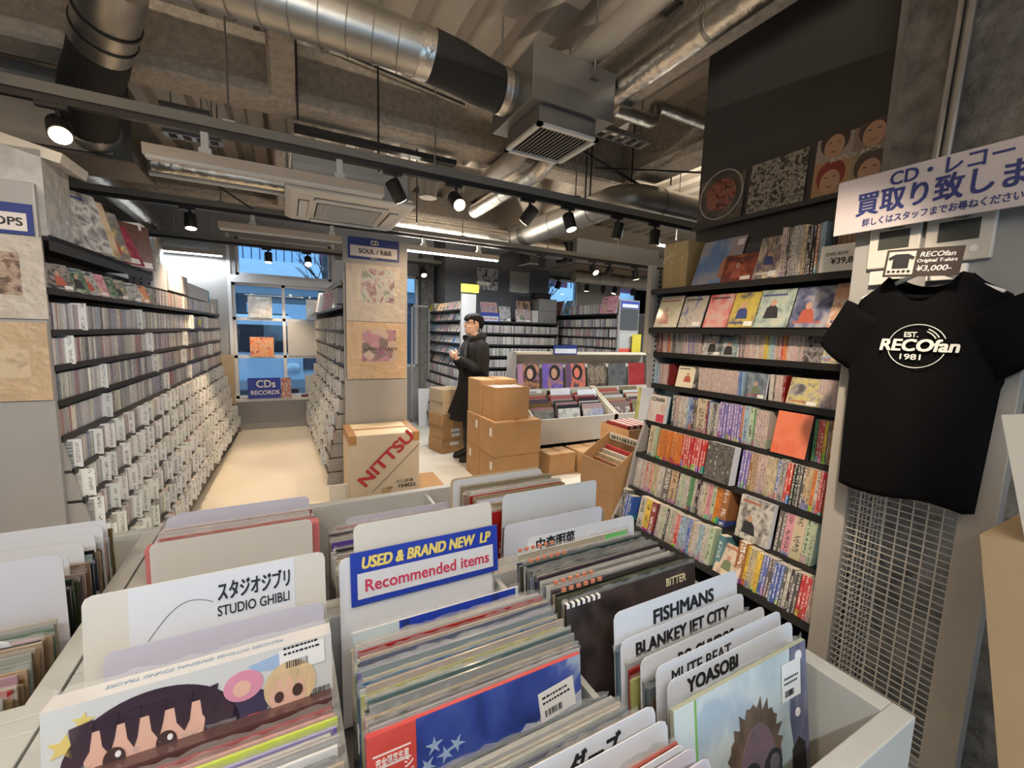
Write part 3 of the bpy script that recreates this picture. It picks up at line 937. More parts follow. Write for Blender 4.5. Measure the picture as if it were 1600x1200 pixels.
PALE = [(0.7, 0.68, 0.63), (0.62, 0.6, 0.56), (0.72, 0.71, 0.68), (0.5, 0.47, 0.45), (0.66, 0.62, 0.52), (0.35, 0.33, 0.34), (0.6, 0.5, 0.48)]


def jit(c, r, k=0.05):
    d = r.uniform(-k, k)
    return tuple(max(0.01, x + d + r.uniform(-k * .4, k * .4)) for x in c)


def rackM(loc, rz):
    return Matrix.Translation(loc) @ Matrix.Rotation(rz, 4, 'Z')


def cd_obj(M, y, z, out, w, col, label, group, rz, lean=0.0):
    o = bpy.data.objects.new('cd_case', ME_CD)
    COL.objects.link(o)
    o.matrix_world = M @ Matrix.Translation((out, y, z)) @ Matrix.Rotation(lean, 4, 'X') @ Matrix.Diagonal((1, w, 1, 1))
    o.color = (*col, 1)
    tag(o, label, 'CD', group)


def stuff_cd(M, y, z, out, w, h, col, depth=0.10):
    STUFF.M, STUFF.col = M, col
    x0, x1, y0, y1, z0, z1 = out - depth, out, y, y + w, z, z + h
    STUFF.add([(x0, y0, z0), (x1, y0, z0), (x1, y1, z0), (x0, y1, z0), (x0, y0, z1), (x1, y0, z1), (x1, y1, z1), (x0, y1, z1)],
              [(1, 2, 6, 5), (4, 5, 6, 7), (0, 1, 5, 4), (2, 3, 7, 6), (0, 3, 2, 1), (0, 4, 7, 3)])
    STUFF.M = STUFF.col = None


def row(M, rz, y0, y1, z, out, pal, seed, solo_to=0, lab=None, group=None, gap=0.03, h=0.125, wmul=1.0):
    """spine-out row of discs; the first ones up to solo_to are objects of their own. y runs away from the viewer"""
    r = random.Random(seed)
    y, k, c, run = y0, 0, r.choice(pal), 0
    while y < y1:
        w = r.choice((0.0104, 0.0104, 0.0104, 0.0104, 0.008, 0.012, 0.021)) * wmul
        if run <= 0:
            c, run = r.choice(pal), r.choice((1, 1, 1, 2, 3))
        run -= 1
        col = jit(c, r)
        o = out + r.uniform(-0.006, 0.003)
        if y < solo_to:
            k += 1
            cd_obj(M, y, z, o, w - 0.0006, col, lab % nth(k), group, rz)
        else:
            stuff_cd(M, y, z, o, w - 0.0006, h - r.choice((0, 0, 0, .004)), col)
        y += w
        if r.random() < gap:
            y += r.uniform(0.005, 0.03)


IDX_N = [0]


def cards(M, y0, y1, z, out, step, seed, lab, group, tint=(0.74, 0.76, 0.76)):
    r = random.Random(seed)
    y, k = y0, 0
    while y < y1:
        o = bpy.data.objects.new('index_card', ME_IDX)
        COL.objects.link(o)
        o.matrix_world = M @ Matrix.Translation((out + r.uniform(-0.008, 0.008), y, z + 0.001)) @ Matrix.Rotation(r.uniform(-0.05, 0.05), 4, 'Z')
        o.color = (*jit(tint, r, 0.05), 1)
        k += 1; IDX_N[0] += 1
        tag(o, lab % nth(k), 'index card', group)
        y += step * r.uniform(0.5, 1.6)


def rack(name, label, M, L, levels, h, depth=0.22, panel=GREYM, base_out=None, tilt=True):
    """levels: (z, how far the shelf front stands out)"""
    t = thing(name, label, 'rack')
    t.matrix_world = M
    mb = MB(); mb.box(-depth - 0.02, -depth, 0, L, 0.0, h); mb.build('back_panel', GREYD, t)
    for z, out in levels:
        mb = MB()
        mb.box(-depth, out + 0.012, 0.0, L, z - 0.016, z - 0.002)
        mb.box(out + 0.006, out + 0.014, 0.0, L, z - 0.022, z + 0.006)
        mb.build('shelf', BLACK, t)
    outs = sorted(levels)
    for y in (0.0, L - 0.018):
        poly = [(-depth - 0.02, 0.0), ((base_out if base_out is not None else outs[0][1]) + 0.01, 0.0)] + [(o + 0.004, z) for z, o in outs] + [(outs[-1][1] + 0.004, h), (-depth - 0.02, h)]
        mb = MB(); mb.prism([(a, c) for a, c in poly], y, y + 0.018, axis='y')
        mb.build('side_panel', panel, t)
    return t


# long disc rack on the aisle
RZ1 = -math.atan2(0.11, 4.48)
M1 = rackM((-0.925, 2.62, 0), RZ1)
UP = [(1.653, 0.0), (1.470, 0.0), (1.312, 0.0), (1.152, 0.0), (0.988, 0.0)]
LOW = [(0.835, 0.03), (0.690, 0.055), (0.548, 0.085), (0.408, 0.12), (0.270, 0.155), (0.130, 0.19)]
rack('disc_rack', 'long grey CD rack with black shelves lining the bright aisle', M1, 4.5, UP + LOW, 1.86, base_out=0.2)
t = thing('shelf_unit', 'black open top shelf carrying record sleeves at the near end of the long CD rack', 'shelf unit'); t.matrix_world = M1
b = MB(); b.box(-0.35, 0.03, 0.02, 1.45, 1.862, 1.88); b.box(0.022, 0.03, 0.02, 1.45, 1.82, 1.885); b.build('shelf', BLACK, t)
b = MB(); b.box(-0.36, -0.34, 0.02, 1.45, 1.882, 2.2); b.build('back_panel', GREYD, t)
names = ['top', 'second', 'third', 'fourth']
for i, (z, out) in enumerate(UP[1:]):
    row(M1, RZ1, 0.025, 4.46, z, out, DULL, 11 + i, 0.60, '%s CD from the OPS end panel in the long rack, ' + names[i] + ' spine row',
        'CDs in the %s spine row of the long rack' % names[i])
for i, (z, out) in enumerate(LOW):
    row(M1, RZ1, 0.03, 4.46, z, out, DULL + PALE, 31 + i, gap=0.05)
    cards(M1, 0.04, 4.4, z, out, 0.15, 51 + i, '%s white index card from the OPS panel, ' + nth(i + 1) + ' stepped tier of the long rack',
          'index cards in the %s stepped tier of the long rack' % nth(i + 1))
cards(M1, 0.3, 4.3, UP[1][0], 0.0, 1.1, 71, '%s white index card in the top spine row of the long rack', 'index cards in the top spine row')
cards(M1, 0.15, 4.3, UP[2][0], 0.0, 0.9, 72, '%s white index card in the second spine row of the long rack', 'index cards in the second spine row')
cards(M1, 0.5, 4.3, UP[3][0], 0.0, 0.9, 73, '%s white index card in the third spine row of the long rack', 'index cards in the third spine row')
cards(M1, 0.5, 4.3, UP[4][0], 0.0, 0.8, 74, '%s white index card in the fourth spine row of the long rack', 'index cards in the fourth spine row')
# far half of the first shelf row: spines again
row(M1, RZ1, 1.65, 4.4, UP[0][0], 0.0, PALE + BRIGHT, 91)


def sleeve_mesh(name, w, h, d, art, edge=None):
    """square card sleeve: face on -y, standing on z=0, centred in x"""
    mb = MB()
    mb.box(-w / 2, w / 2, -d, 0, 0, h, [1, 1, 0, 1, 1, 1])
    return mb.mesh(name, [art, edge or WHITEP])


FACES = []


def face_out(name, label, cat, M, y, z, out, w, h, d, art, lean=0.28, edge=None, group=None, yaw=0.0):
    """leans back on a rack shelf, face to the aisle (+x)"""
    o = bpy.data.objects.new(name, sleeve_mesh(name, w, h, d, art, edge))
    COL.objects.link(o)
    o.matrix_world = M @ Matrix.Translation((out, y, z + 0.001)) @ Matrix.Rotation(math.pi / 2 + yaw, 4, 'Z') @ Matrix.Rotation(-lean, 4, 'X')
    FACES.append((o, w, h, d))
    return tag(o, label, cat, group)


A_DARK = artwork('dark cover picture', [(0.02, 0.02, 0.025), (0.1, 0.09, 0.09), (0.3, 0.28, 0.27), (0.05, 0.05, 0.06)], 4, seed=1)
A_GREY = artwork('grey cover picture', [(0.08, 0.08, 0.09), (0.3, 0.3, 0.31), (0.55, 0.55, 0.54), (0.2, 0.19, 0.2)], 5, seed=2)
A_GOLD = artwork('gold spotted cover', [(0.12, 0.12, 0.13), (0.2, 0.2, 0.2), (0.3, 0.27, 0.2), (0.75, 0.55, 0.2)], 7, seed=3)
A_RED = artwork('crimson cover', [(0.2, 0.02, 0.05), (0.35, 0.03, 0.08), (0.5, 0.2, 0.2)], 3, seed=4)
A_BROWN = artwork('dark brown cover', [(0.05, 0.02, 0.015), (0.14, 0.05, 0.03), (0.08, 0.03, 0.025)], 3, seed=5)
A_BLUE = artwork('blue cover', [(0.05, 0.2, 0.5), (0.12, 0.35, 0.65), (0.6, 0.62, 0.6)], 3, seed=6)
A_ORNG = artwork('orange cover', [(0.6, 0.12, 0.04), (0.7, 0.3, 0.1), (0.4, 0.08, 0.05)], 5, seed=7)
A_GRN = artwork('dark green cover', [(0.02, 0.08, 0.05), (0.1, 0.18, 0.12), (0.4, 0.42, 0.38)], 4, seed=8)
A_TAN = artwork('tan cover', [(0.5, 0.38, 0.24), (0.62, 0.5, 0.36), (0.3, 0.2, 0.12)], 4, seed=9)
A_PINK = artwork('pink cover', [(0.6, 0.2, 0.3), (0.7, 0.4, 0.45), (0.4, 0.1, 0.16)], 4, seed=10)

# record stack at the near end and leaning sleeves on the open top shelf
bx = thing('record_box', 'tall block of grey plastic-wrapped records standing above the OPS end panel', 'record box'); bx.matrix_world = M1
b = MB()
for i in range(11):
    b.box(-0.33 + i * 0.0004, 0.015 - i * 0.0006, 0.04 + i * 0.024, 0.062 + i * 0.024, 1.882, 2.24 - i * 0.003)
b.build('sleeve', mat('grey plastic wrap', (0.5, 0.49, 0.47), 0.25, coat=0.8, noise=0.3, nscale=14, bump=0.4, bscale=12), bx)
b = MB(); b.M = Matrix.Translation((-0.12, 0.17, 2.245)) @ Matrix.Rotation(0.25, 4, 'Y'); b.box(-0.2, 0.2, -0.13, 0.13, 0, 0.045)
b.build('top_sleeve', mat('cream plastic wrap', (0.66, 0.6, 0.5), 0.25, coat=0.8, bump=0.3, bscale=14), bx)
for i, (y, w, h, art, lab, le) in enumerate([
        (0.42, 0.31, 0.315, A_GREY, 'grey wrapped record sleeve leaning next to the block of wrapped records', 0.3),
        (0.54, 0.3, 0.31, A_TAN, 'tan edged record sleeve on the open top shelf with white price sheet', 0.3),
        (0.72, 0.3, 0.29, A_GOLD, 'silvery wrapped sleeve with gold spots on the open top shelf', 0.3),
        (0.98, 0.3, 0.28, A_RED, 'crimson sleeve leaning low on the open top shelf', 0.45),
        (1.22, 0.3, 0.3, A_BROWN, 'dark brown record sleeve at the far end of the open top shelf', 0.15)]):
    face_out('record_sleeve', lab, 'record', M1, y, 1.882, 0.0, w, h, 0.012, art, le, group='sleeves on the open top shelf', yaw=-0.5)
b = MB(); b.box(-0.1, 0.02, 1.30, 1.40, 2.15, 2.2)
tag(b.build('white_box', LABELW), 'white flat carton resting over the dark brown sleeve', 'carton').matrix_world = M1
cs = thing('sign_card', 'blue and white sign card standing at the end of the open top shelf', 'sign'); cs.matrix_world = M1
b = MB(); b.box(-0.13, 0.02, 1.47, 1.475, 1.87, 2.12); b.build('card', BLUE, cs)
b = MB(); b.box(-0.128, 0.018, 1.468, 1.47, 1.87, 1.93); b.build('white_strip', WHITEI, cs)
for i, (y, art, lab) in enumerate([(0.14, A_DARK, 'dark'), (0.3, A_GRN, 'black and green'), (0.43, A_GREY, 'grey'), (0.56, A_PINK, 'rose'), (0.7, A_GRN, 'dark green'), (0.88, A_GOLD, 'gold flecked'), (1.12, A_GREY, 'pale grey'), (1.3, A_ORNG, 'orange'), (1.48, A_DARK, 'black')]):
    face_out('cd_case', '%s CD facing out, %s from the OPS panel under the open top shelf' % (lab, nth(i + 1)), 'CD', M1, y, UP[0][0], 0.0, 0.142, 0.125, 0.012, art, 0.3, group='facing CDs under the open top shelf', yaw=-0.35)
# white storage boxes with punched holes on the far part
BOXW = mat('grey white storage box', (0.5, 0.51, 0.53), 0.6)


def holed_box(M, x0, x1, y0, y1, z0, z1, label, group=None):
    t = thing('storage_box', label, 'storage box', group=group); t.matrix_world = M
    mb = MB(); mb.box(x0, x1, y0, y1, z0, z1); mb.build('carton', BOXW, t, bevel=0.003)
    mb = MB()
    n = int((z1 - z0) / 0.03)
    for i in range(n):
        z = z0 + 0.02 + i * 0.03
        for f in (0.2, 0.5, 0.8):
            c = x0 + (x1 - x0) * f
            mb.box(c - .006, c + .006, y0 - 0.0012, y0 - 0.0002, z, z + .012)
    mb.build('hole', BLACKM, t)
    return t


holed_box(M1, -0.15, 0.0, 1.62, 2.0, 1.79, 1.99, 'tall grey storage box with punched holes on the long rack, past the blue sign card', 'storage boxes on the long rack')
holed_box(M1, -0.15, 0.0, 2.03, 2.75, 1.80, 1.97, 'long grey storage box with punched holes on the long rack, middle one', 'storage boxes on the long rack')
holed_box(M1, -0.15, 0.0, 2.8, 3.8, 1.79, 1.93, 'low grey storage box with punched holes on the long rack, farthest one', 'storage boxes on the long rack')
b = MB(); b.box(-0.02, -0.015, 3.85, 4.0, 1.79, 1.93)
tag(b.build('flyer', mat('cyan print', (0.08, 0.42, 0.62), 0.5)), 'cyan flyer standing at the far end of the long rack', 'flyer').matrix_world = M1
b = MB(); b.box(0, 0.003, 3.0, 3.11, 1.5, 1.57)
tag(b.build('price_tag', mat('yellow print', (0.75, 0.66, 0.05), 0.5)), 'small yellow tag hanging from the long rack far down the aisle', 'tag').matrix_world = Matrix.Translation((.03, 0, 0)) @ M1

# end panel with OPS sign


def end_panel(label, x0, x1, y, h, sign, boards, title, words, shift=0.0):
    t = thing('end_panel', label, 'end panel', (x0, y, 0))
    mb = MB(); mb.box(0, x1 - x0, 0, 0.03, 0, h); mb.build('panel', GREYM, t, bevel=0.004)
    return t


def wrapped(label, x0, x1, y, z0, z1, backing, pic, art, group=None, words=None):
    """board in clear crinkled wrap with a smaller picture"""
    t = thing('wrapped_record', label, 'record', (x0, y, z0), group=group)
    W, H = x1 - x0, z1 - z0
    mb = MB(); mb.box(0, W, -0.006, 0, 0, H); mb.build('backing_board', backing, t)
    a, c, p, q = pic
    mb = MB(); mb.box(a * W, c * W, -0.0075, -0.006, p * H, q * H); mb.build('picture', art, t)
    if words:
        s, size, m_, u, v = words
        lettering(s, size, m_, t, frame((u * W, -0.008, v * H), (1, 0, 0), (0, 0, 1)), bold=0.0008)
    return t


WRAPT = mat('kraft board in wrap', (0.5, 0.36, 0.22), 0.5, coat=1.0, noise=0.12, nscale=5, bump=1.0, bscale=13, coatr=0.05)
WRAPG = mat('pale board in wrap', (0.46, 0.41, 0.35), 0.5, coat=1.0, noise=0.12, nscale=5, bump=1.0, bscale=13, coatr=0.05)
A_BROWN2 = artwork('dim brown picture', [(0.05, 0.035, 0.03), (0.2, 0.13, 0.09), (0.4, 0.3, 0.22), (0.1, 0.05, 0.05)], 5, coat=1, seed=20)
CRINK = artwork('crinkled picture', [(0.1, 0.1, 0.11), (0.3, 0.18, 0.2), (0.45, 0.47, 0.45), (0.2, 0.22, 0.2)], 4, coat=1.0, bump=1.0, seed=21)
FOURP = artwork('tinted quarters picture', [(0.16, 0.12, 0.1), (0.4, 0.2, 0.26), (0.45, 0.36, 0.3), (0.25, 0.1, 0.16)], 4, coat=1.0, bump=0.6, seed=22, vor=True)

end_panel('tall grey end panel with the OPS sign at the near end of the long rack', -1.55, -0.915, 2.59, 2.085, None, None, '', '')
sg = thing('sign', 'navy and cream sign reading OPS on the tall grey end panel', 'sign', (-1.405, 2.588, 1.868))
b = MB(); b.box(0, 0.48, -0.006, 0, 0, 0.125); b.build('board', NAVY, sg)
b = MB(); b.box(0.02, 0.462, -0.0075, -0.006, 0.014, 0.086); b.build('inset', mat('cream inset', (0.62, 0.56, 0.53), 0.5), sg)
lettering('POPS', 0.046, INK, sg, frame((0.335, -0.0085, 0.034), (1, 0, 0), (0, 0, 1)), bold=0.002, width=0.11)
wrapped('wrapped record with small dark picture on the OPS end panel, upper one', -1.245, -0.905, 2.586, 1.52, 1.862, WRAPG, (0.2, 0.79, 0.29, 0.8), A_BROWN2, 'wrapped records on the OPS end panel')
wrapped('wrapped pale record under the small picture one on the OPS end panel', -1.255, -0.915, 2.586, 1.168, 1.506, WRAPT, (0.2, 0.82, 0.29, 0.66), artwork('straw picture', [(0.5, 0.4, 0.26), (0.56, 0.44, 0.3), (0.4, 0.3, 0.2)], 4, seed=23), 'wrapped records on the OPS end panel')

# rack with the SOUL end panel
RZ2 = math.pi + math.atan2(0.07, 2.7)
M2 = rackM((0.42, 7.15, 0), RZ2)
L2 = 2.78
UP2 = [(1.73, 0.0), (1.50, 0.0), (1.34, 0.0), (1.17, 0.0), (1.0, 0.0)]
LOW2 = [(0.85, 0.03), (0.70, 0.055), (0.55, 0.085), (0.41, 0.11), (0.27, 0.14), (0.13, 0.16)]
rack('disc_rack', 'grey CD rack behind the SOUL end panel, facing the long rack across the aisle', M2, L2, UP2 + LOW2, 1.76, base_out=0.17)
for i, (z, out) in enumerate(UP2[1:] + LOW2):
    row(M2, RZ2, 0.02, L2 - 0.03, z, out, PALE + DULL, 131 + i)
    cards(M2, 0.1, L2 - 0.05, z, out, 0.26, 151 + i, '%s white index card from the window, ' + nth(i + 1) + ' tier of the SOUL rack', 'index cards in the %s tier of the SOUL rack' % nth(i + 1))
b = MB(); b.box(-0.25, 0.03, L2 - 1.0, L2, 1.95, 1.965); b.box(0.02, 0.03, L2 - 1.0, L2, 1.93, 1.975)
tag(b.build('top_shelf', GREYM), 'small grey steel shelf sticking out behind the SOUL end panel', 'shelf').matrix_world = M2
b = MB(); b.M = M2; b.box(-0.2, 0.05, L2 - .75, L2 - .3, 1.73, 1.76)
holed_box(M2, -0.19, 0.01, L2 - 0.75, L2 - 0.5, 1.967, 2.22, 'white storage box with punched holes on the small shelf behind the SOUL end panel')
holed_box(M2, -0.19, 0.02, L2 - 0.62, L2 - 0.3, 1.765, 1.92, 'grey storage box with punched holes below the small shelf behind the SOUL end panel')
for i, (y, art, lab) in enumerate([(1.2, WHITEP, 'white'), (1.45, A_PINK, 'pink'), (0.9, A_GREY, 'grey'), (0.6, WHITEP, 'second white')]):
    face_out('record_sleeve', lab + ' sleeve standing on top of the SOUL rack toward the window', 'record', M2, y, 1.732, 0.0, 0.2, 0.24 + .03 * (i % 2), 0.012, art, 0.2, group='sleeves on top of the SOUL rack', yaw=0.5)
end_panel('grey end panel with the SOUL sign facing the record bins', 0.485, 1.085, 4.335, 2.42, None, None, '', '')
sg = thing('sign', 'navy and cream sign reading SOUL on the middle end panel', 'sign', (0.532, 4.333, 2.175))
b = MB(); b.box(0, 0.47, -0.006, 0, 0, 0.195); b.build('board', NAVY, sg)
b = MB(); b.box(0.018, 0.452, -0.0075, -0.006, 0.024, 0.122); b.build('inset', mat('cream inset', (0, 0, 0)), sg)
lettering('CD', 0.058, CREAMI, sg, frame((0.2, -0.0085, 0.137), (1, 0, 0), (0, 0, 1)), bold=0.003, width=0.07)
lettering('SOUL / R&B', 0.06, INK, sg, frame((0.09, -0.0085, 0.053), (1, 0, 0), (0, 0, 1)), bold=0.0032, width=0.3)
lettering('RECOfan', 0.016, CREAMI, sg, frame((0.2, -0.0085, 0.007), (1, 0, 0), (0, 0, 1)), width=0.06)
wrapped('wrapped record with glinting torn picture on the SOUL end panel', 0.508, 1.06, 4.329, 1.592, 2.128, WRAPG, (0.26, 0.81, 0.35, 0.93), CRINK, 'wrapped records on the SOUL end panel')
wrapped('wrapped kraft record with pink-tinted four part picture on the SOUL end panel', 0.507, 1.068, 4.329, 1.035, 1.588, WRAPT, (0.25, 0.82, 0.31, 0.87), FOURP, 'wrapped records on the SOUL end panel', ('LADY STEADY', 0.05, INK, 0.28, 0.5))

# window ledge things
sg = thing('sign', 'blue sign reading CDs RECORDS on the window ledge', 'sign', (-0.51, YB - 0.06, 0.462))
b = MB(); b.box(0, 0.415, -0.006, 0, 0, 0.305); b.build('board', BLUE, sg)
lettering('CDs', 0.15, WHITEI, sg, frame((0.1, -0.008, 0.165), (1, 0, 0), (0, 0, 1)), bold=0.004, width=0.24)
lettering('RECORDS', 0.085, WHITEI, sg, frame((0.03, -0.008, 0.06), (1, 0, 0), (0, 0, 1)), bold=0.003, width=0.36)
SILV = mat('silver wrapped back', (0.55, 0.55, 0.53), 0.25, 0.3, coat=1.0, bump=1.0, bscale=6)
for (x0, z, w, h, m_, lab) in [(-0.465, 1.072, 0.3, 0.285, artwork('orange record cover', [(0.75, 0.14, 0.06), (0.8, 0.3, 0.12), (0.7, 0.45, 0.25), (0.55, 0.08, 0.06)], 5, coat=1, bump=.6, seed=31), 'orange red record cover standing on the middle bar of the window'),
                              (-0.47, 1.637, 0.3, 0.3, SILV, 'silvery wrapped record on the upper window bar beside the frame'),
                              (0.28, 1.637, 0.28, 0.3, SILV, 'silvery wrapped record on the upper window bar nearer the SOUL rack')]:
    b = MB(); b.box(0, w, -0.012, 0, 0, h)
    tag(b.build('record_sleeve', m_, loc=(x0, YB + 0.012, z)), lab, 'record', 'records in the window')
b = MB(); b.box(0, 0.13, -0.01, 0, 0, 0.3)
tag(b.build('magazine', artwork('collage cover', [(0.6, 0.55, 0.4), (0.4, 0.08, 0.1), (0.65, 0.6, 0.5)], 5, seed=33), loc=(-0.085, YB - 0.055, 0.462)), 'small red and cream magazine beside the blue window sign', 'magazine')
b = MB(); b.box(0, 0.26, -0.01, 0, 0, 0.33)
tag(b.build('sign_card', mat('blank card', (0.5, 0.55, 0.6), 0.5), loc=(0.24, YB + 0.0, 0.462)), 'blank pale card standing on the window ledge by the SOUL rack', 'card')
b = MB(); b.box(0, 0.2, 0, 0.06, 0, 0.035)
tag(b.build('book', mat('dark red cover', (0.12, 0.03, 0.03), 0.5), loc=(0.18, YB - 0.05, 0.461)), 'dark book lying on the window ledge below the blank card', 'book')
b = MB(); b.box(-0.03, 0.12, 0, 0.02, 0, 1.1)
tag(b.build('cardboard_sheet', KRAFT2, loc=(-0.78, YB - 0.1, 0)), 'tan cardboard sheet standing in the corner by the window', 'cardboard sheet')
# ---------------------------------------------------------------- tall book rack on the dark wall
RZ3 = math.pi
M3 = rackM((1.97, 1.95, 0), RZ3)
L3 = 1.16
SH = [(1.802, 0.0), (1.573, 0.0), (1.43, -0.055), (1.237, -0.055), (1.006, -0.03), (0.805, 0.035), (0.594, 0.08), (0.418, 0.185)]
t = thing('book_rack', 'tall black-shelved book rack along the dark wall beside the wire mesh', 'rack'); t.matrix_world = M3
for z, out in SH:
    mb = MB()
    mb.box(-0.30, out + 0.012, 0.018, L3, z - 0.018, z - 0.002)
    mb.box(out + 0.006, out + 0.013, 0.018, L3, z - 0.026, z + 0.004)
    mb.build('shelf', BLACK, t)
b = MB(); b.box(-0.30, 0.2, 0.018, L3, 0.0, 0.30); b.build('plinth', BLACK, t)
b = MB(); b.box(-0.315, -0.30, 0.018, L3, 0.0, 2.05)
for i in range(48):
    b.box(-0.30, -0.298, 0.03 + i * 0.0235, 0.033 + i * 0.0235, 0.2, 2.0)
b.build('back_panel', GREYD, t)
b = MB(); b.prism([(-0.31, 0.3), (-0.31, 1.93), (0.0, 1.93), (0.0, 1.425), (-0.02, 1.2), (-0.02, 0.99), (0.05, 0.8), (0.1, 0.58), (0.2, 0.40), (0.21, 0.0), (-0.31, 0)], 0.0, 0.018, axis='y')
b.build('side_panel', GREYM, t)
b = MB(); b.box(-0.02, 0.02, -0.012, 0.02, 1.425, 1.95); b.build('front_post', mat('beige steel', (0.42, 0.39, 0.34), 0.4), t)
b = MB()
for i in range(44):
    z = 0.62 + i * 0.03
    b.box(-0.06, -0.048, 0.018, 0.0192, z, z + 0.014)
b.build('slot', BLACKM, t)

b = MB(); b.box(-1, 0, 0, 1, 0, 1, [0, 1, 0, 0, 0, 0]); ME_BOOK = b.mesh('book', [SPINE, PAGES])
CN = {'white': (.56, .53, .49), 'cream': (.55, .47, .33), 'grey': (.36, .35, .33), 'dark grey': (.12, .115, .11), 'black': (.03, .03, .032), 'red': (.5, .05, .05), 'orange': (.66, .24, .07),
      'yellow': (.7, .5, .08), 'green': (.12, .3, .14), 'pale green': (.45, .55, .4), 'blue': (.07, .14, .42), 'pale blue': (.35, .48, .6), 'purple': (.2, .15, .42), 'pink': (.65, .3, .35),
      'brown': (.33, .15, .06), 'tan': (.5, .36, .23), 'rose': (.55, .42, .4), 'teal': (.06, .2, .24), 'maroon': (.22, .03, .03), 'pale pink': (.56, .46, .43)}
SHN = ['top', 'second', 'third', 'fourth', 'fifth', 'sixth', 'seventh', 'lowest']
BCOUNT = {}


def book(si, y, w, h, cname, r, d=0.13, lean=0.0, kind='book', back=0.0, col=None):
    z, out = SH[si]
    tilt = (0, 0, 0, 0, 0.04, 0.12, 0.16, 0.2)[si] + back
    me = ME_BOOK if kind == 'book' else ME_CD
    o = bpy.data.objects.new('book' if kind == 'book' else 'cd_case', me)
    COL.objects.link(o)
    o.matrix_world = M3 @ Matrix.Translation((out - 0.004 + r.uniform(-0.006, 0.004), y, z + 0.001)) @ Matrix.Rotation(-tilt, 4, 'Y') @ Matrix.Rotation(lean, 4, 'X') @ (Matrix.Diagonal((d, w - 0.0008, h, 1)) if kind == 'book' else Matrix.Diagonal((1, w - 0.0006, 1, 1)))
    o.color = (*(col or jit(CN[cname], r, 0.03)), 1)
    k = BCOUNT[si, cname, kind] = BCOUNT.get((si, cname, kind), 0) + 1
    noun = 'book' if kind == 'book' else 'CD'
    tag(o, '%s %s-spined %s from the far side panel, %s shelf of the tall book rack' % (nth(k), cname, noun, SHN[si]), noun, '%ss on the %s shelf of the tall rack' % (noun, SHN[si]))
    return o


def books(si, seq, seed, y=0.03, d=0.13):
    """seq: (colour, count, width mm, height mm) | ('at', y) | ('gap', mm)"""
    r = random.Random(seed)
    for it in seq:
        if it[0] == 'at': y = it[1]; continue
        if it[0] == 'gap': y += it[1] / 1000; continue
        c, n, w, h = it[:4]
        kind = it[4] if len(it) > 4 else 'book'
        for _ in range(n):
            cc = c if isinstance(c, str) else r.choice(c)
            ww = w / 1000 * r.uniform(0.92, 1.08)
            book(si, y, ww, h / 1000 * r.uniform(0.985, 1.0), cc, r, d, kind=kind)
            y += ww
    return y


def facing(name, label, cat, si, y, w, h, d, art, lean=0.3, out=0.0, yaw=0.0, edge=None, group=None):
    z, o = SH[si]
    return face_out(name, label, cat, M3, y, z, o + out, w, h, d, art, lean, edge, group, yaw)


MIX = ['white', 'cream', 'red', 'black', 'rose', 'dark grey', 'white', 'blue', 'tan', 'white']
# lowest shelf
books(7, [('dark grey', 3, 13, 176), ('blue', 3, 16, 150), ('at', 0.185), ('white', 1, 46, 180), ('yellow', 1, 42, 180), ('maroon', 1, 40, 180), ('at', 0.32), ('black', 1, 12, 180), ('white', 2, 14, 182), (['white', 'black', 'pale green'], 5, 13, 182),
          ('rose', 2, 12, 178), ('red', 2, 14, 178), ('pale blue', 3, 15, 182), ('blue', 2, 13, 180), (['white', 'cream'], 3, 15, 178), ('pale blue', 2, 13, 182), ('white', 2, 12, 178), ('pale green', 1, 28, 190),
          ('at', 0.70), ('teal', 1, 34, 175), ('at', 0.80), ('brown', 1, 42, 190), ('yellow', 1, 16, 182), ('cream', 2, 15, 180), ('yellow', 2, 14, 176), ('blue', 2, 14, 176), ('dark grey', 2, 14, 176), ('blue', 3, 13, 172), (['black', 'white', 'dark grey'], 5, 13, 172), ('red', 3, 14, 172), ('rose', 2, 14, 172)], 301)
facing('book', 'cream soft cover leaning face out between the teal and brown books on the lowest shelf', 'book', 7, 0.772, 0.12, 0.15, 0.012, artwork('cream pencil cover', [(0.6, 0.5, 0.38), (0.66, 0.57, 0.46), (0.4, 0.3, 0.24)], 4, seed=41), 0.5)
# seventh
books(6, [(['white', 'red', 'rose', 'white'], 8, 14, 184), ('cream', 1, 18, 186), ('red', 1, 15, 184), (['white', 'cream'], 5, 13, 184), ('white', 1, 16, 186), ('dark grey', 1, 46, 192), ('tan', 1, 46, 190), ('black', 1, 10, 184), (['white', 'pale green', 'white'], 5, 14, 184),
          ('green', 2, 14, 184), (['black', 'white'], 3, 16, 184), ('white', 1, 18, 188), ('cream', 1, 22, 188), ('pink', 1, 24, 190), ('pale green', 1, 22, 190), ('orange', 2, 15, 190), ('brown', 1, 40, 192), ('at', 0.91), ('dark grey', 2, 15, 184), ('pink', 1, 34, 186), ('cream', 1, 42, 186), ('pale green', 2, 20, 186)], 302)
facing('book', 'grey photographic book facing out before the pink book on the seventh shelf', 'book', 6, 0.825, 0.155, 0.2, 0.03, artwork('grey photo cover', [(0.06, 0.06, 0.06), (0.35, 0.34, 0.32), (0.6, 0.58, 0.54), (0.16, 0.15, 0.15)], 4, seed=42), 0.16)
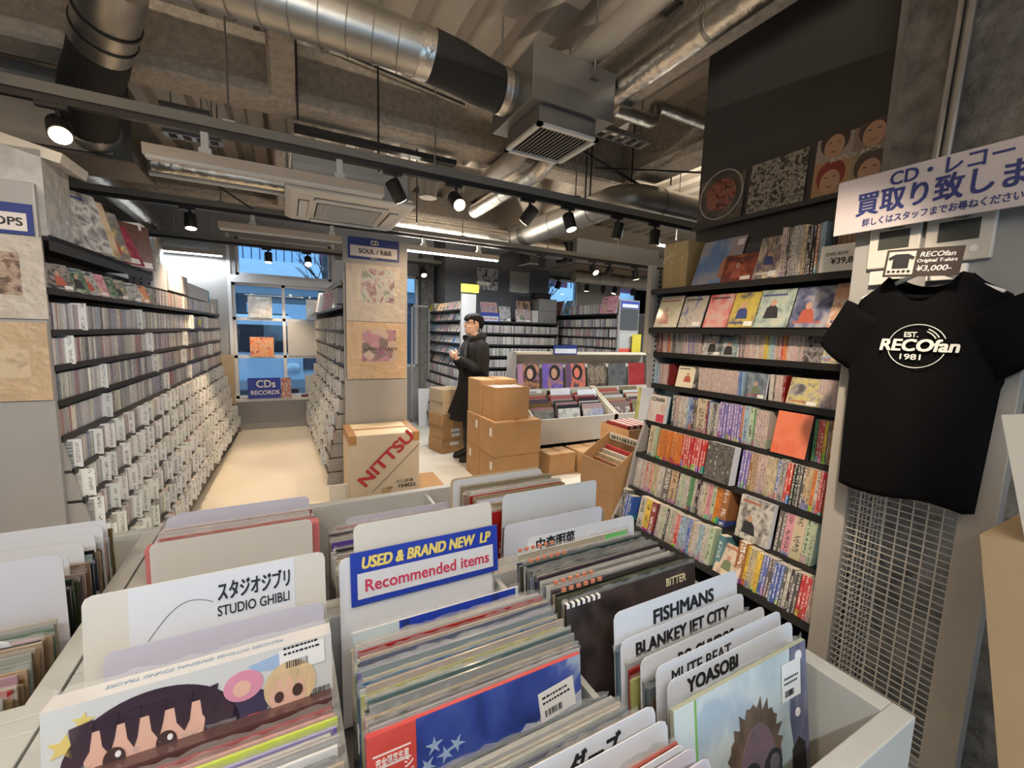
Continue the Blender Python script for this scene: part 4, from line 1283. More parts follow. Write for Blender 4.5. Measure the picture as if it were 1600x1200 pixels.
# sixth
books(5, [('at', 0.085), ('cream', 1, 48, 182), ('pale green', 1, 12, 182), ('gap', 4)], 303)
r = random.Random(5)
y = 0.165
for i in range(21):
    c = 'orange' if i < 10 else 'red'
    o = book(5, y, 0.0165, 0.178, c, r)
    y += 0.0172
facing('book', 'black boxed comic set facing out between red and purple spines on the sixth shelf', 'book', 5, 0.605, 0.145, 0.19, 0.05, artwork('black panel cover', [(0.04, 0.04, 0.04), (0.16, 0.15, 0.14), (0.05, 0.05, 0.05), (0.45, 0.43, 0.38)], 6, seed=43), 0.14)
books(5, [('at', 0.69), ('purple', 3, 14, 186), (['tan', 'rose', 'brown'], 6, 13, 184), ('cream', 4, 14, 184), ('blue', 1, 13, 186), ('grey', 1, 26, 192), ('red', 2, 14, 184), (['red', 'dark grey', 'black'], 4, 13, 182), (['tan', 'white', 'orange'], 3, 13, 184), (['white', 'red'], 3, 13, 184), ('orange', 2, 16, 180), ('cream', 1, 13, 178), (['dark grey', 'white', 'black'], 4, 14, 180)], 304)
# fifth
facing('book', 'yellow-green book standing edge out at the far end of the fifth shelf', 'book', 4, 0.02, 0.03, 0.2, 0.1, artwork('lime cover', [(0.5, 0.52, 0.1), (0.62, 0.6, 0.25), (0.1, 0.2, 0.1)], 4, seed=44), 0.1)
facing('book', 'dark teal book behind the white comic at the far end of the fifth shelf', 'book', 4, 0.11, 0.14, 0.21, 0.02, artwork('teal cover', [(0.02, 0.07, 0.1), (0.05, 0.13, 0.18)], 3, seed=45), 0.1, out=-0.07)
cn = facing('book', 'white comic facing out with red corner at the far end of the fifth shelf', 'book', 4, 0.105, 0.128, 0.165, 0.03, artwork('white comic cover', [(0.72, 0.68, 0.62), (0.68, 0.62, 0.55), (0.55, 0.4, 0.34)], 2.5, seed=46), 0.16)
lettering('CONAN', 0.034, INK, cn, frame((-0.055, -0.031, 0.125), (1, 0, 0), (0, 0, 1)), bold=0.0012, width=0.1, name='title')
b = MB(); b.box(0.005, 0.063, -0.0312, -0.03, 0.003, 0.05); b.build('red_band', mat('red band', (0.6, 0.06, 0.1), 0.4), cn)
books(4, [('at', 0.195), ('dark grey', 1, 26, 180), ('rose', 1, 16, 180), ('gap', 8), ('white', 4, 15, 182), ('pale blue', 1, 16, 184), ('blue', 1, 18, 184), ('dark grey', 2, 14, 176), ('cream', 1, 56, 188), ('maroon', 1, 12, 184), ('blue', 1, 12, 184), (['white', 'dark grey'], 4, 13, 176), ('purple', 8, 15.5, 188), ('orange', 1, 14, 188), ('pale blue', 1, 24, 190), ('pale green', 1, 26, 188), ('green', 1, 11, 184), ('pale pink', 5, 12, 182)], 305)
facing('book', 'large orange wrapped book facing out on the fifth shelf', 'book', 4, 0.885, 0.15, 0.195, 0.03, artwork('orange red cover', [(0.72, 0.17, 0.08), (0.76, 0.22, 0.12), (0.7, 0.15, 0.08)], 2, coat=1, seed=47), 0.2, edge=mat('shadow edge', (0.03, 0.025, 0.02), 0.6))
books(4, [('at', 0.965), ('green', 1, 15, 186), ('red', 2, 13, 186), ('yellow', 1, 13, 186), ('dark grey', 1, 12, 186), ('brown', 2, 14, 186), ('pink', 2, 12, 180)], 306)
# fourth: discs and pale slim cases
books(3, [('at', 0.02), ('pale blue', 3, 12, 125, 'cd'), (['grey', 'rose', 'pale pink'], 6, 11, 125, 'cd'), ('maroon', 1, 12, 125, 'cd')], 307)
facing('cd_case', 'cream booklet leaning open on the fourth shelf beside the dark case', 'CD', 3, 0.245, 0.1, 0.125, 0.006, mat('cream booklet', (0.7, 0.64, 0.48), 0.5), 0.35, out=-0.01, yaw=0.3)
facing('cd_case', 'dark case behind the leaning cream booklet on the fourth shelf', 'CD', 3, 0.235, 0.13, 0.125, 0.01, A_DARK, 0.05, out=-0.06)
books(3, [('at', 0.345), ('pale pink', 17, 14, 125, 'cd'), ('blue', 1, 12, 125, 'cd'), ('pale blue', 1, 12, 125, 'cd')], 308)
facing('cd_case', 'blue grey case facing out in the middle of the fourth shelf', 'CD', 3, 0.685, 0.1, 0.125, 0.01, artwork('slate cover', [(0.06, 0.09, 0.13), (0.16, 0.2, 0.24), (0.28, 0.33, 0.36)], 3, seed=48), 0.1)
books(3, [('at', 0.74), ('white', 2, 11, 125, 'cd'), ('black', 1, 11, 125, 'cd'), ('pale pink', 3, 12, 125, 'cd'), ('maroon', 1, 12, 125, 'cd')], 309)
facing('cd_case', 'grey and yellow cover leaning by the last pink cases on the fourth shelf', 'CD', 3, 0.9, 0.14, 0.125, 0.01, artwork('grey yellow cover', [(0.1, 0.1, 0.11), (0.35, 0.34, 0.32), (0.6, 0.52, 0.2), (0.16, 0.18, 0.25)], 3, seed=49), 0.3)
books(3, [('at', 0.955), ('pale pink', 13, 12, 125, 'cd')], 310)
# third: discs
books(2, [('at', 0.02), (['rose', 'dark grey', 'maroon', 'grey'], 9, 11, 125, 'cd'), ('orange', 1, 16, 135, 'cd'), (['dark grey', 'grey'], 4, 10, 125, 'cd'), (['rose', 'pale pink', 'grey', 'purple'], 16, 10.5, 125, 'cd')], 311)
facing('cd_case', 'blue grey cover facing out on the third shelf', 'CD', 2, 0.42, 0.12, 0.125, 0.01, A_GREY, 0.2, group='facing CDs on the third shelf')
facing('cd_case', 'teal patterned cover facing out on the third shelf', 'CD', 2, 0.51, 0.12, 0.125, 0.01, artwork('teal leaf cover', [(0.1, 0.16, 0.2), (0.2, 0.28, 0.3), (0.5, 0.5, 0.46)], 5, seed=50), 0.2, group='facing CDs on the third shelf')
books(2, [('at', 0.565), (['rose', 'grey', 'dark grey'], 6, 10.5, 125, 'cd'), (['white', 'cream', 'rose'], 7, 10.5, 125, 'cd'), ('yellow', 1, 12, 125, 'cd'), ('pale green', 2, 10.5, 125, 'cd'), ('pale blue', 1, 14, 130, 'cd'), (['red', 'rose', 'tan'], 4, 10.5, 125, 'cd'), ('orange', 1, 10.5, 125, 'cd'), (['pale pink', 'grey', 'rose'], 8, 11, 125, 'cd')], 312)
facing('cd_case', 'black cover facing out near the mesh on the third shelf', 'CD', 2, 0.92, 0.08, 0.125, 0.01, A_DARK, 0.2)
facing('cd_case', 'blue and cream cover nearest the mesh on the third shelf', 'CD', 2, 1.03, 0.14, 0.125, 0.012, artwork('blue cream cover', [(0.6, 0.58, 0.5), (0.15, 0.25, 0.5), (0.5, 0.45, 0.2), (0.55, 0.6, 0.65)], 3, seed=51), 0.2)
# second: large face-out books
for y, w, h, cols, lab in [(0.15, 0.17, 0.19, [(0.62, 0.58, 0.4), (0.68, 0.64, 0.52), (0.5, 0.52, 0.3)], 'pale cream book with lime edge'), (0.32, 0.15, 0.18, [(0.42, 0.36, 0.32), (0.5, 0.45, 0.4), (0.15, 0.2, 0.35)], 'grey brown book'),
                           (0.48, 0.145, 0.18, [(0.55, 0.1, 0.12), (0.62, 0.3, 0.28), (0.5, 0.42, 0.38)], 'pinkish red book'), (0.615, 0.145, 0.18, [(0.55, 0.42, 0.06), (0.5, 0.4, 0.1), (0.1, 0.1, 0.12)], 'yellow and black book'),
                           (0.76, 0.16, 0.185, [(0.12, 0.14, 0.12), (0.35, 0.45, 0.42), (0.5, 0.52, 0.42)], 'pale green book with dark middle'), (0.92, 0.15, 0.185, [(0.04, 0.05, 0.1), (0.15, 0.17, 0.28), (0.4, 0.38, 0.4)], 'dark blue book'),
                           (1.06, 0.13, 0.19, [(0.55, 0.5, 0.42), (0.5, 0.25, 0.15), (0.6, 0.55, 0.48)], 'cream and rust book')]:
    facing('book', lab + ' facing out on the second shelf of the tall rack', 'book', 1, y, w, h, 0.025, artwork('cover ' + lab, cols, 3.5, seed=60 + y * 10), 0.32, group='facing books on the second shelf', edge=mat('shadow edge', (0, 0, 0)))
# top shelf
GOLDW = mat('gold wrapped paper', (0.5, 0.37, 0.17), 0.35, coat=1.0, noise=0.15, nscale=6, bump=0.9, bscale=8)
b = MB(); b.box(-0.16, -0.02, 0.07, 0.24, 1.803, 2.065)
tag(b.build('gift_box', GOLDW, bevel=0.004), 'gold paper box in clinging clear wrap at the far end of the top shelf', 'box').matrix_world = M3
bc = facing('record_sleeve', 'large blue beach cover leaning on the top shelf beside the gold box', 'record', 0, 0.43, 0.25, 0.25, 0.012, artwork('blue beach cover', [(0.1, 0.16, 0.36), (0.13, 0.24, 0.46), (0.34, 0.34, 0.42), (0.36, 0.28, 0.3)], 1.6, distort=0.2, seed=70), 0.35, edge=BLACKM)
b = MB(); b.prism([(0.02, 0.03), (0.045, 0.03), (0.05, 0.1), (0.06, 0.13), (0.075, 0.165), (0.065, 0.17), (0.045, 0.14), (0.03, 0.14), (0.02, 0.1)], -0.0125, -0.012, axis='y'); b.build('figure_print', mat('skin print', (0.45, 0.2, 0.13), 0.5), bc)
b = MB(); b.box(0.08, 0.115, -0.0125, -0.012, 0.2, 0.235); b.build('price_sticker', LABELW, bc)
facing('record_sleeve', 'small dark red cover with orange figure on the top shelf', 'record', 0, 0.565, 0.17, 0.14, 0.012, artwork('maroon figure cover', [(0.12, 0.02, 0.02), (0.2, 0.04, 0.03), (0.5, 0.14, 0.06)], 2.5, seed=71), 0.3)
facing('record_sleeve', 'small cover with yellow dress figure on the top shelf', 'record', 0, 0.71, 0.11, 0.2, 0.012, artwork('yellow dress cover', [(0.55, 0.38, 0.05), (0.6, 0.5, 0.35), (0.1, 0.09, 0.14), (0.45, 0.32, 0.2)], 2.2, seed=72), 0.25)
books(0, [('at', 0.765), ('pale pink', 1, 20, 220), ('dark grey', 3, 11, 215), ('white', 3, 12, 218), ('cream', 2, 10, 218), ('black', 3, 11, 205), ('brown', 1, 13, 210), ('pale blue', 2, 12, 212)], 313, d=0.16)
b = thing('slipcase', 'black slipcase of brown boxed discs behind the price card on the top shelf', 'box set'); b.matrix_world = M3
mb = MB(); mb.box(-0.18, 0.0, 0.975, 0.985, 1.803, 2.03); mb.box(-0.18, 0.0, 0.975, 1.15, 2.02, 2.03); mb.build('case', BLACK, b)
for i in range(9):
    mb = MB(); mb.box(-0.15, -0.006, 0.987 + i * 0.0175, 1.002 + i * 0.0175, 1.803, 2.015); o = mb.build('volume', mat('brown spine', (0.22, 0.14, 0.09), 0.5), b)
pc = thing('price_card', 'white price card reading 39,800 yen before the slipcase on the top shelf', 'price card'); pc.matrix_world = M3 @ Matrix.Translation((0.012, 0.94, 1.805)) @ Matrix.Rotation(math.pi / 2, 4, 'Z')
mb = MB(); mb.box(0, 0.19, -0.001, 0.001, 0, 0.105); mb.build('card', LABELW, pc)
lettering('¥39,800', 0.034, INK, pc, frame((0.04, -0.0016, 0.03), (1, 0, 0), (0, 0, 1)), bold=0.0008)
lettering('DVD-BOX', 0.018, INK, pc, frame((0.02, -0.0016, 0.064), (1, 0, 0), (0, 0, 1)))
# records standing along the dark wall
def wall_record(label, ya, w, art):
    o = bpy.data.objects.new('record_sleeve', sleeve_mesh('record_sleeve', w, 0.34, 0.008, art, BLACKM))
    COL.objects.link(o)
    o.matrix_world = Matrix.Translation((2.312, ya, 2.216)) @ Matrix.Rotation(-math.pi / 2, 4, 'Z') @ Matrix.Rotation(-0.06, 4, 'X')
    return tag(o, label, 'record', 'records on the dark wall ledge')


pd = wall_record('clear-sleeved picture disc on the dark wall ledge, farthest of three', 1.78, 0.30, artwork('dark disc sleeve', [(0.03, 0.025, 0.025), (0.08, 0.06, 0.05), (0.2, 0.16, 0.12)], 3, coat=1, bump=.5, seed=80))
b = MB(); b.tube([(0.14 * math.cos(k / 40 * 2 * math.pi), -0.0095, 0.16 + 0.14 * math.sin(k / 40 * 2 * math.pi)) for k in range(41)], 0.004, 6, cap=False); b.build('disc_rim', mat('pale rim', (0.5, 0.46, 0.42), 0.4), pd)
b = MB(); b.prism([(0.1 * math.cos(k / 24 * 2 * math.pi), 0.16 + 0.09 * math.sin(k / 24 * 2 * math.pi)) for k in range(24)], -0.0092, -0.008, axis='y'); b.build('disc_picture', artwork('red group picture', [(0.05, 0.02, 0.02), (0.25, 0.04, 0.04), (0.4, 0.16, 0.1), (0.06, 0.03, 0.03)], 6, seed=81), pd)
wall_record('black and white crowd photograph sleeve between two others on the dark wall ledge', 1.45, 0.30, artwork('crowd picture', [(0.02, 0.02, 0.02), (0.06, 0.055, 0.05), (0.5, 0.46, 0.4), (0.05, 0.05, 0.045)], 16, coat=1, seed=82))
fc = wall_record('cover with four faces in quarters on the dark wall ledge', 1.11, 0.31, mat('tan cover', (0.5, 0.36, 0.27), 0.4, coat=1.0, noise=0.1, nscale=4))
SKIN_P, HAIR_P = mat('skin print2', (0.6, 0.36, 0.24), 0.4, coat=1.0), mat('hair print', (0.06, 0.035, 0.03), 0.4, coat=1.0)
for i, (cx, cz) in enumerate(((-0.078, 0.245), (0.078, 0.245), (-0.078, 0.085), (0.078, 0.085))):
    b = MB(); b.box(cx - 0.077, cx + 0.077, -0.0085, -0.008, cz - 0.08, cz + 0.08); b.build('quarter', mat('quarter %d' % i, [(0.45, 0.4, 0.36), (0.3, 0.22, 0.18), (0.5, 0.3, 0.16), (0.4, 0.3, 0.2)][i], 0.4, coat=1.0), fc)
    b = MB(); b.prism([(cx + 0.062 * math.cos(k / 20 * 2 * math.pi), cz + 0.008 + 0.07 * math.sin(k / 20 * 2 * math.pi)) for k in range(20)], -0.0092, -0.0086, axis='y'); b.build('hair', [HAIR_P, HAIR_P, mat('red cap', (0.3, 0.05, 0.05), 0.5), HAIR_P][i], fc)
    b = MB(); b.prism([(cx + 0.043 * math.cos(k / 20 * 2 * math.pi), cz - 0.02 + 0.055 * math.sin(k / 20 * 2 * math.pi)) for k in range(20)], -0.0098, -0.0093, axis='y'); b.build('face', SKIN_P, fc)
    b = MB()
    for ex in (-0.018, 0.018): b.prism([(cx + ex + 0.008 * math.cos(k / 10 * 2 * math.pi), cz + 0.0 + 0.003 * math.sin(k / 10 * 2 * math.pi)) for k in range(10)], -0.0102, -0.0099, axis='y')
    b.prism([(cx - 0.02, cz - 0.04), (cx, cz - 0.048), (cx + 0.02, cz - 0.04), (cx, cz - 0.043)], -0.0102, -0.0099, axis='y')
    b.build('features', HAIR_P, fc)
lettering('BOOGIE BACK', 0.026, WHITEI, fc, frame((-0.09, -0.0108, 0.152), (1, 0, 0), (0, 0, 1)), bold=0.001, width=0.2, shear=0.2)

# ---------------------------------------------------------------- wire mesh stand, T-shirt, signs, wall controllers
XF = 1.66
ms = thing('mesh_stand', 'wire mesh display stand with grey posts carrying the black T-shirt', 'display stand', (XF, 0.54, 0))
STEEL = mat('satin steel wire', (0.66, 0.63, 0.58), 0.4, 0.5)
POSTM = mat('warm grey post', (0.36, 0.34, 0.31), 0.45, noise=0.06, nscale=5)
for y0, y1, n in ((0.15, 0.215, 'post'), (-0.19, -0.115, 'post')):
    b = MB(); b.box(0, 0.05, y0, y1, 0.0, 1.598); b.build(n, POSTM, ms, bevel=0.003)
b = MB()
z = 0.06
while z < 1.6:
    b.tube([(0.02, -0.12, z), (0.02, 0.155, z)], 0.0022, 5); z += 0.022
for i in range(9):
    y = -0.115 + i * 0.0335
    b.tube([(0.023, y, 0.05), (0.023, y, 1.6)], 0.0023, 5)
b.build('front_mesh', STEEL, ms)
b = MB()
z = 0.06
while z < 1.6:
    b.tube([(0.05, 0.16, z), (0.33, 0.16, z)], 0.0016, 5); z += 0.024
for i in range(9):
    b.tube([(0.06 + i * 0.033, 0.163, 0.05), (0.06 + i * 0.033, 0.163, 1.6)], 0.0018, 5)
b.build('side_mesh', STEEL, ms)
b = MB(); b.box(0.0, 0.06, -1.2, 0.215, 1.60, 2.01); b.build('header_panel', mat('grey header board', (0.27, 0.275, 0.275), 0.6, noise=0.12, nscale=9), ms)

# T-shirt: traced outline (y along the aisle reversed to u = toward the viewer), thickness and soft folds
ts = thing('t_shirt', 'black short-sleeved T-shirt with white record logo hanging on the wire mesh', 'T-shirt', (1.56, 0.54, 1.40))
half = [(0.062, 0.318), (0.075, 0.312), (0.10, 0.300), (0.15, 0.275), (0.195, 0.215), (0.225, 0.14), (0.245, 0.062), (0.20, 0.045), (0.165, 0.038)]
BLK = mat('black cotton', (0.002, 0.002, 0.0025), 0.95, bump=0.1, bscale=300, spec=0.12)


def shirt_surface(u, v):
    """x offset of the cloth front for the body: rounded chest, drawn-back sides, shallow folds"""
    a = abs(u) / 0.17
    return 0.045 * max(0.0, a - 0.2) ** 1.6 + 0.006 * math.sin(u * 46 + v * 5) * min(1.0, max(0.0, 0.25 - v) * 2.5) + 0.03 * max(0, v - 0.2)


def profile(v):
    """half width of body at height v"""
    if v > 0.30: return 0.085 + (0.318 - v) * 1.2
    if v > 0.26: return 0.11 + (0.30 - v) * 1.4
    if v > 0.03: return 0.165 + (0.26 - v) * 0.02
    return 0.166 - (0.03 - v) * 0.03


for side, name in ((1, 'front_panel'), (-1, 'back_panel')):
    b = MB(); rows = []
    N, R = 28, 36
    for j in range(R + 1):
        v = -0.325 + (0.318 + 0.325) * j / R
        w = profile(v)
        line = []
        for i in range(N + 1):
            u = w * (2 * i / N - 1)
            vv = v
            if v > 0.24:
                neck = 0.075 if side == 1 else 0.03
                dip = max(0.0, 1 - (u / 0.075) ** 2)
                vv = v - dip * neck * (v - 0.24) / 0.078
                vv -= max(0, abs(u) - 0.075) * 0.35 * (v - 0.24) / 0.078
            if v < -0.30: vv += 0.010 * math.sin(u * 20)
            x = shirt_surface(u, v) if side == 1 else 0.075 - shirt_surface(u, v) * 0.15
            if abs(i - N / 2) == N / 2: x = 0.055
            line.append((x, -u, vv))
        rows.append(line)
    b.loft(rows, cap=False, closed=False)
    o = b.build(name, BLK, ts, smooth=True)
    s = o.modifiers.new('thickness', 'SOLIDIFY'); s.thickness = 0.0025
for sgn in (1, -1):
    b = MB(); rings = []
    for k in range(9):
        f = k / 8
        c = Vector((0.035 + 0.01 * f, -sgn * (0.125 + 0.085 * f), 0.215 - 0.135 * f))
        n = Vector((0, -sgn * (0.83 - 0.1 * f), 0.55 + .1 * f)).normalized()
        hw = 0.078 - 0.012 * f
        rings.append([c + n * hw * math.cos(q / 18 * 2 * math.pi) + Vector((1, 0, 0)) * (0.030 + 0.005 * math.sin(3 * q / 18 * 6.28)) * math.sin(q / 18 * 2 * math.pi) for q in range(18)])
    b.loft(rings, cap=False)
    o = b.build('sleeve', BLK, ts, smooth=True)
    s = o.modifiers.new('thickness', 'SOLIDIFY'); s.thickness = 0.0025
b = MB(); b.tube([(0.02, 0.075 * math.cos(q / 16 * math.pi) , 0.305 - 0.05 * math.sin(q / 16 * math.pi)) for q in range(17)], 0.007, 8); b.build('collar', BLK, ts, smooth=True)
LOGO = mat('white shirt print', (0.66, 0.66, 0.62), 0.6)
FL = frame((-0.0075, 0, 0), (0, -1, 0), (0, 0, 1))


def on_shirt(y, z): return frame((-0.0085, -y, z), (0, -1, 0), (0, 0, 1))


lettering('RECOfan', 0.046, LOGO, ts, on_shirt(-0.075, 0.104), bold=0.003, width=0.168, shear=0.12)
lettering('EST.', 0.02, LOGO, ts, on_shirt(-0.02, 0.143), bold=0.001, width=0.03)
lettering('1981', 0.022, LOGO, ts, on_shirt(-0.028, 0.08), bold=0.001, width=0.045)
for a0, a1 in ((0.12 * math.pi, 0.93 * math.pi), (1.09 * math.pi, 1.9 * math.pi)):
    b = MB(); b.tube([(-0.0075, -(0.010 + 0.063 * math.cos(a0 + (a1 - a0) * k / 24)), 0.118 + 0.060 * math.sin(a0 + (a1 - a0) * k / 24)) for k in range(25)], 0.0012, 6); b.build('logo_ring', LOGO, ts)
for rr in (0.052, 0.045):
    b = MB(); b.tube([(-0.0075, -(0.010 + rr * math.cos(0.16 * math.pi + 0.2 * math.pi * k / 8)), 0.118 + rr * math.sin(0.16 * math.pi + 0.2 * math.pi * k / 8)) for k in range(9)], 0.0015, 6); b.build('logo_glint', LOGO, ts)
hg = thing('coat_hanger', 'clear hanger with hook under the price card holding the T-shirt', 'hanger', (1.60, 0.54, 1.66))
b = MB(); b.tube([(0, 0.15, 0.0), (0, 0.03, 0.06), (0, 0, 0.07), (0, -0.03, 0.06), (0, -0.15, 0.0)], 0.006, 8); b.build('arm', PLASTW, hg, smooth=True)
b = MB(); b.tube([(0, 0, 0.07), (0, 0, 0.1), (0.02, 0, 0.12), (0.05, 0, 0.11)], 0.003, 8); b.build('hook', STEEL, hg, smooth=True)

XS = 1.60
sg = thing('sign_board', 'large white board with blue Japanese buying notice above the T-shirt', 'sign', (XS, 0.795, 1.875))
SG = frame((0, 0, 0), (0, -1, 0), (0, 0, 1))
b = MB(); b.box(0, 0.006, -0.98, 0, -0.008, 0.16); b.build('board', mat('white sign board', (0.46, 0.42, 0.43), 0.5), sg, bevel=0.002)
SBLUE = mat('sign blue', (0.012, 0.022, 0.13), 0.6)


def on_sign(u, v): return frame((-0.0008, -u, v), (0, -1, 0), (0, 0, 1))


lettering('CD・レコード', 0.052, SBLUE, sg, on_sign(0.135, 0.113), bold=0.0022, width=0.29)
lettering('買取り致します', 0.074, SBLUE, sg, on_sign(0.055, 0.046), bold=0.0035, width=0.42)
lettering('詳しくはスタッフまでお尋ねください。', 0.025, SBLUE, sg, on_sign(0.078, 0.009), bold=0.0008, width=0.34)

for k, (ya, w, lab) in enumerate(((0.71, 0.125, 'wall controller with grey screen, nearer the book rack, under the white notice board'), (0.575, 0.14, 'larger wall controller with grey screen and round button under the white notice board'))):
    wc = thing('wall_controller', lab, 'controller', (1.655, ya, 1.755), group='wall controllers')
    b = MB(); b.box(-0.012, 0.004, -w, 0, 0, 0.125); b.build('case', mat('controller plastic', (0.52, 0.5, 0.45), 0.45), wc, bevel=0.004)
    b = MB(); b.box(-0.0128, -0.012, -w * .8, -w * .2, 0.055, 0.11); b.build('screen', mat('grey screen', (0.05, 0.055, 0.05), 0.2), wc)
    b = MB(); b.tube([(-0.0135, -w * .75, 0.03), (-0.012, -w * .75, 0.03)], 0.009, 14); b.build('button', PLASTW, wc)
    lettering('MITSUBISHI', 0.007, INK, wc, frame((-0.0128, -w * .4, 0.114), (0, -1, 0), (0, 0, 1)))
    b = MB(); b.box(-0.014, 0.002, -w * .7, -w * .1, -0.05, -0.008); b.build('switch_plate', PLASTW, wc, bevel=0.002)
pc = thing('price_card', 'dark brown T-shirt price card reading 3,000 yen clipped above the T-shirt collar', 'price card'); pc.matrix_world = Matrix.Translation((1.52, 0.615, 1.712)) @ Matrix.Rotation(0.07, 4, 'X')
b = MB(); b.box(0, 0.003, -0.16, 0, 0, 0.074); b.build('card', mat('dark brown card', (0.025, 0.017, 0.015), 0.6), pc)
b = MB(); b.box(-0.001, 0, -0.066, -0.006, 0.006, 0.068); b.build('picture_field', mat('pale field', (0.55, 0.52, 0.48), 0.5), pc)
b = MB(); b.prism([(-0.018, 0.022), (-0.018, 0.048), (-0.010, 0.044), (-0.007, 0.052), (-0.022, 0.061), (-0.05, 0.061), (-0.065, 0.052), (-0.062, 0.044), (-0.054, 0.048), (-0.054, 0.022)], -0.0018, -0.001, axis='x'); b.build('shirt_picture', INK, pc)
b = MB()
for i in range(5): b.prism([(-0.013 - i * 0.011 + 0.004 * math.cos(q), 0.014 + 0.004 * math.sin(q)) for q in [k / 8 * 6.283 for k in range(8)]], -0.0018, -0.001, axis='x')
b.build('size_dots', INK, pc)
for s_, size, u, v, w_ in (('RECOfan', 0.018, 0.074, 0.051, 0.07), ('Original T-shirt', 0.012, 0.07, 0.037, 0.08), ('¥3,000-', 0.02, 0.072, 0.014, 0.07)):
    lettering(s_, size, WHITEI, pc, frame((-0.0008, -u, v), (0, -1, 0), (0, 0, 1)), bold=0.0005, width=w_, shear=0.15)
# conduit, cable and clutter by the concrete wall
b = MB(); b.tube([(1.99, 0.675, 1.9), (1.99, 0.64, 3.4)], 0.014, 10); b.tube([(1.995, 0.705, 1.9), (1.995, 0.67, 3.4)], 0.012, 10)
tag(b.build('conduit', GALVD), 'twin grey conduit running up the rough concrete wall', 'conduit')
wire('black cable hanging loosely down the rough concrete wall', [(2.0, 0.36, 3.4), (2.0, 0.38, 3.0), (2.0, 0.35, 2.75), (2.0, 0.36, 2.6), (2.0, 0.30, 2.52), (2.0, 0.24, 2.4), (2.0, 0.2, 2.3)], 0.006, 'cable', 'cable')
b = MB(); b.box(0, 0.35, -0.25, 0.0, 0.0, 1.17)
tag(b.build('cardboard_box', mat('dusty tan cardboard', (0.4, 0.3, 0.18), .8, noise=.1, nscale=4), loc=(1.2, 0.078, 0), rot=(-0.167, 0, 0)), 'tall tan cardboard carton standing beyond the wire mesh', 'box')
b = MB(); b.box(0, 0.012, -0.3, 0.0, 0.0, 0.235)
tag(b.build('white_board', mat('cream board', (0.6, 0.58, 0.52), 0.5), loc=(1.2, 0.215, 1.165), rot=(-0.24, 0, 0.0)), 'cream board leaning on top of the tall tan carton', 'board')
# ---------------------------------------------------------------- record bins
RIMZ = 0.955


def bin_unit(label, xs, y0, y1, mids=(), skin=BINM, front=True):
    """xs: edges of the compartments' columns; y0..y1 depth; mids: cross dividers"""
    t = thing('record_bin', label, 'record bin', (0, 0, 0))
    X0, X1 = xs[0], xs[-1]
    mb = MB(); mb.box(X0, X1, y0 + .02, y1 - .02, 0.0, 0.70); mb.build('base_cabinet', skin, t)
    mb = MB(); mb.box(X0 + .01, X1 - .01, y0 + .02, y1 - .02, 0.70, 0.715); mb.build('floor_panel', GREYM, t)
    for y in (y0, y1 - 0.03):
        mb = MB(); mb.box(X0, X1, y, y + 0.03, 0.0, RIMZ); mb.build('front_panel' if y == y0 else 'back_panel', skin, t, bevel=0.002)
    for i, x in enumerate(xs):
        a, c = (x, x + .035) if i == 0 else ((x - .035, x) if i == len(xs) - 1 else (x - .006, x + .006))
        mb = MB(); mb.box(a, c, y0 + .03, y1 - .03, 0.70, RIMZ - (0 if i in (0, len(xs) - 1) else 0.012)); mb.build('side_panel' if i in (0, len(xs) - 1) else 'divider', skin, t, bevel=0.0015)
    for m_ in mids:
        mb = MB(); mb.box(X0 + .035, X1 - .035, m_ - .006, m_ + .006, 0.715, RIMZ - 0.03); mb.build('divider', GREYM, t)
    return t


bin_unit('pale grey record bin unit with three bins, closest to the wire mesh stand', (-0.318, 0.052, 0.425, 0.838), 0.224, 0.875, (0.475,))
bin_unit('pale grey record bin unit back to back behind the closest one', (-0.318, 0.052, 0.425, 0.838), 0.877, 1.46, ())
bin_unit('cream record bin unit in front of the OPS end panel', (-1.08, -0.705, -0.322), 0.224, 0.798, (0.475,))
bin_unit('cream record bin unit back to back, nearest the OPS end panel', (-1.08, -0.705, -0.322), 0.80, 1.46, ())

THK = {}
for d in (0.0026, 0.0032, 0.0045, 0.0065, 0.009):
    mb = MB(); mb.box(-0.1575, 0.1575, -d, 0, 0, 0.315); THK[d] = mb.mesh('record_sleeve', [SLEEVE])
WRAP = mat('clear sleeve lip', (0.62, 0.61, 0.58), 0.1, spec=0.8, alpha=0.26)
LIPS = []
for s in range(4):
    r = random.Random(s); mb = MB(); a = []; c = []
    for i in range(29):
        x = -0.161 + 0.0115 * i
        a.append((x, -0.001 + 0.0008 * math.sin(i * 1.3 + s), 0.312)); c.append((x, -0.001 + r.uniform(-0.0028, 0.0028), 0.3205 + r.uniform(-0.0015, 0.0035)))
    mb.loft([a, c], closed=False, cap=False)
    LIPS.append(mb.mesh('plastic_lip', [WRAP], True))


def lp(label, group, xc, yt, zt, d=0.0045, col=(0.5, 0.5, 0.5), lean=0.12, art=None, lip=True, yaw=0.0, r=rng, w=0.315, h=0.315, edge=None, name='record_sleeve', cat='record'):
    if art is None:
        me = THK[d]
    else:
        me = sleeve_mesh(name, w, h, d, art, edge)
    o = bpy.data.objects.new(name, me)
    COL.objects.link(o)
    o.matrix_world = Matrix.Translation((xc, yt - h * math.sin(lean), zt - h * math.cos(lean))) @ Matrix.Rotation(yaw, 4, 'Z') @ Matrix.Rotation(-lean, 4, 'X')
    o.color = (*col, 1)
    tag(o, label, cat, group)
    if lip:
        l = bpy.data.objects.new('plastic_lip', r.choice(LIPS)); COL.objects.link(l); l.parent = o
        if h != 0.315: l.location = (0, 0, h - 0.315)
    return o


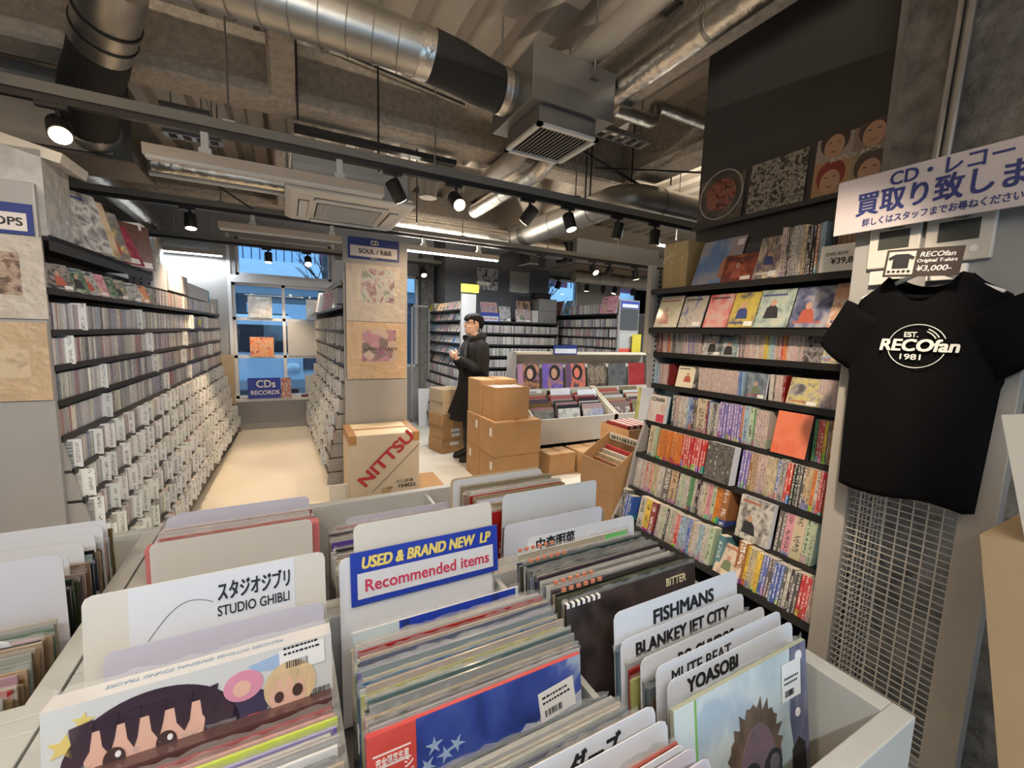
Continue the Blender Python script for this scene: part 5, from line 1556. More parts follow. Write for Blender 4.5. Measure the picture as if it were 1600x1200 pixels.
LPC0 = {'grey': (0.42, 0.42, 0.4), 'white': (0.68, 0.68, 0.65), 'cream': (0.6, 0.55, 0.42), 'black': (0.03, 0.03, 0.035), 'red': (0.45, 0.06, 0.05), 'blue': (0.1, 0.17, 0.34), 'green': (0.13, 0.28, 0.2),
       'yellow-green': (0.5, 0.53, 0.22), 'brown': (0.26, 0.17, 0.1), 'tan': (0.48, 0.37, 0.24), 'pink': (0.55, 0.33, 0.34), 'purple': (0.15, 0.12, 0.4), 'teal': (0.2, 0.42, 0.42), 'slate': (0.2, 0.25, 0.3)}
LPC = {k_: tuple(c_ * 0.6 for c_ in v_) for k_, v_ in LPC0.items()}


def lps(where, group, xc, y_far, y_near, z_far, z_near, n, pal, seed, lean=0.12, dx=0.006, lipp=0.75, thick=(0.0032, 0.0045, 0.0045, 0.0065)):
    """a run of sleeves from the back of a compartment toward its front; counted from the back"""
    r = random.Random(seed); cnt = {}
    for i in range(n):
        f = i / max(1, n - 1)
        c = pal[i % len(pal)] if seed < 0 else r.choice(pal)
        cnt[c] = cnt.get(c, 0) + 1
        lp('%s %s record sleeve from the back of %s' % (nth(cnt[c]), c, where), group, xc + r.uniform(-dx, dx), y_far + (y_near - y_far) * f + r.uniform(-.0006, .0006), z_far + (z_near - z_far) * f + r.uniform(-0.012, 0.006),
           r.choice(thick), jit(LPC[c], r, 0.05), lean + r.uniform(-.006, .006), None, r.random() < lipp, r.uniform(-0.008, 0.008), r)


def divider(label, xc, yt, zt, w=0.315, h=0.33, m_=WHITEP, lean=0.12, words=None, size=0.03, u=0.04, v=0.03, bold=0.0016, width=None, group=None, tilt=0.0, thick=0.0014):
    o = bpy.data.objects.new('divider_card', None); bpy.data.objects.remove(o)
    mb = MB(); q = 0.012
    mb.prism([(-w / 2, 0), (w / 2, 0), (w / 2, h - q), (w / 2 - q * .3, h - q * .3), (w / 2 - q, h), (-w / 2 + q, h), (-w / 2 + q * .3, h - q * .3), (-w / 2, h - q)], -thick, 0, axis='y')
    o = mb.build('divider_card', m_)
    o.matrix_world = Matrix.Translation((xc, yt - h * math.sin(lean), zt - h * math.cos(lean))) @ Matrix.Rotation(-lean, 4, 'X') @ Matrix.Rotation(tilt, 4, 'Y')
    tag(o, label, 'divider card', group)
    if words:
        lettering(words, size, INK, o, frame((-w / 2 + u, -thick - 0.0006, h - v), (1, 0, 0), (0, 0, 1)), bold=bold, width=width)
    return o


def sticker(o, x, z, d, w=0.07, h=0.045, rot=0.06):
    """price sticker with bar code on a sleeve face"""
    M = Matrix.Translation((x, -d - 0.0018, z)) @ Matrix.Rotation(rot, 4, 'Y')
    mb = MB(); mb.M = M; mb.box(0, w, 0, 0.0004, 0, h); mb.build('price_sticker', LABELW, o)
    mb = MB(); mb.M = M; r = random.Random(int(x * 1000 + z * 777))
    k = 0.008
    while k < w * 0.6:
        q = r.choice((0.0007, 0.0013, 0.002)); mb.box(k, k + q, -0.0004, -0.0001, 0.006, 0.016); k += q + r.choice((0.0008, 0.0015))
    for row_ in (0.026, 0.034):
        k = 0.006
        while k < w * 0.8:
            q = r.uniform(0.002, 0.006); mb.box(k, k + q, -0.0004, -0.0001, row_, row_ + 0.003); k += q + 0.0015
    mb.build('bar_code', INK, o)


def shape(o, name, pts, d, m_, lift=0.0006, up=0.0):
    pts = [(x, z + up) for x, z in pts]
    mb = MB(); mb.prism(pts, -d - lift - 0.0003, -d - lift + 0.0003, axis='y'); return mb.build(name, m_, o)


def ell(cx, cz, rx, rz, a0=0.0, a1=2 * math.pi, n=24):
    return [(cx + rx * math.cos(a0 + (a1 - a0) * k / n), cz + rz * math.sin(a0 + (a1 - a0) * k / n)) for k in range(n if a1 - a0 > 6.2 else n + 1)]


# --- rack-side bin, near half
XC1 = -0.114
gp = 'records in the near rack-side bin'
card = divider('wide cream divider card with white Japanese and English lettered inset, rack-side bin', XC1, 0.812, 1.113, 0.33, 0.35, CREAMP)
mb = MB(); mb.box(-0.112, 0.115, -0.0022, -0.0015, 0.247, 0.3495); mb.build('paper_inset', WHITEP, card)
lettering('スタジオジブリ', 0.034, INK, card, frame((0.0, -0.003, 0.303), (1, 0, 0), (0, 0, 1)), bold=0.0011, width=0.105)
lettering('STUDIO GHIBLI', 0.024, INK, card, frame((0.0, -0.003, 0.276), (1, 0, 0), (0, 0, 1)), bold=0.0003, width=0.105)
mb = MB()
mb.tube([(-0.09 + 0.055 * t / 20, -0.0025, 0.262 + 0.05 * math.sin(t / 20 * math.pi * .5)) for t in range(21)], 0.0005, 4)
mb.tube([(-0.035 + 0.03 * t / 10, -0.0025, 0.312 - 0.01 * (t / 10) ** 2) for t in range(11)], 0.0005, 4)
mb.build('pencil_line', INK, card)
divider('plain lavender-white card behind the anime style box set', XC1 + 0.01, 0.79, 1.03, 0.3, 0.31, mat('lavender card', (0.5, 0.51, 0.62), 0.5))
ab = lp('white box set printed with a dark-haired and a blond girl, rack-side bin', gp, XC1 + 0.002, 0.692, 1.05, 0.034, (0.7, 0.7, 0.7), 0.13, mat('white box print', (0.56, 0.58, 0.58), 0.3, coat=0.6), True, w=0.32, h=0.32, edge=mat('white box edge', (0.6, 0.62, 0.65), 0.35, coat=0.6), name='box_set')
D = 0.034
HAIR1 = mat('dark violet hair print', (0.035, 0.018, 0.035), 0.35, coat=0.6, noise=0.3, nscale=30, stretch=(1, 1, .03))
SKIN1 = mat('peach print', (0.68, 0.42, 0.33), 0.35, coat=0.6)
BLOND = mat('blond print', (0.66, 0.5, 0.3), 0.35, coat=0.6, noise=0.25, nscale=50, stretch=(1, 1, .15))
GOLDS = mat('gold star print', (0.62, 0.5, 0.16), 0.35, coat=0.6)
shape(ab, 'hair_print', ell(-0.053, 0.237, 0.092, 0.074, 0.0, math.pi) + [(-0.148, 0.2), (-0.157, 0.1), (0.05, 0.1), (0.045, 0.2)], D, HAIR1)
shape(ab, 'face_print', ell(-0.062, 0.262, 0.062, 0.085, math.pi, 2 * math.pi) + [(0.0, 0.28), (-0.124, 0.28)], D, SKIN1, 0.0012)
for i, (x0, x1) in enumerate(((-0.135, -0.112), (-0.108, -0.088), (-0.084, -0.066), (-0.06, -0.04), (-0.034, -0.012), (-0.006, 0.016))):
    shape(ab, 'fringe_print', [(x0, 0.292), (x1, 0.296), (x1 - 0.005, 0.258 + (i % 2) * 0.008), ((x0 + x1) / 2, 0.246), (x0 + 0.003, 0.26)], D, HAIR1, 0.0018)
for x in (-0.094, -0.042):
    shape(ab, 'eye_print', ell(x, 0.24, 0.011, 0.014), D, mat('dark eye print', (0.04, 0.02, 0.02), 0.3, coat=.6), 0.0024)
    shape(ab, 'eye_glint_print', ell(x + .004, 0.245, 0.003, 0.004), D, WHITEI, 0.003)
shape(ab, 'dress_print', [(0.03, 0.2), (0.032, 0.262), (0.05, 0.28), (0.075, 0.262), (0.08, 0.2)], D, mat('navy dress print', (0.03, 0.025, 0.07), 0.4, coat=.6))
shape(ab, 'pink_hair_print', ell(0.045, 0.281, 0.024, 0.021), D, mat('pink hair print', (0.6, 0.25, 0.36), 0.4, coat=.6), 0.0012)
shape(ab, 'small_face_print', ell(0.043, 0.278, 0.011, 0.011), D, SKIN1, 0.0018)
shape(ab, 'red_bow_print', [(0.03, 0.2), (0.05, 0.238), (0.08, 0.236), (0.085, 0.2)], D, mat('red bow print', (0.5, 0.06, 0.07), .4, coat=.6), 0.0012)
shape(ab, 'blond_hair_print', ell(0.103, 0.262, 0.034, 0.036) , D, BLOND, 0.0016)
shape(ab, 'small_face_print', ell(0.099, 0.25, 0.024, 0.026), D, SKIN1, 0.002)
for q in range(4): shape(ab, 'blond_fringe_print', [(0.076 + q * .013, 0.285), (0.088 + q * .013, 0.285), (0.083 + q * .013, 0.256)], D, BLOND, 0.0024)
shape(ab, 'eye_print', ell(0.112, 0.253, 0.007, 0.009), D, mat('dark eye print', (0, 0, 0)), 0.003)
shape(ab, 'eye_print', ell(0.088, 0.25, 0.006, 0.008), D, mat('dark eye print', (0, 0, 0)), 0.003)
shape(ab, 'staff_print', [(0.05, 0.305), (0.09, 0.312), (0.098, 0.3), (0.085, 0.29), (0.06, 0.295)], D, mat('pale blue print', (0.3, 0.42, 0.62), 0.4, coat=.6), 0.0004)
for cx, cz, rr in ((-0.14, 0.272, 0.017), (-0.122, 0.297, 0.011)):
    shape(ab, 'star_print', [(cx + rr * (1 if k % 2 == 0 else 0.45) * math.sin(k * math.pi / 5 + .2), cz + rr * (1 if k % 2 == 0 else 0.45) * math.cos(k * math.pi / 5 + .2)) for k in range(10)], D, GOLDS)
sticker(ab, 0.09, 0.281, D, 0.06, 0.034, -0.02)
mb = MB()
for k in range(18): mb.box(0.118 + k * 0.0021, 0.1188 + k * 0.0021 + (k % 3) * 0.0003, -D - 0.0012, -D - 0.0008, 0.222, 0.245)
mb.build('bar_code', INK, ab)
lettering('PRINCESS WITCHES ORIGINAL SOUND TRACKS', 0.011, mat('pale blue ink', (0.3, 0.4, 0.55), 0.5), ab, frame((0.095, -0.012, 0.3206), (-1, 0, 0), (0, -1, 0)), width=0.2)
bb = lp('dark brown box set with gold lines before the white box set', gp, XC1, 0.648, 0.972, 0.022, (0.1, 0.05, 0.04), 0.13, mat('brown box', (0.075, 0.03, 0.028), 0.4, coat=.7), True, w=0.318, h=0.318, edge=mat('brown box edge', (0.07, 0.03, 0.03), 0.4, coat=.7), name='box_set')
mb = MB(); mb.box(-0.15, 0.15, -0.0226, -0.0221, 0.30, 0.301); mb.box(-0.15, 0.15, -0.0226, -0.0221, 0.285, 0.286); mb.build('gold_line', GOLDS, bb)
lp('maroon edged record sleeve before the dark brown box set', gp, XC1, 0.618, 0.968, 0.0065, (0.22, 0.05, 0.06), r=rng)
lp('rose edged record sleeve before the maroon one', gp, XC1 + .003, 0.608, 0.965, 0.0045, (0.5, 0.26, 0.24), r=rng)
lp('lime green edged record sleeve before the rose one', gp, XC1 + .006, 0.600, 0.965, 0.0045, (0.5, 0.62, 0.08), r=rng)
pu = lp('violet record sleeve with white Japanese lettering in the rack-side bin', gp, XC1 + .004, 0.590, 0.96, 0.0045, (0.1, 0.08, 0.45), 0.12, artwork('violet sleeve', [(0.06, 0.05, 0.3), (0.1, 0.08, 0.42), (0.16, 0.13, 0.45)], 2, seed=90), True, edge=mat('violet edge', (0.3, 0.3, 0.6), .4))
lettering('立文宇宙軍', 0.034, WHITEI, pu, frame((-0.10, -0.0056, 0.268), (1, 0, 0), (0, 0, 1)), bold=0.0014, width=0.11, shear=0.2)
lettering('オネアミスの翼', 0.014, WHITEI, pu, frame((0.02, -0.0056, 0.278), (1, 0, 0), (0, 0, 1)), bold=0.0005, width=0.07)
lps('the near rack-side bin, before the violet one', gp, XC1, 0.580, 0.545, 0.968, 0.97, 6, ['black', 'white', 'slate', 'white'], 401)
gr = lp('white record sleeve with green label strip, low in the rack-side bin', gp, XC1, 0.535, 0.985, 0.0045, (0.6, 0.6, 0.6), 0.12, WHITEP, True)
mb = MB(); mb.box(0.0, 0.11, -0.0056, -0.005, 0.285, 0.305); mb.build('green_strip', mat('green strip', (0.25, 0.45, 0.14), .4), gr)
lettering('M', 0.03, INK, gr, frame((0.07, -0.006, 0.262), (1, 0, 0), (0, 0, 1)), bold=0.001)
lps('the near rack-side bin, lowest run', gp, XC1, 0.525, 0.30, 0.985, 0.985, 26, ['white', 'grey', 'black', 'slate', 'cream', 'pink'], 402)

# --- middle bin, near half
XC2 = 0.236
gp = 'records in the near middle bin'
sc_ = divider('plain cream card behind the blue USED and BRAND NEW sign', XC2 + .02, 0.85, 1.135, 0.3, 0.36, CREAMP)
wc = divider('tall white card carrying the blue and yellow used record sign, in the middle bin', XC2 + 0.002, 0.835, 1.078, 0.322, 0.33, WHITEP)
us = thing('sign', 'blue sign with yellow and red lettering for used and new records, middle bin', 'sign', (XC2 - 0.139, 0.8195, 0.983))
us.rotation_euler = (-0.12, 0, 0.0)
mb = MB(); mb.box(0, 0.315, -0.003, 0, 0, 0.104); mb.build('board', BLUE, us)
mb = MB(); mb.box(0.012, 0.303, -0.0038, -0.003, 0.012, 0.062); mb.build('inset', WHITEP, us)
lettering('USED & BRAND NEW  LP', 0.03, mat('yellow sign ink', (0.72, 0.6, 0.16), 0.5), us, frame((0.018, -0.0042, 0.0705), (1, 0, 0), (0, 0, 1)), bold=0.0022, width=0.275, shear=0.2, stretch=1.05)
lettering('Recommended items', 0.034, mat('crimson sign ink', (0.5, 0.03, 0.08), 0.5), us, frame((0.024, -0.0046, 0.025), (1, 0, 0), (0, 0, 1)), bold=0.0008, width=0.265)
bl = lp('record sleeve with broad royal blue band right before the blue sign', gp, XC2 + .005, 0.702, 1.014, 0.0045, (0.5, 0.6, 0.7), 0.12, mat('pale blue sleeve', (0.5, 0.6, 0.66), .4, coat=.5), True)
mb = MB(); mb.box(-0.08, 0.15, -0.0052, -0.0045, 0.28, 0.315); mb.build('blue_band', BLUE, bl)
mb = MB(); mb.box(-0.075, -0.063, -0.0058, -0.0052, 0.28, 0.315); mb.box(0.1, 0.112, -0.0058, -0.0052, 0.28, 0.315); mb.build('navy_bar', NAVY, bl)
PALM = ['grey', 'slate', 'red', 'grey', 'white', 'cream', 'yellow-green', 'black', 'slate', 'green', 'white', 'grey', 'purple', 'slate', 'cream', 'black', 'white', 'blue', 'white', 'grey', 'cream', 'yellow-green', 'white', 'pink', 'tan', 'slate', 'black', 'pink', 'grey', 'tan', 'black', 'white', 'black', 'grey']
lps('the middle bin behind the blue painted one', gp, XC2, 0.612, 0.491, 1.05, 1.042, 34, PALM, -403, thick=(0.0026, 0.0032), lipp=0.6)
lps('the middle bin just before the banded sleeve', gp, XC2 + .004, 0.692, 0.622, 1.0, 1.04, 10, ['grey', 'slate', 'white', 'cream'], -413)
bs = lp('blue painted record sleeve with red paper strip, at the face of the middle bin', gp, XC2 - .008, 0.483, 1.034, 0.0065, (0.55, 0.05, 0.05), 0.12, artwork('blue painting', [(0.015, 0.03, 0.14), (0.03, 0.06, 0.3), (0.06, 0.1, 0.36), (0.3, 0.38, 0.5)], 3, distort=2.0, seed=91), True, edge=mat('red sleeve edge', (0.5, 0.06, 0.06), .4))
OBI = mat('red paper strip', (0.55, 0.07, 0.06), 0.45, coat=.4)
mb = MB(); mb.box(-0.1575, -0.098, -0.0076, -0.0066, 0.0, 0.315); mb.build('paper_strip', OBI, bs)
lettering('完全限定生産', 0.011, WHITEI, bs, frame((-0.148, -0.0082, 0.276), (1, 0, 0), (0, 0, 1)), width=0.04)
lettering('シ\nバ\nブ\nリ\nー', 0.014, WHITEI, bs, frame((-0.115, -0.0082, 0.262), (1, 0, 0), (0, 0, 1)))
mb = MB(); mb.box(-0.151, -0.105, -0.0079, -0.0076, 0.272, 0.274); mb.box(-0.151, -0.105, -0.0079, -0.0076, 0.288, 0.29); mb.build('strip_rule', WHITEI, bs)
shape(bs, 'pale_print', [(-0.03, 0.19), (0.03, 0.215), (0.06, 0.245), (0.1, 0.235), (0.1575, 0.26), (0.1575, 0.0), (-0.06, 0.0)], 0.0065, artwork('pale blue painting', [(0.3, 0.36, 0.48), (0.42, 0.46, 0.55), (0.2, 0.25, 0.42)], 4, seed=92))
for i, (x, z) in enumerate(((-0.075, 0.272), (-0.06, 0.255), (-0.085, 0.25), (-0.045, 0.262))):
    shape(bs, 'star_print', [(x + (0.012 if k % 2 == 0 else 0.004) * math.sin(k * math.pi / 5 + i), z + (0.012 if k % 2 == 0 else 0.004) * math.cos(k * math.pi / 5 + i)) for k in range(10)], 0.0065, mat('pale star print', (0.3, 0.42, 0.6), .4), 0.001)
sticker(bs, 0.085, 0.236, 0.0065, 0.062, 0.045, -0.12)
# near compartment of the middle bin
gp = 'records in the nearest middle compartment'
XC2b = 0.24
lps('the nearest middle compartment, farthest run', gp, XC2b, 0.436, 0.356, 1.0, 1.03, 14, ['grey', 'slate', 'white', 'tan', 'grey', 'cream', 'white', 'teal'], -404)
divider('white divider card with bold Japanese name in the nearest middle compartment', XC2b + .002, 0.342, 1.06, words='リーダーズ', size=0.03, u=0.13, v=0.035, bold=0.002, width=0.12, group=None)
divider('second white divider card with one bold character in the nearest middle compartment', XC2b + .002, 0.322, 1.058, words='夢', size=0.04, u=0.17, v=0.05, bold=0.002)
lps('the nearest middle compartment, before the lettered cards', gp, XC2b, 0.315, 0.300, 1.03, 1.045, 3, ['pink', 'grey', 'red'], -405)
divider('plain grey-white divider card in the nearest middle compartment, third from its face', XC2b, 0.293, 1.054)
for i, (y, z) in enumerate(((0.281, 1.06), (0.262, 1.066), (0.243, 1.068))):
    divider('%s plain white divider card at the very face of the nearest middle compartment' % nth(i + 1), XC2b + .002, y, z, m_=mat('lilac card', (0.56, 0.54, 0.62), 0.5))

# --- mesh-side bin, near half
XC3 = 0.618
gp = 'records in the mesh-side bin'
divider('white divider card with four bold Japanese characters in the mesh-side bin', XC3, 0.775, 1.068, words='中森明菜', size=0.03, u=0.02, v=0.031, bold=0.0018, width=0.105)
gs = lp('tan grey sleeve with bright green sticker behind the dark sleeves of the mesh-side bin', gp, XC3 - .03, 0.764, 1.042, 0.0045, (0.4, 0.36, 0.3), 0.12, mat('tan grey sleeve', (0.4, 0.37, 0.3), .5, coat=.4), True)
mb = MB(); mb.box(0.085, 0.15, -0.0056, -0.0046, 0.29, 0.312); mb.build('green_sticker', mat('green sticker', (0.12, 0.55, 0.16), .45), gs)
lps('the mesh-side bin behind the near-black one', gp, XC3 - .045, 0.735, 0.56, 1.046, 1.062, 30, ['black', 'slate', 'black', 'black', 'white', 'black', 'black', 'tan', 'black', 'black', 'slate', 'black', 'cream', 'black', 'black', 'white'], -406, lipp=0.35)
r = random.Random(9)
CHK = mat('checked strip red', (0.55, 0.2, 0.12), .4)
bt = lp('near-black record sleeve with cream lettering at its top corner, mesh-side bin', gp, XC3 - .055, 0.55, 1.066, 0.0065, (0.05, 0.04, 0.04), 0.1, artwork('dark dusk cover', [(0.012, 0.01, 0.011), (0.03, 0.024, 0.024), (0.06, 0.045, 0.045), (0.02, 0.018, 0.02)], 3, seed=93), True, edge=BLACKM)
lettering('BITTER', 0.022, CREAMI, bt, frame((0.075, -0.0072, 0.288), (1, 0, 0), (0, 0, 1)), bold=0.0005, width=0.055)
mb = MB()
for k in range(7): mb.box(-0.157 + k * 0.011, -0.1515 + k * 0.011, -0.0072, 0.0005, 0.3085, 0.3158)
mb.build('checked_edge', WHITEI, bt)
for i, (y, z) in enumerate(((0.735, 1.066), (0.69, 1.066), (0.60, 1.07), (0.575, 1.07))):
    mb = MB()
    for k in range(6): mb.box(-0.157 + k * 0.016, -0.149 + k * 0.016, -0.004, 0.0, 0.0, 0.006)
    tag(mb.build('paper_strip', CHK, loc=(XC3 - .045, y, z + 0.001)), '%s red checked paper strip on the dark sleeves of the mesh-side bin' % nth(i + 1), 'paper strip', 'checked strips')
# nearest compartment
gp = 'records in the nearest mesh-side compartment'
divider('white divider card in bold black capitals, rearmost of the five lettered cards', XC3 + .002, 0.492, 1.068, words='FISHMANS', size=0.034, u=0.085, v=0.043, bold=0.0022, width=0.155)
lps('the mesh-side compartment, between two rear cards', gp, XC3, 0.487, 0.482, 1.02, 1.02, 2, ['slate', 'blue'], 407)
divider('white divider card with three bold words, second from the back of five lettered cards', XC3 + .004, 0.475, 1.029, words='BLANKEY JET CITY', size=0.032, u=0.03, v=0.035, bold=0.002, width=0.235)
lps('the mesh-side compartment, before its second card', gp, XC3 + .008, 0.468, 0.446, 0.988, 0.985, 4, ['grey', 'red', 'white', 'yellow-green'], -408)
divider('white divider card half hidden, third of five lettered cards', XC3 + .012, 0.438, 1.022, words='BO GUMBOS', size=0.032, u=0.08, v=0.038, bold=0.0016, width=0.14)
lps('the nearest mesh-side compartment, mid run', gp, XC3 + .012, 0.430, 0.418, 0.985, 0.98, 3, ['purple', 'brown', 'slate'], 409)
divider('white divider card in thin black capitals, fourth of five lettered cards', XC3 + .015, 0.41, 1.029, words='MUTE BEAT', size=0.03, u=0.03, v=0.036, bold=0.0004, width=0.14)
divider('white divider card with one bold word, foremost of the five lettered cards', XC3 + .018, 0.39, 1.02, words='YOASOBI', size=0.03, u=0.04, v=0.031, bold=0.002, width=0.118)
lps('the mesh-side compartment, by its front sleeve', gp, XC3 + .01, 0.378, 0.368, 0.985, 0.99, 3, ['slate', 'black', 'white'], 410)
ys = lp('pale blue record sleeve with brown-haired goggled figure at the face of the mesh-side bin', gp, XC3 - .012, 0.358, 1.018, 0.0065, (0.6, 0.7, 0.7), 0.14, artwork('pale sky painting', [(0.36, 0.47, 0.52), (0.5, 0.6, 0.63), (0.6, 0.67, 0.68), (0.4, 0.5, 0.58)], 2.6, seed=94), True, edge=mat('grey green edge', (0.34, 0.38, 0.3), .4))
d = 0.0065
shape(ys, 'paper_strip', [(-0.1575, 0), (-0.118, 0), (-0.118, 0.315), (-0.1575, 0.315)], d, mat('white paper strip', (0.62, 0.68, 0.66), .4, coat=.5))
shape(ys, 'green_rule', [(-0.118, 0), (-0.113, 0), (-0.113, 0.315), (-0.118, 0.315)], d, mat('green rule', (0.2, 0.42, 0.12), .4))
shape(ys, 'night_print', [(0.105, 0), (0.1575, 0), (0.1575, 0.315), (0.112, 0.315), (0.107, 0.2), (0.12, 0.12)], d, artwork('night blue painting', [(0.05, 0.06, 0.13), (0.1, 0.12, 0.22), (0.16, 0.18, 0.28)], 4, seed=95))
for x, z, rr in ((0.135, 0.296, 0.009), (0.128, 0.205, 0.007)):
    shape(ys, 'moon_print', ell(x, z, rr, rr), d, WHITEI, 0.0012)
hair = []
for k in range(34):
    a = math.pi * (-0.12 + 1.3 * k / 33); rr = (0.074 if k % 2 == 0 else 0.064) + 0.004 * math.sin(k * 2.3)
    hair.append((0.015 + rr * math.cos(a) * .95, 0.172 + rr * 1.25 * math.sin(a)))
shape(ys, 'hair_print', hair + [(-0.05, 0.0), (0.07, 0.0)], d, mat('brown hair print', (0.16, 0.12, 0.09), .4, coat=.5, noise=.5, nscale=70, stretch=(1, 1, .3)), 0.0008)
shape(ys, 'face_print', ell(0.02, 0.15, 0.045, 0.078), d, mat('mauve face print', (0.2, 0.15, 0.2), .4, coat=.5, noise=.3, nscale=30), 0.0014)
for x in (0.0, 0.055):
    shape(ys, 'goggle_print', ell(x, 0.15, 0.024, 0.026), d, mat('goggle print', (0.03, 0.035, 0.05), .3, coat=.5), 0.002)
    shape(ys, 'goggle_glint_print', ell(x + .004, 0.154, 0.012, 0.013), d, mat('goggle glint', (0.13, 0.13, 0.16), .3, coat=.5), 0.0026)
shape(ys, 'dark_figure_print', [(0.105, 0.06), (0.11, 0.15), (0.128, 0.165), (0.145, 0.15), (0.15, 0.07), (0.13, 0.1), (0.12, 0.06)], d, BLACKM, 0.0012)
sticker(ys, 0.085, 0.235, d, 0.052, 0.06, 0.03)

# --- rear halves: we see the blank backs of the cards
gp = 'records in the rear rack-side bin'
lps('the rear rack-side bin', gp, XC1 + .002, 1.23, 1.17, 1.035, 1.04, 7, ['red', 'green', 'yellow-green', 'pink', 'white', 'slate'], 420, lean=0.02)
pk = lp('box set with pink edges behind the blank white card of the rear rack-side bin', gp, XC1 + .002, 1.165, 1.03, 0.03, (0.5, 0.1, 0.12), 0.02, mat('pink box', (0.55, 0.16, 0.18), .4, coat=.6), True, w=0.345, h=0.315, edge=mat('pink box edge', (0.55, 0.16, 0.18), .4, coat=.6), name='box_set')
divider('blank pale grey card back in the rear rack-side bin, behind the cream lettered card', XC1, 1.118, 1.05, 0.315, 0.33, mat('blank grey card', (0.56, 0.56, 0.54), .5), 0.02)
for i, (y, z, w) in enumerate(((1.262, 1.05, 0.315), (1.275, 1.052, 0.30))):
    divider('%s lavender card back at the rear rim beside the aisle' % nth(i + 1), XC1 + (0.0, .008)[i], y, z, w, 0.32, mat('lavender card', (0, 0, 0)), 0.02)
gp = 'records in the rear middle bin'
lps('the rear middle bin, low run', gp, XC2 + .01, 1.20, 0.90, 0.965, 0.985, 30, ['white', 'slate', 'black', 'tan', 'white', 'grey', 'brown', 'cream', 'purple', 'white'], -421, lean=-0.03)
divider('lavender card back lying low at the rear rim of the middle bin', XC2 + .055, 1.235, 0.985, 0.315, 0.25, mat('lavender card', (0, 0, 0)), 0.0)
lps('the rear middle bin, along the rim', gp, XC2 + .03, 1.225, 1.208, 0.968, 0.968, 3, ['black', 'pink', 'green'], 422, lean=-0.02)
gp = 'records in the rear mesh-side bin'
divider('tall tan-edged white card at the back of the rear mesh-side bin, beside the cardboard boxes', XC3 - .027, 1.18, 1.072, 0.315, 0.34, WHITEP, 0.0)
divider('tan card right behind the tall white card of the rear mesh-side bin', XC3 - .032, 1.186, 1.076, 0.315, 0.34, KRAFT2, 0.0)
lps('the rear mesh-side bin', gp, XC3 - .005, 1.165, 1.0, 1.055, 1.045, 24, ['tan', 'brown', 'cream', 'white', 'pink', 'black', 'grey', 'tan', 'white', 'cream', 'brown', 'red'], -423, lean=-0.02)
divider('small blank lavender card back among the rear mesh-side records', XC3 - .07, 1.03, 1.06, 0.2, 0.32, mat('lavender card', (0, 0, 0)), 0.0)
divider('very tall blank white card back in the rear mesh-side bin', XC3 + .035, 0.968, 1.093, 0.315, 0.36, mat('blank bluish card', (0.58, 0.62, 0.66), .5), 0.0)
divider('blank white card back just before the very tall one in the rear mesh-side bin', XC3 + .016, 0.916, 1.034, 0.315, 0.31, mat('blue-white card', (0.62, 0.68, 0.82), .5), 0.0)
lps('the rear mesh-side bin, between card and rim', gp, XC3 + .03, 0.95, 0.93, 1.02, 1.01, 3, ['teal', 'grey', 'slate'], 424, lean=0.0)

# --- bins in front of the OPS end panel
XC0 = -0.53
gp = 'records in the bin before the OPS end panel'
divider('big blank lavender card back in the bin before the OPS end panel', XC0 - .005, 1.02, 1.10, 0.33, 0.37, mat('big blank card', (0.54, 0.55, 0.6), .5), 0.0)
lps('the rear bin before the OPS end panel', gp, XC0 - .002, 1.27, 1.05, 1.035, 1.02, 22, ['tan', 'black', 'brown', 'slate', 'brown', 'tan', 'black'], 430, lean=0.0)
for i, (y, z, dx) in enumerate(((1.10, 1.062, -.018), (1.15, 1.065, -.012), (1.19, 1.066, -.006), (1.215, 1.072, 0.0), (1.235, 1.076, 0.002))):
    divider('%s blank white card back behind the big one before the OPS end panel' % nth(i + 1), XC0 + dx, y, z, 0.315, 0.34, WHITEP, 0.0)
lps('the near bin before the OPS end panel', gp, XC0 - .005, 0.985, 0.84, 0.992, 0.965, 24, ['cream', 'grey', 'green', 'tan', 'brown', 'pink', 'brown', 'black', 'tan', 'red', 'brown', 'grey'], -431, lean=0.06, lipp=0.4)
divider('blank white card standing among the near records before the OPS end panel', XC0 - .04, 0.945, 0.998, 0.315, 0.28, WHITEP, 0.06)
divider('second blank white card nearer the shopper before the OPS end panel', XC0 - .06, 0.865, 0.985, 0.315, 0.27, WHITEP, 0.06)
lps('the front bin before the OPS end panel', gp, XC0 - .01, 0.76, 0.5, 0.97, 0.96, 26, ['cream', 'grey', 'green', 'tan', 'brown', 'pink'], -432, lean=0.06, lipp=0.3)
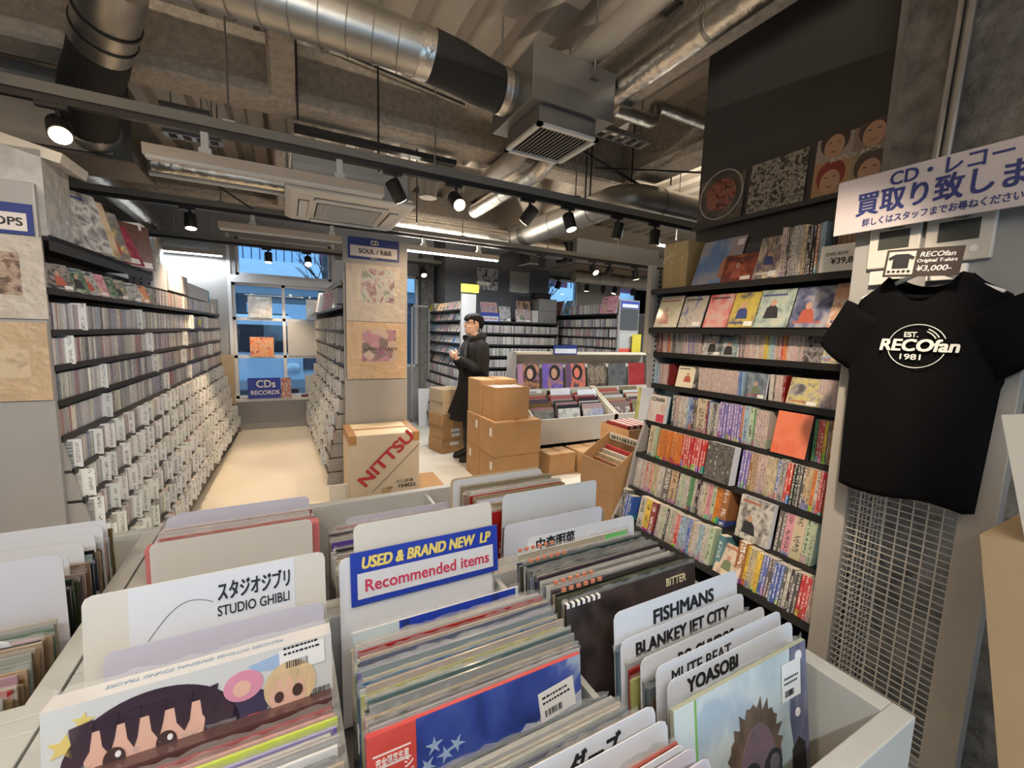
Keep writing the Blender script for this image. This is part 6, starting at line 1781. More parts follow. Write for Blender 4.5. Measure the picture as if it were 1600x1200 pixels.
# ---------------------------------------------------------------- racks at the back of the shop
M4 = rackM((2.65, 6.1, 0), -math.pi / 2)
UPC = [(1.70, 0.0), (1.515, 0.0), (1.335, 0.0), (1.155, 0.0), (0.97, 0.0), (0.79, 0.0)]
rack('disc_rack', 'grey CD rack behind the shopper under the dark pier, topped by facing records', M4, 1.45, UPC + [(0.6, 0.05), (0.42, 0.1), (0.24, 0.15)], 1.72, base_out=0.15)
for i, (z, o) in enumerate(UPC[1:]):
    row(M4, -math.pi / 2, 0.03, 1.42, z, o, PALE, 501 + i, gap=0.04)
for i, (z, o) in enumerate([(0.6, 0.05), (0.42, 0.1)]):
    row(M4, -math.pi / 2, 0.03, 1.42, z, o, PALE + DULL, 511 + i)
for y, w, h, art, lab in [(0.16, 0.28, 0.29, artwork('orange maze cover', [(0.65, 0.22, 0.06), (0.1, 0.16, 0.4), (0.7, 0.4, 0.2), (0.12, 0.12, 0.3)], 7, seed=101), 'orange and blue patterned record'), (0.43, 0.2, 0.24, A_GREY, 'grey record with white sticker'),
                          (0.79, 0.25, 0.35, artwork('dark portrait cover', [(0.03, 0.02, 0.02), (0.08, 0.05, 0.04), (0.4, 0.22, 0.12), (0.05, 0.04, 0.03)], 3, seed=102), 'dark portrait record')]:
    face_out('record_sleeve', lab + ' on top of the rack behind the shopper', 'record', M4, y, 1.702, 0.0 - (0.02 if y > .5 else 0), w, h, 0.012, art, 0.2, group='records on the rack behind the shopper')
face_out('record_sleeve', 'pink and grey flowered sleeve before the dark portrait record', 'record', M4, 0.75, 1.702, 0.03, 0.28, 0.2, 0.012, artwork('pink flower cover', [(0.5, 0.25, 0.28), (0.55, 0.5, 0.48), (0.2, 0.12, 0.14), (0.6, 0.4, 0.4)], 6, seed=103), 0.2)
bx = thing('box_set', 'large grey box set at the end of the rack behind the shopper', 'box set'); bx.matrix_world = M4
b = MB(); b.box(-0.2, 0.0, 1.05, 1.4, 1.702, 2.1); b.build('box_body', mat('grey slip box', (0.22, 0.21, 0.2), .5), bx, bevel=0.003)
b = MB(); b.box(0.0005, 0.001, 1.055, 1.395, 1.9, 1.905); b.build('seam', BLACKM, bx)
b = MB(); b.box(-0.2, 0.0, 0.92, 1.04, 1.702, 1.9)
tag(b.build('box_set', CREAMP), 'small cream box set next to the large grey one', 'box set').matrix_world = M4
b = MB(); b.box(-0.21, -0.05, 1.0, 1.3, 2.102, 2.2)
tag(b.build('box_set', BLACKM), 'black box lying on the large grey box set', 'box set').matrix_world = M4
sg = thing('sign', 'blue and white shelf sign on the rack behind the shopper', 'sign'); sg.matrix_world = M4 @ Matrix.Translation((0.014, 0, 0))
b = MB(); b.box(0.0, 0.004, 0.0, 0.32, 1.69, 1.83); b.build('board', BLUE, sg)
b = MB(); b.box(0.004, 0.005, 0.015, 0.305, 1.70, 1.775); b.build('inset', WHITEP, sg)
lettering('New Arrival', 0.05, REDI, sg, frame((0.006, 0.03, 1.72), (0, 1, 0), (0, 0, 1)), bold=0.001, width=0.24)
for ya, art, lab in [(2.80, artwork('black white splash', [(0.02, 0.02, 0.02), (0.05, 0.05, 0.05), (0.6, 0.6, 0.58), (0.03, 0.03, 0.03)], 4, coat=1, seed=104), 'black and white splashed record hung on the dark pier'), (3.41, mat('plain wrapped cover', (0.4, 0.38, 0.33), .4, coat=1, bump=.5, bscale=8), 'plain grey wrapped record hung on the dark pier')]:
    b = MB(); b.box(0, 0.38, -0.01, 0, 0, 0.35)
    tag(b.build('record_sleeve', art, loc=(ya, 6.618, 2.225)), lab, 'record', 'records hung on the dark pier')

M5 = rackM((4.25, 6.5, 0), math.pi)
UPR = [(1.85, 0.0), (1.65, 0.0), (1.5, 0.0), (1.35, 0.0), (1.2, 0.0), (1.05, 0.0), (0.9, 0.0)]
rack('disc_rack', 'black-shelved CD rack past the dark pier, ending in the panel with plastic pockets', M5, 1.7, UPR, 1.88)
for i, (z, o) in enumerate(UPR):
    row(M5, math.pi, 0.35 if i == 0 else 0.03, 1.67, z, o, PALE + BRIGHT + (DULL if i < 2 else []), 521 + i, gap=0.05, h=0.125 if i else 0.15)
for y, art, lab, le in [(0.15, artwork('amber cover', [(0.6, 0.5, 0.4), (0.5, 0.2, 0.08), (0.65, 0.6, 0.55)], 3, seed=105), 'white and amber', .3), (0.42, A_BLUE, 'blue', .35), (1.42, A_PINK, 'pink', .25), (1.57, A_PINK, 'second pink', .2)]:
    face_out('record_sleeve', lab + ' sleeve on top of the rack past the dark pier', 'record', M5, y, 1.852, 0.02, 0.22, 0.26, 0.012, art, le, group='sleeves on the rack past the dark pier')
end_panel('grey end panel with plastic pockets beyond the tall book rack', 4.24, 4.62, 4.765, 2.05, None, None, '', '')
for z0, z1, m_, lab in [(1.93, 2.03, BLUE, 'small navy and white sign on the pocketed end panel'), (1.62, 1.92, mat('smoky pocket', (0.08, 0.085, 0.09), .2, coat=1, bump=.3, bscale=9), 'dark plastic pocket on the pocketed end panel'), (1.3, 1.58, SILV, 'clear crinkled pocket with red tag on the pocketed end panel')]:
    b = MB(); b.box(0, 0.34, -0.008, 0, 0, z1 - z0)
    o = tag(b.build('pocket' if z0 < 1.9 else 'sign', m_, loc=(4.26, 4.763, z0)), lab, 'pocket' if z0 < 1.9 else 'sign')
    if z0 > 1.9: b = MB(); b.box(0.02, 0.32, -0.009, -0.008, 0.01, 0.06); b.build('inset', WHITEP, o)
    if z0 == 1.3: b = MB(); b.box(0.0, 0.25, -0.009, -0.008, 0.0, 0.05); b.build('red_tag', mat('red tag', (0.6, 0.08, 0.05), .5), o)
b = MB(); b.box(0, 0.17, -0.006, 0, 0, 0.28)
o = tag(b.build('card', mat('mustard card', (0.5, 0.42, 0.04), .5), loc=(4.46, 4.71, 1.28)), 'mustard yellow card lettered CD beside the pocketed end panel', 'card')
lettering('CD', 0.09, YELI, o, frame((0.03, -0.008, 0.16), (1, 0, 0), (0, 0, 1)))

M6 = rackM((2.15, 7.05, 0), math.pi)
UPL = [(1.83, 0.0), (1.68, 0.0), (1.515, 0.0), (1.355, 0.0), (1.195, 0.0), (1.03, 0.0)]
LOWL = [(0.87, 0.03), (0.71, 0.06), (0.55, 0.1), (0.39, 0.14), (0.23, 0.17)]
rack('disc_rack', 'grey CD rack with stepped lower tiers past the shopper beside the wire grid', M6, 1.42, UPL + LOWL, 1.86, base_out=0.19)
for i, (z, o) in enumerate(LOWL):
    row(M6, math.pi, 0.03, 1.4, z, o, PALE + BRIGHT, 541 + i)
r = random.Random(77)
ARTS = [A_DARK, A_GREY, A_GRN, A_TAN, A_PINK, A_BLUE, A_BROWN, A_GOLD]
for i, (z, o) in enumerate(UPL):
    for k in range(9):
        face_out('cd_case', '%s facing CD from the wire grid, %s display shelf past the shopper' % (nth(k + 1), nth(i + 1)), 'CD', M6, 0.1 + k * 0.15, z, o, 0.142, 0.125, 0.01, r.choice(ARTS), 0.35, group='facing CDs past the shopper')
b = MB(); b.box(-0.15, 0, 0.02, 0.25, 1.995, 2.13)
tag(b.build('carton', mat('cream carton', (0.66, 0.58, 0.46), .5)), 'cream carton on the rack past the shopper', 'carton').matrix_world = M6 @ Matrix.Translation((0, 0, -0.163))
end_panel('pale perforated end panel between the two racks behind the shopper', 2.14, 2.36, 5.58, 2.15, None, None, '', '')
b = MB(); b.box(0, 0.26, -0.005, 0, 0, 0.11)
tag(b.build('card', mat('bright yellow card', (0.8, 0.72, 0.05), .5), loc=(2.12, 5.55, 2.06)), 'bright yellow notice card over the perforated end panel', 'card')
b = MB(); b.box(0, 0.004, 0, 0.14, 0, 0.1)
tag(b.build('card', mat('bright yellow card', (0, 0, 0)), loc=(2.12, 6.88, 1.83)), 'small yellow card at the wire grid end of the display rack', 'card')
wg = thing('wire_grid', 'grey framed wire grid standing before the concrete column', 'wire grid', (1.80, 6.93, 0))
b = MB()
for (a, c, p, q) in [(0, 0.025, 0, 1.93), (0.285, 0.31, 0, 1.93), (0, 0.31, 1.9, 1.93), (0, 0.31, 0.02, 0.05)]: b.box(a, c, 0, 0.025, p, q)
b.build('frame', GREYM, wg)
b = MB()
for i in range(14): b.tube([(0.02 + i * 0.0205, 0.012, 0.03), (0.02 + i * 0.0205, 0.012, 1.91)], 0.0018, 4)
for i in range(76): b.tube([(0.01, 0.014, 0.05 + i * 0.0245), (0.3, 0.014, 0.05 + i * 0.0245)], 0.0018, 4)
b.build('mesh', STEEL, wg)
b = MB(); b.box(0, 0.25, 0, 0.02, 0, 0.6)
tag(b.build('board', mat('white foam board', (0.6, 0.62, 0.64), .5), loc=(1.84, 6.6, 0), rot=(-0.08, 0, 0)), 'white board leaning low against the wire grid', 'board')

# ---------------------------------------------------------------- sloping record bins in the middle
SBM = mat('cream bin board', (0.5, 0.46, 0.4), .5, noise=.05, nscale=4)
BINE = mat('cream bin edge', (0.62, 0.55, 0.42), .5)
for n, (xa, xb, ya, lab) in enumerate([(2.42, 3.6, 4.0, 'cream sloping record bin by the cardboard boxes, with a display ledge behind'), (3.62, 4.62, 4.0, 'second cream sloping record bin, toward the tall book rack')]):
    sb = thing('record_bin', lab, 'record bin', (xa, ya, 0))
    L = xb - xa
    b = MB(); b.prism([(0, 0.25), (0.03, 0.25), (0.03, 0.56), (0, 0.56)], 0, L, axis='x'); b.build('front_panel', SBM, sb)
    for x in (0, L - 0.02):
        b = MB(); b.prism([(0, 0.25), (0.52, 0.25), (0.52, 0.86), (0.0, 0.57)], x, x + 0.02, axis='x'); b.build('side_panel', BINE, sb)
    b = MB(); b.box(0, L, 0.0, 0.52, 0.25, 0.27); b.build('floor_panel', SBM, sb)
    b = MB(); b.box(0, L, 0.5, 0.52, 0.27, 0.84); b.build('back_panel', SBM, sb)
    b = MB(); b.box(0.05, L - 0.05, 0.12, 0.5, 0.0, 0.25); b.build('plinth', GREYD, sb)
    r = random.Random(600 + n)
    y, k = 0.46, 0
    while y > 0.19:
        for c in range(3 if n == 0 else 2):
            x = xa + 0.2 + c * 0.375
            k += 1
            zt = 0.56 + 0.3 * (y / 0.5) + 0.0
            cc = r.choice(['white', 'cream', 'grey', 'tan', 'pink', 'brown', 'black', 'white', 'red'])
            o = lp('%s record from the back of the %s sloping bin, mixed sleeves' % (nth(k), ('first', 'second')[n]), 'records in the %s sloping bin' % ('first', 'second')[n], x + r.uniform(-.01, .01), ya + y, zt + r.uniform(-0.02, 0.01), 0.0065, jit(LPC[cc], r), 0.25, None, False, r.uniform(-.02, .02), r)
        y -= 0.033
for x, y, z, cols, lab in [(2.62, 4.06, 0.62, [(0.16, 0.17, 0.16), (0.24, 0.24, 0.22), (0.1, 0.1, 0.1)], 'olive grey'), (3.0, 4.06, 0.63, [(0.5, 0.5, 0.48), (0.62, 0.62, 0.58), (0.3, 0.3, 0.3)], 'white and grey'), (3.37, 4.06, 0.61, [(0.5, 0.48, 0.4), (0.25, 0.28, 0.45), (0.55, 0.5, 0.4)], 'cream and blue'),
                           (2.98, 4.2, 0.70, [(0.08, 0.05, 0.02), (0.3, 0.2, 0.06), (0.1, 0.06, 0.02)], 'dark brown gold'), (3.4, 4.18, 0.68, [(0.66, 0.56, 0.4), (0.6, 0.5, 0.34), (0.2, 0.15, 0.1)], 'cream'), (3.9, 4.12, 0.66, [(0.55, 0.2, 0.1), (0.4, 0.12, 0.06), (0.2, 0.08, 0.05)], 'rust red')]:
    lp(lab + ' record cover at the face of the sloping bins', 'covers at the face of the sloping bins', x, y + 0.11, z + 0.01, 0.0065, (0.5, 0.5, 0.5), 0.25, artwork('cover ' + lab, cols, 3, seed=x * 7), False)
for x, y, z, w, s_, lab in [(2.66, 4.42, 0.845, 0.2, 'FUSION', 'first'), (3.02, 4.40, 0.85, 0.3, None, 'second'), (3.42, 4.38, 0.83, 0.3, None, 'third')]:
    divider('%s white divider card from the boxes standing up in the first sloping bin' % lab, x, y, z, w, 0.32, WHITEP, 0.2, s_, 0.03, 0.02, 0.04, 0.0012)
dr = thing('display_ledge', 'cream framed display ledge with a row of facing records over the sloping bins', 'display ledge', (2.43, 4.53, 0))
b = MB(); b.box(0, 2.2, 0.12, 0.14, 0.0, 1.30); b.build('back_board', SBM, dr)
b = MB(); b.box(0, 2.2, -0.01, 0.14, 0.81, 0.83); b.build('ledge', BINE, dr)
b = MB(); b.box(-0.02, 2.2, 0.0, 0.14, 1.27, 1.30); b.build('top_rail', BINE, dr)
b = MB(); b.box(-0.03, 0.02, -0.01, 0.14, 0.0, 1.30); b.build('side_post', GREYM, dr)
for i, (cols, lab) in enumerate([([(0.06, 0.03, 0.03), (0.5, 0.26, 0.15), (0.08, 0.04, 0.04), (0.4, 0.2, 0.3)], 'dark-haired portrait record with mauve strip'), ([(0.05, 0.06, 0.25), (0.16, 0.1, 0.4), (0.4, 0.2, 0.14), (0.06, 0.08, 0.3)], 'blue and violet portrait record'),
                                 ([(0.04, 0.03, 0.04), (0.14, 0.1, 0.16), (0.6, 0.16, 0.08), (0.08, 0.06, 0.08)], 'dark record with coral face'), ([(0.02, 0.02, 0.02), (0.08, 0.06, 0.04), (0.25, 0.2, 0.14)], 'black three-panel record'), ([(0.03, 0.03, 0.03), (0.1, 0.1, 0.1), (0.05, 0.05, 0.05)], 'plain black wrapped record'), ([(0.2, 0.02, 0.02), (0.3, 0.03, 0.03)], 'deep red record')]):
    o = lp(lab + ' facing out on the display ledge', 'records on the display ledge', 2.66 + i * 0.36, 4.60, 0.83 + 0.318, 0.0065, (0.1, 0.1, 0.1), 0.12, artwork('ledge cover %d' % i, cols, 2.4, seed=110 + i), False)
    if i < 3:
        shape(o, 'hair_print', ell(0.03, 0.2, 0.085, 0.1), 0.0065, mat('black hair print', (0.02, 0.015, 0.015), .4, coat=.5))
        shape(o, 'face_print', ell(0.02, 0.19, 0.045, 0.065), 0.0065, [SKIN1, mat('tan face print', (0.5, 0.28, 0.18), .4), mat('coral face print', (0.6, 0.16, 0.1), .4)][i], 0.0012)
        shape(o, 'side_strip', [(-0.157, 0), (-0.08, 0), (-0.08, 0.315), (-0.157, 0.315)], 0.0065, [mat('mauve strip', (0.45, 0.25, 0.4), .4), mat('violet strip', (0.16, 0.1, 0.42), .4), mat('dusky strip', (0.12, 0.06, 0.12), .4)][i])
    if i == 3:
        for q in range(3): shape(o, 'panel_print', [(-0.13 + q * .09, 0.04), (-0.055 + q * .09, 0.04), (-0.055 + q * .09, 0.28), (-0.13 + q * .09, 0.28)], 0.0065, artwork('trio panel', [(0.01, 0.01, 0.01), (0.3, 0.24, 0.16), (0.02, 0.02, 0.02)], 5, seed=117))
sg = thing('sign', 'small navy framed cream sign on the top rail of the display ledge', 'sign', (2.98, 4.52, 1.27))
b = MB(); b.box(0, 0.36, -0.006, 0, 0, 0.12); b.build('board', NAVY, sg)
b = MB(); b.box(0.015, 0.345, -0.008, -0.006, 0.015, 0.075); b.build('inset', WHITEP, sg)

# ---------------------------------------------------------------- cardboard


def carton(label, x0, x1, y0, y1, z0, z1, rz=0.0, m_=KRAFT, open_top=False, tape=True, stickers=(), group=None):
    """origin at the near corner (x0, y0)"""
    t = thing('cardboard_box', label, 'box', (x0, y0, z0), rz, group)
    W, D_, H = x1 - x0, y1 - y0, z1 - z0
    mb = MB()
    if open_top:
        k = 0.006
        mb.box(0, W, 0, k, 0, H); mb.box(0, W, D_ - k, D_, 0, H); mb.box(0, k, k, D_ - k, 0, H); mb.box(W - k, W, k, D_ - k, 0, H); mb.box(k, W - k, k, D_ - k, 0, k)
        mb.build('carton', m_, t)
    else:
        mb.box(0, W, 0, D_, 0, H - 0.001); mb.build('carton', m_, t, bevel=0.004)
        if tape:
            mb = MB(); mb.box(W / 2 - .03, W / 2 + .03, -0.0006, D_ + .0006, H - 0.06, H - 0.0004); mb.build('tape', TAPE, t)
            mb = MB(); mb.box(0.004, W / 2 - 0.031, 0.002, D_ - .002, H - 0.001, H + 0.002); mb.box(W / 2 + 0.031, W - 0.004, 0.002, D_ - .002, H - 0.001, H + 0.002); mb.build('flap', m_, t)
    for face, u, v, w, h in stickers:
        mb = MB()
        if face == 'front': mb.box(u, u + w, -0.0012, -0.0002, v, v + h)
        else: mb.box(-0.0012, -0.0002, u, u + w, v, v + h)
        mb.build('sticker', LABELW, t)
    return t


nb = thing('cardboard_box', 'large cream carton with diagonal red lettering on the aisle floor', 'box', (0.453, 3.812, 0), -0.01)
NB = mat('cream carton board', (0.58, 0.5, 0.39), .75, noise=.06, nscale=5)
W, D_, H = 0.612, 0.5, 0.582
b = MB(); b.box(0, W, 0, D_, 0, H); b.build('carton', NB, nb, bevel=0.005)
b = MB(); b.box(0.004, W - 0.004, 0.004, D_ / 2 - .004, H, H + 0.004); b.box(0.004, W - 0.004, D_ / 2 + .004, D_ - .004, H, H + 0.006); b.build('flap', mat('cream carton top', (0.62, 0.54, 0.4), .7), nb)
for x0, x1 in ((0.0, 0.06), (W - 0.06, W)):
    b = MB(); b.box(x0 - .0008, x1 + .0008, -0.0015, D_ + .001, H - 0.075, H + 0.0075); b.build('tape', TAPE, nb)
b = MB(); b.box(0.05, W - .05, D_ / 2 - .02, D_ / 2 + .02, H + 0.003, H + 0.0078); b.box(-0.0008, W + .0008, -0.0015, 0, 0.0, 0.03); b.build('tape', TAPE, nb)
b = MB(); b.box(0.27, 0.35, -0.0022, -0.0005, 0.0, 0.09); b.build('clear_tape', mat('clear tan tape', (0.46, 0.36, 0.2), .25, coat=.5), nb)
a = math.radians(44)
lettering('NITTSU', 0.15, REDI, nb, frame((0.125, -0.003, 0.105), (math.cos(a), 0, math.sin(a)), (-math.sin(a), 0, math.cos(a))), bold=0.011, width=0.60, name='red_lettering')
b = MB(); b.M = frame((0.19, -0.0025, 0.06), (math.cos(a), 0, math.sin(a)), (-math.sin(a), 0, math.cos(a))); b.box(0, 0.6, 0, 0.004, -0.0004, 0.0004); b.build('ruled_line', INK, nb)
lettering('154022', 0.045, INK, nb, frame((0.41, -0.003, 0.075), (1, 0, 0), (0, 0, 1)), bold=0.0025, width=0.155)
lettering('ひっこし室 日通', 0.03, INK, nb, frame((0.40, -0.003, 0.125), (1, 0, 0), (0, 0, 1)), bold=0.001, width=0.15)
lettering('0120-', 0.022, INK, nb, frame((0.32, -0.003, 0.078), (1, 0, 0), (0, 0, 1)), bold=0.001)
b = MB(); b.box(0, 0.62, 0, 0.6, 0, 0.006)
tag(b.build('cardboard_sheet', KRAFT, loc=(0.72, 3.76, 0.0005), rot=(0, 0, -0.04)), 'flat orange-brown cardboard sheet on the floor under the red-lettered cream carton', 'cardboard sheet')
nb.location.z = 0.007
b = MB(); b.box(0, 0.15, 0, 0.02, 0, 0.17)
tag(b.build('board', CREAMP, loc=(0.29, 3.83, 0.0), rot=(-0.05, 0, 0)), 'small cream board standing low beside the red-lettered cream carton', 'board')

S = [('front', 0.05, 0.2, 0.05, 0.09)]
carton('lowest near carton of the big stack beside the shopper', 1.72, 2.22, 3.55, 3.90, 0.0, 0.335, stickers=[('left', 0.05, 0.2, 0.05, 0.08)])
carton('lowest far carton of the big stack beside the shopper', 1.72, 2.22, 3.91, 4.26, 0.0, 0.335, stickers=[('left', 0.22, 0.2, 0.05, 0.08)])
carton('middle near carton of the big stack beside the shopper', 1.715, 2.23, 3.55, 3.90, 0.339, 0.675, stickers=[('left', 0.06, 0.19, 0.05, 0.08)])
carton('middle far carton of the big stack beside the shopper', 1.72, 2.22, 3.91, 4.26, 0.339, 0.675, stickers=[('left', 0.06, 0.2, 0.05, 0.08)])
carton('topmost near carton of the big stack, open with books inside', 1.745, 2.12, 3.62, 3.93, 0.679, 1.0, open_top=True)
carton('topmost far carton of the big stack beside the shopper', 1.735, 2.15, 3.94, 4.28, 0.679, 1.035)
for i in range(9):
    b = MB(); b.box(0, 0.034, 0, 0.25, 0, 0.3)
    tag(b.build('book', mat('box book %d' % (i % 3), [(0.5, 0.42, 0.4), (0.36, 0.3, 0.36), (0.6, 0.56, 0.5)][i % 3], .5), loc=(1.762 + i * 0.038, 3.65, 0.69)), '%s book in the open topmost carton, counted toward the sloping bin' % nth(i + 1), 'book', 'books in the open topmost carton')
zz = 0.0
for i, h in enumerate((0.17, 0.17, 0.15, 0.15, 0.16)):
    pos = ['lowest', 'second', 'third', 'fourth', 'topmost'][i]
    carton('%s flat brown carton of the five stacked before the shopper' % pos, 1.667 + (0.012 if i % 2 else 0), 1.99, 4.949, 5.29, zz + 0.001, zz + h, rz=0.2 if i < 4 else 0.17, m_=KRAFT2 if i > 2 else KRAFT, open_top=(i == 4), tape=False,
           stickers=() if i == 4 else [('front', 0.12, h * .55, 0.13, 0.04)] + ([('front', 0.13, h * .2, 0.12, 0.04)] if i == 1 else []))
    zz += h + 0.001
carton('carton with torn flap under the cream sloping bin, nearer the big stack', 2.46, 2.8, 3.72, 3.98, 0.0, 0.235, m_=KRAFT)
carton('carton with taped white sheet under the cream sloping bin, nearer the book rack', 2.84, 3.3, 3.66, 3.97, 0.0, 0.24, rz=0.03, stickers=[('front', 0.26, 0.05, 0.16, 0.12)])
carton('lower carton carrying the slant-cut book carton by the tall book rack', 2.0, 2.27, 2.2, 2.58, 0.0, 0.40)
st = thing('cardboard_box', 'slant-cut open carton of books beside the tall book rack', 'box', (2.0, 2.2, 0.402))
b = MB(); k = 0.006
for y in (0, 0.374): b.prism([(0, 0), (0.27, 0), (0.27, 0.365), (0, 0.205)], y, y + k, axis='y')
b.box(0, k, k, 0.374, 0, 0.205); b.box(0.264, 0.27, k, 0.374, 0, 0.365); b.box(k, 0.264, k, 0.374, 0, k)
b.build('carton', KRAFT, st)
b = MB(); b.box(0.25, 0.263, 0.02, 0.36, 0.31, 0.36); b.build('paper_strip', CREAMP, st)
b = MB()
for k in range(10): b.box(0.2486, 0.2498, 0.05 + k * .03, 0.05 + k * .03 + (0.012 if k % 4 else 0.02), 0.322, 0.346)
b.build('faded_print', mat('green black ink', (0.03, 0.08, 0.02), .5), st)
r = random.Random(33)
for i in range(6):
    c = ['white', 'rose', 'brown', 'cream', 'white', 'red'][i]
    h = 0.13 + i * 0.026
    b = MB(); b.box(0, 0.028, 0, 0.33, 0, h)
    tag(b.build('book', mat('slant book ' + c, jit(CN[c], r, .03), .5, noise=.4, nscale=30), loc=(2.02 + i * 0.038, 2.223, 0.409)), '%s %s book from the front edge in the slant-cut carton' % (nth(i + 1), c), 'book', 'books in the slant-cut carton')
carton('carton carrying the open box of red books past the slant-cut one', 2.78, 3.12, 2.9, 3.3, 0.0, 0.5)
carton('open tan carton of red books past the slant-cut one', 2.78, 3.12, 2.9, 3.3, 0.502, 0.66, open_top=True)
for i in range(8):
    b = MB(); b.box(0, 0.034, 0, 0.3, 0, 0.18)
    tag(b.build('book', mat('red box book %d' % (i % 2), [(0.26, 0.03, 0.03), (0.55, 0.5, 0.45)][i % 2], .5, noise=.3, nscale=30), loc=(2.80 + i * 0.038, 2.94, 0.51)), '%s book in the open tan carton of red books' % nth(i + 1), 'book', 'books in the open tan carton')
# ---------------------------------------------------------------- the shopper
SKIN = mat('skin', (0.56, 0.36, 0.27), 0.5, noise=0.06, nscale=12)
pe = thing('person', 'standing person in long black coat and glasses, hands together before the chest', 'person', (1.95, 4.66, 0), math.pi)


def ring(cx, rx0, rx1, hw, z, n=22, cy=0.0, p=2.3, wob=0.0, ph=0.0):
    """front radius rx1, back radius rx0 around cx"""
    out = []
    for k in range(n):
        a = 2 * math.pi * k / n
        c, s_ = math.cos(a), math.sin(a)
        e = 2.0 / p
        X = abs(c) ** e * (1 if c > 0 else -1); Y = abs(s_) ** e * (1 if s_ > 0 else -1)
        w_ = 1 + wob * math.sin(5 * a + ph)
        out.append((cx + X * (rx1 if c > 0 else rx0) * w_, cy + Y * hw * w_, z))
    return out


# body: head, neck, trunk, arms with hands and legs fused into one skin
b = MB()
HEAD = [(1.488, .082, .03, .026), (1.503, .101, .0, .044), (1.523, .107, -.03, .055), (1.545, .110, -.05, .061), (1.565, .108, -.066, .065), (1.585, .109, -.076, .068), (1.61, .102, -.086, .071),
        (1.632, .095, -.092, .073), (1.652, .103, -.094, .075), (1.677, .097, -.092, .073), (1.70, .08, -.078, .061), (1.715, .05, -.05, .041), (1.722, .022, -.02, .015)]
b.loft([ring((f + k) / 2, (f - k) / 2, (f - k) / 2, w, z) for z, f, k, w in HEAD])
b.tube([(0.10, 0, 1.64), (0.117, 0, 1.605), (0.122, 0, 1.592)], [0.008, 0.011, 0.013], 10)
b.ball((0.112, 0, 1.585), (0.014, 0.018, 0.01))
b.ball((0.107, 0, 1.552), (0.009, 0.024, 0.006)); b.ball((0.105, 0, 1.54), (0.009, 0.021, 0.006))
for s in (-1, 1):
    b.ball((-0.005, s * 0.075, 1.607), (0.02, 0.011, 0.034))
    b.ball((0.082, s * 0.034, 1.577), (0.02, 0.026, 0.02))
b.tube([(-0.015, 0, 1.38), (-0.008, 0, 1.46), (0.012, 0, 1.53)], [0.07, 0.058, 0.054], 16)
b.loft([ring(0, rx, rx, hw, z) for z, rx, hw in [(0.86, .11, .15), (0.95, .12, .165), (1.1, .105, .15), (1.25, .115, .165), (1.37, .105, .18), (1.43, .06, .09)]])
for s in (-1, 1):
    b.tube([(0, s * .17, 1.385), (0.0, s * .225, 1.24), (0.01, s * .24, 1.10)], [0.055, 0.05, 0.042], 12)
    b.tube([(0.01, s * .24, 1.10), (0.11, s * .15, 1.165), (0.205, s * .052, 1.215)], [0.044, 0.04, 0.028], 12)
    b.tube([(0, s * .085, 0.92), (0.01, s * .09, 0.5), (0.0, s * .095, 0.1)], [0.09, 0.06, 0.042], 12)
    b.tube([(-0.02, s * .098, 0.055), (0.14, s * .1, 0.035)], [0.032, 0.026], 12)
    # palm, thumb and four unequal bent fingers, closing over each other
    pc_ = Vector((0.235, s * 0.03, 1.232 + (0.012 if s > 0 else -0.008)))
    b.M = Matrix.Translation(pc_) @ Matrix.Rotation(s * -0.9, 4, 'Z') @ Matrix.Rotation(-0.35, 4, 'Y')
    b.ball((0.015, 0, 0), (0.045, 0.018, 0.04), 14)
    for k, (L, dz) in enumerate(((0.062, .03), (0.07, .011), (0.065, -.009), (0.052, -.028))):
        b.tube([(0.045, 0, dz), (0.045 + L * .45, -s * 0.004, dz * 1.05), (0.045 + L * .72, -s * 0.02, dz * .95), (0.045 + L * .72, -s * 0.036, dz * .85)], [0.0095, 0.009, 0.0085, 0.0075], 8)
    b.tube([(-0.005, 0, 0.032), (0.018, -s * 0.012, 0.056), (0.045, -s * 0.022, 0.06)], [0.012, 0.0105, 0.009], 8)
    b.M = None
body = b.build('body', SKIN, pe, smooth=False)
rm = body.modifiers.new('fuse', 'REMESH'); rm.mode, rm.voxel_size, rm.use_smooth_shade = 'VOXEL', 0.0048, True
sm_ = body.modifiers.new('soften', 'SMOOTH'); sm_.factor, sm_.iterations = 0.5, 3
EYEM, BROW = mat('eye white', (0.6, 0.58, 0.55), .3), mat('black hair', (0.012, 0.011, 0.011), .7, noise=.4, nscale=60, bump=.4, bscale=90, spec=.15)
for s in (-1, 1):
    b = MB(); b.ball((0.089, s * 0.031, 1.627), (0.010, 0.014, 0.0065), 10); b.build('eye', EYEM, pe, smooth=True)
    b = MB(); b.ball((0.0975, s * 0.031, 1.627), (0.0035, 0.006, 0.006), 10); b.build('iris', INK, pe, smooth=True)
    b = MB(); b.tube([(0.1, s * 0.014, 1.645), (0.1, s * 0.03, 1.651), (0.09, s * 0.05, 1.646)], [0.003, 0.004, 0.002], 6); b.build('eyebrow', BROW, pe, smooth=True)
b = MB(); b.tube([(0.1165, -0.02, 1.546), (0.119, 0, 1.547), (0.1165, 0.02, 1.546)], 0.0018, 6); b.build('mouth_line', mat('lip line', (0.25, 0.1, 0.08), .5), pe)
gl = MB()
for s in (-1, 1):
    gl.tube([(0.118 - 0.012 * abs(0.033 + 0.024 * math.cos(a) - .0) / .05, s * (0.033 + 0.024 * math.cos(a)), 1.622 + 0.018 * math.sin(a)) for a in [k / 20 * 2 * math.pi for k in range(21)]], 0.0018, 6, cap=False)
    gl.tube([(0.106, s * 0.057, 1.627), (0.06, s * 0.08, 1.627), (-0.005, s * 0.086, 1.625)], 0.0016, 6)
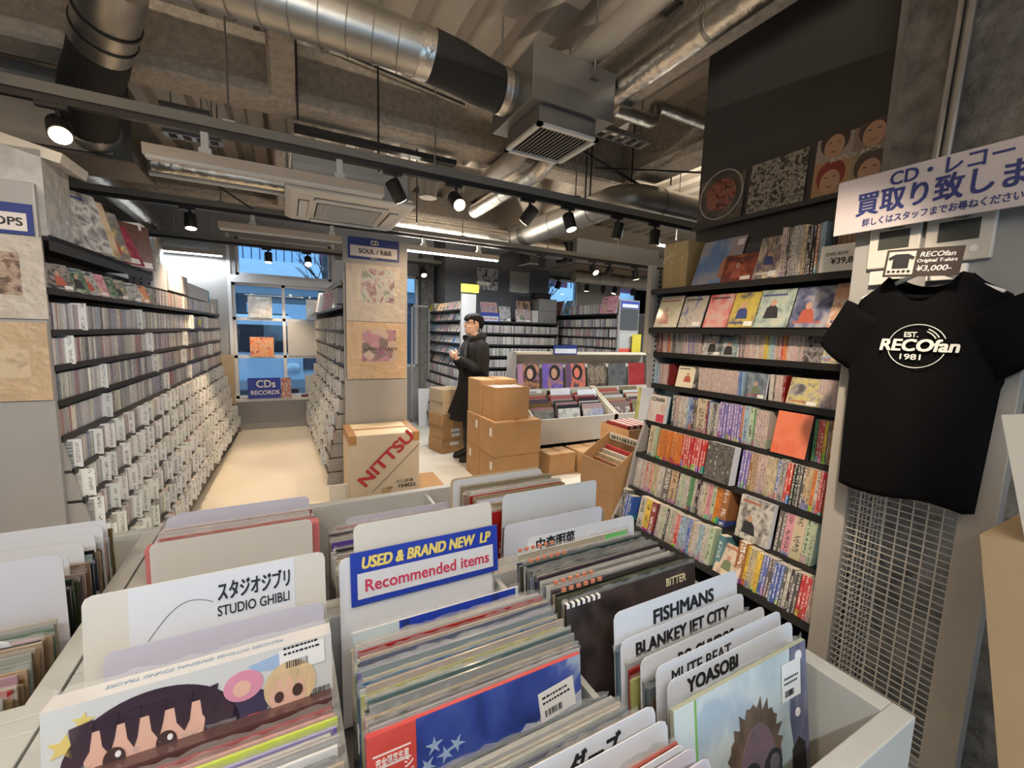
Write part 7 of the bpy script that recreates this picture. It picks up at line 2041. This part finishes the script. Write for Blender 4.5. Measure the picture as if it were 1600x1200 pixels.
gl.tube([(0.118, -0.009, 1.625), (0.121, 0, 1.627), (0.118, 0.009, 1.625)], 0.0016, 6)
gl.build('glasses', BLACK, pe, smooth=True)
# short black hair with parted fringe
b = MB()
HR = [(1.562, -.045, -.092, .035), (1.58, -.02, -.102, .066), (1.605, -.018, -.11, .08), (1.63, .0, -.115, .085), (1.652, .04, -.117, .088), (1.668, .108, -.116, .088), (1.69, .114, -.11, .083), (1.713, .1, -.093, .072), (1.732, .068, -.062, .05), (1.742, .02, -.02, .018)]
b.loft([ring((f + k) / 2, (f - k) / 2, (f - k) / 2, w, z, 30, wob=0.018, ph=i * 1.7) for i, (z, f, k, w) in enumerate(HR)])
r = random.Random(3)
for i in range(16):
    y = -0.07 + i * 0.0093
    x = 0.104 - 3.2 * y * y
    b.tube([(x - 0.012, y, 1.69), (x + 0.008, y + r.uniform(-.004, .006), 1.672), (x + 0.003, y + r.uniform(-.004, .008), 1.648 + r.uniform(-.004, .008))], [0.008, 0.0075, 0.002], 6)
for s in (-1, 1):
    b.tube([(0.03, s * .081, 1.665), (0.035, s * .081, 1.62)], [0.012, 0.004], 6)
b.build('hair', BROW, pe, smooth=True)
# long open coat
COATM = mat('black wool coat', (0.009, 0.009, 0.010), 0.85, noise=.3, nscale=30, bump=.3, bscale=70, spec=.3)
b = MB()
CT = [(0.50, .06, .18, .22, .225), (0.60, .05, .178, .20, .225), (0.75, .03, .172, .175, .22), (0.90, .01, .168, .16, .215), (1.05, .0, .166, .155, .215), (1.2, -.005, .166, .155, .222), (1.32, -.005, .16, .148, .232), (1.39, -.01, .14, .125, .21), (1.43, -.01, .09, .08, .15), (1.465, -.01, .078, .065, .085)]
b.loft([ring(cx, r0, r1, hw, z, 34, wob=(0.035 if z < 1.0 else 0.012), ph=z * 2) for z, cx, r0, r1, hw in CT])
b.build('coat', COATM, pe, smooth=True)
b = MB(); b.prism([(0.115, 1.42), (0.15, 1.32), (0.16, 1.0), (0.235, 0.52), (0.345, 0.60), (0.30, 0.72), (0.2, 0.98), (0.17, 1.25)], 0.085, 0.1, axis='y'); b.build('coat_front', COATM, pe, bevel=0.004)
b = MB(); b.prism([(0.13, 1.40), (0.165, 1.28), (0.155, 1.2), (0.135, 1.26)], 0.10, 0.125, axis='y'); b.build('lapel', mat('grey lapel', (0.05, 0.055, 0.06), .8), pe, bevel=0.003)
for s in (-1, 1):
    b = MB(); b.tube([(-0.005, s * .165, 1.40), (-0.01, s * .225, 1.33), (-0.01, s * .255, 1.20), (0.01, s * .265, 1.10), (0.06, s * .215, 1.105), (0.13, s * .135, 1.165), (0.195, s * .068, 1.205)], [0.06, 0.078, 0.075, 0.072, 0.07, 0.062, 0.05], 18)
    b.build('sleeve', COATM, pe, smooth=True)
b = MB(); r = random.Random(8)
for lay in range(2):
    pts = []
    for k in range(25):
        a = -2.5 + 5.0 * k / 24
        pts.append((-0.01 - math.cos(a) * (0.1 + .01 * lay), math.sin(a) * (0.115 + .01 * lay), 1.445 + 0.02 * lay + 0.02 * math.cos(a) + r.uniform(-.006, .006)))
    b.tube(pts, [0.03 + r.uniform(-.006, .006) for _ in pts], 10)
b.build('fur_collar', mat('dark fur', (0.014, 0.012, 0.011), .9, bump=1.0, bscale=120), pe, smooth=True)
TR = mat('charcoal trousers', (0.035, 0.035, 0.038), .8)
for s in (-1, 1):
    b = MB(); b.tube([(0, s * .085, 0.9), (0.012, s * .09, 0.5), (0.0, s * .095, 0.28), (-0.005, s * .095, 0.075)], [0.1, 0.08, 0.07, 0.066], 16); b.build('trouser_leg', TR, pe, smooth=True)
    b = MB()
    b.loft([ring(cx, rr, rr * 1.0, hw, z, 18, cy=s * .1) for z, cx, rr, hw in [(0.0, .055, .145, .052), (0.03, .055, .147, .054), (0.065, .045, .137, .051), (0.085, .0, .095, .048), (0.11, -.01, .068, .048)]])
    b.build('shoe', mat('black shoe', (0.01, 0.01, 0.01), .45), pe, smooth=True)
# ---------------------------------------------------------------- the many remaining discs: one mass
o = STUFF.build('cd_spines', TINTED)
tag(o, 'dense rows of spine-out CDs filling the racks beyond the closest ones', 'CDs', kind='stuff')

# printed titles and motifs on the facing covers
PRINTS = [mat('print ' + n, c, 0.4, coat=0.4) for n, c in (('ivory', (0.66, 0.62, 0.54)), ('black', (0.03, 0.03, 0.035)), ('brick', (0.42, 0.1, 0.07)), ('navy', (0.04, 0.06, 0.2)), ('sand', (0.55, 0.42, 0.28)), ('moss', (0.16, 0.2, 0.12)), ('skin', (0.5, 0.3, 0.22)))]
r = random.Random(99)
for o, w, h, d in FACES:
    if 'orange wrapped' in o['label'] or 'comic' in o['label'] or 'beach' in o['label'] or w < 0.09: continue
    z = h * r.choice((0.82, 0.86, 0.1))
    m_ = r.choice(PRINTS[:4])
    mb = MB(); x = -w * 0.42
    while x < w * r.uniform(0.1, 0.38):
        k = w * r.uniform(0.03, 0.08)
        mb.box(x, x + k, -d - 0.0007, -d - 0.0002, z, z + h * 0.055); x += k + w * 0.014
    mb.build('title_print', m_, o)
    if r.random() < 0.75:
        cx, cz, s_ = w * r.uniform(-.15, .15), h * r.uniform(.35, .5), min(w, h)
        shape(o, 'body_print', [(cx - .2 * s_, cz - .3 * s_), (cx - .16 * s_, cz + .02 * s_), (cx - .05 * s_, cz + .1 * s_), (cx + .05 * s_, cz + .1 * s_), (cx + .16 * s_, cz), (cx + .22 * s_, cz - .3 * s_)], d, r.choice(PRINTS[1:6]))
        shape(o, 'head_print', ell(cx, cz + .17 * s_, .085 * s_, .105 * s_, n=14), d, PRINTS[6], 0.0011)
    if r.random() < 0.5:
        mb = MB(); mb.box(w * .12, w * .42, -d - 0.0014, -d - 0.0009, h * .04, h * .17); mb.build('price_sticker', LABELW, o)
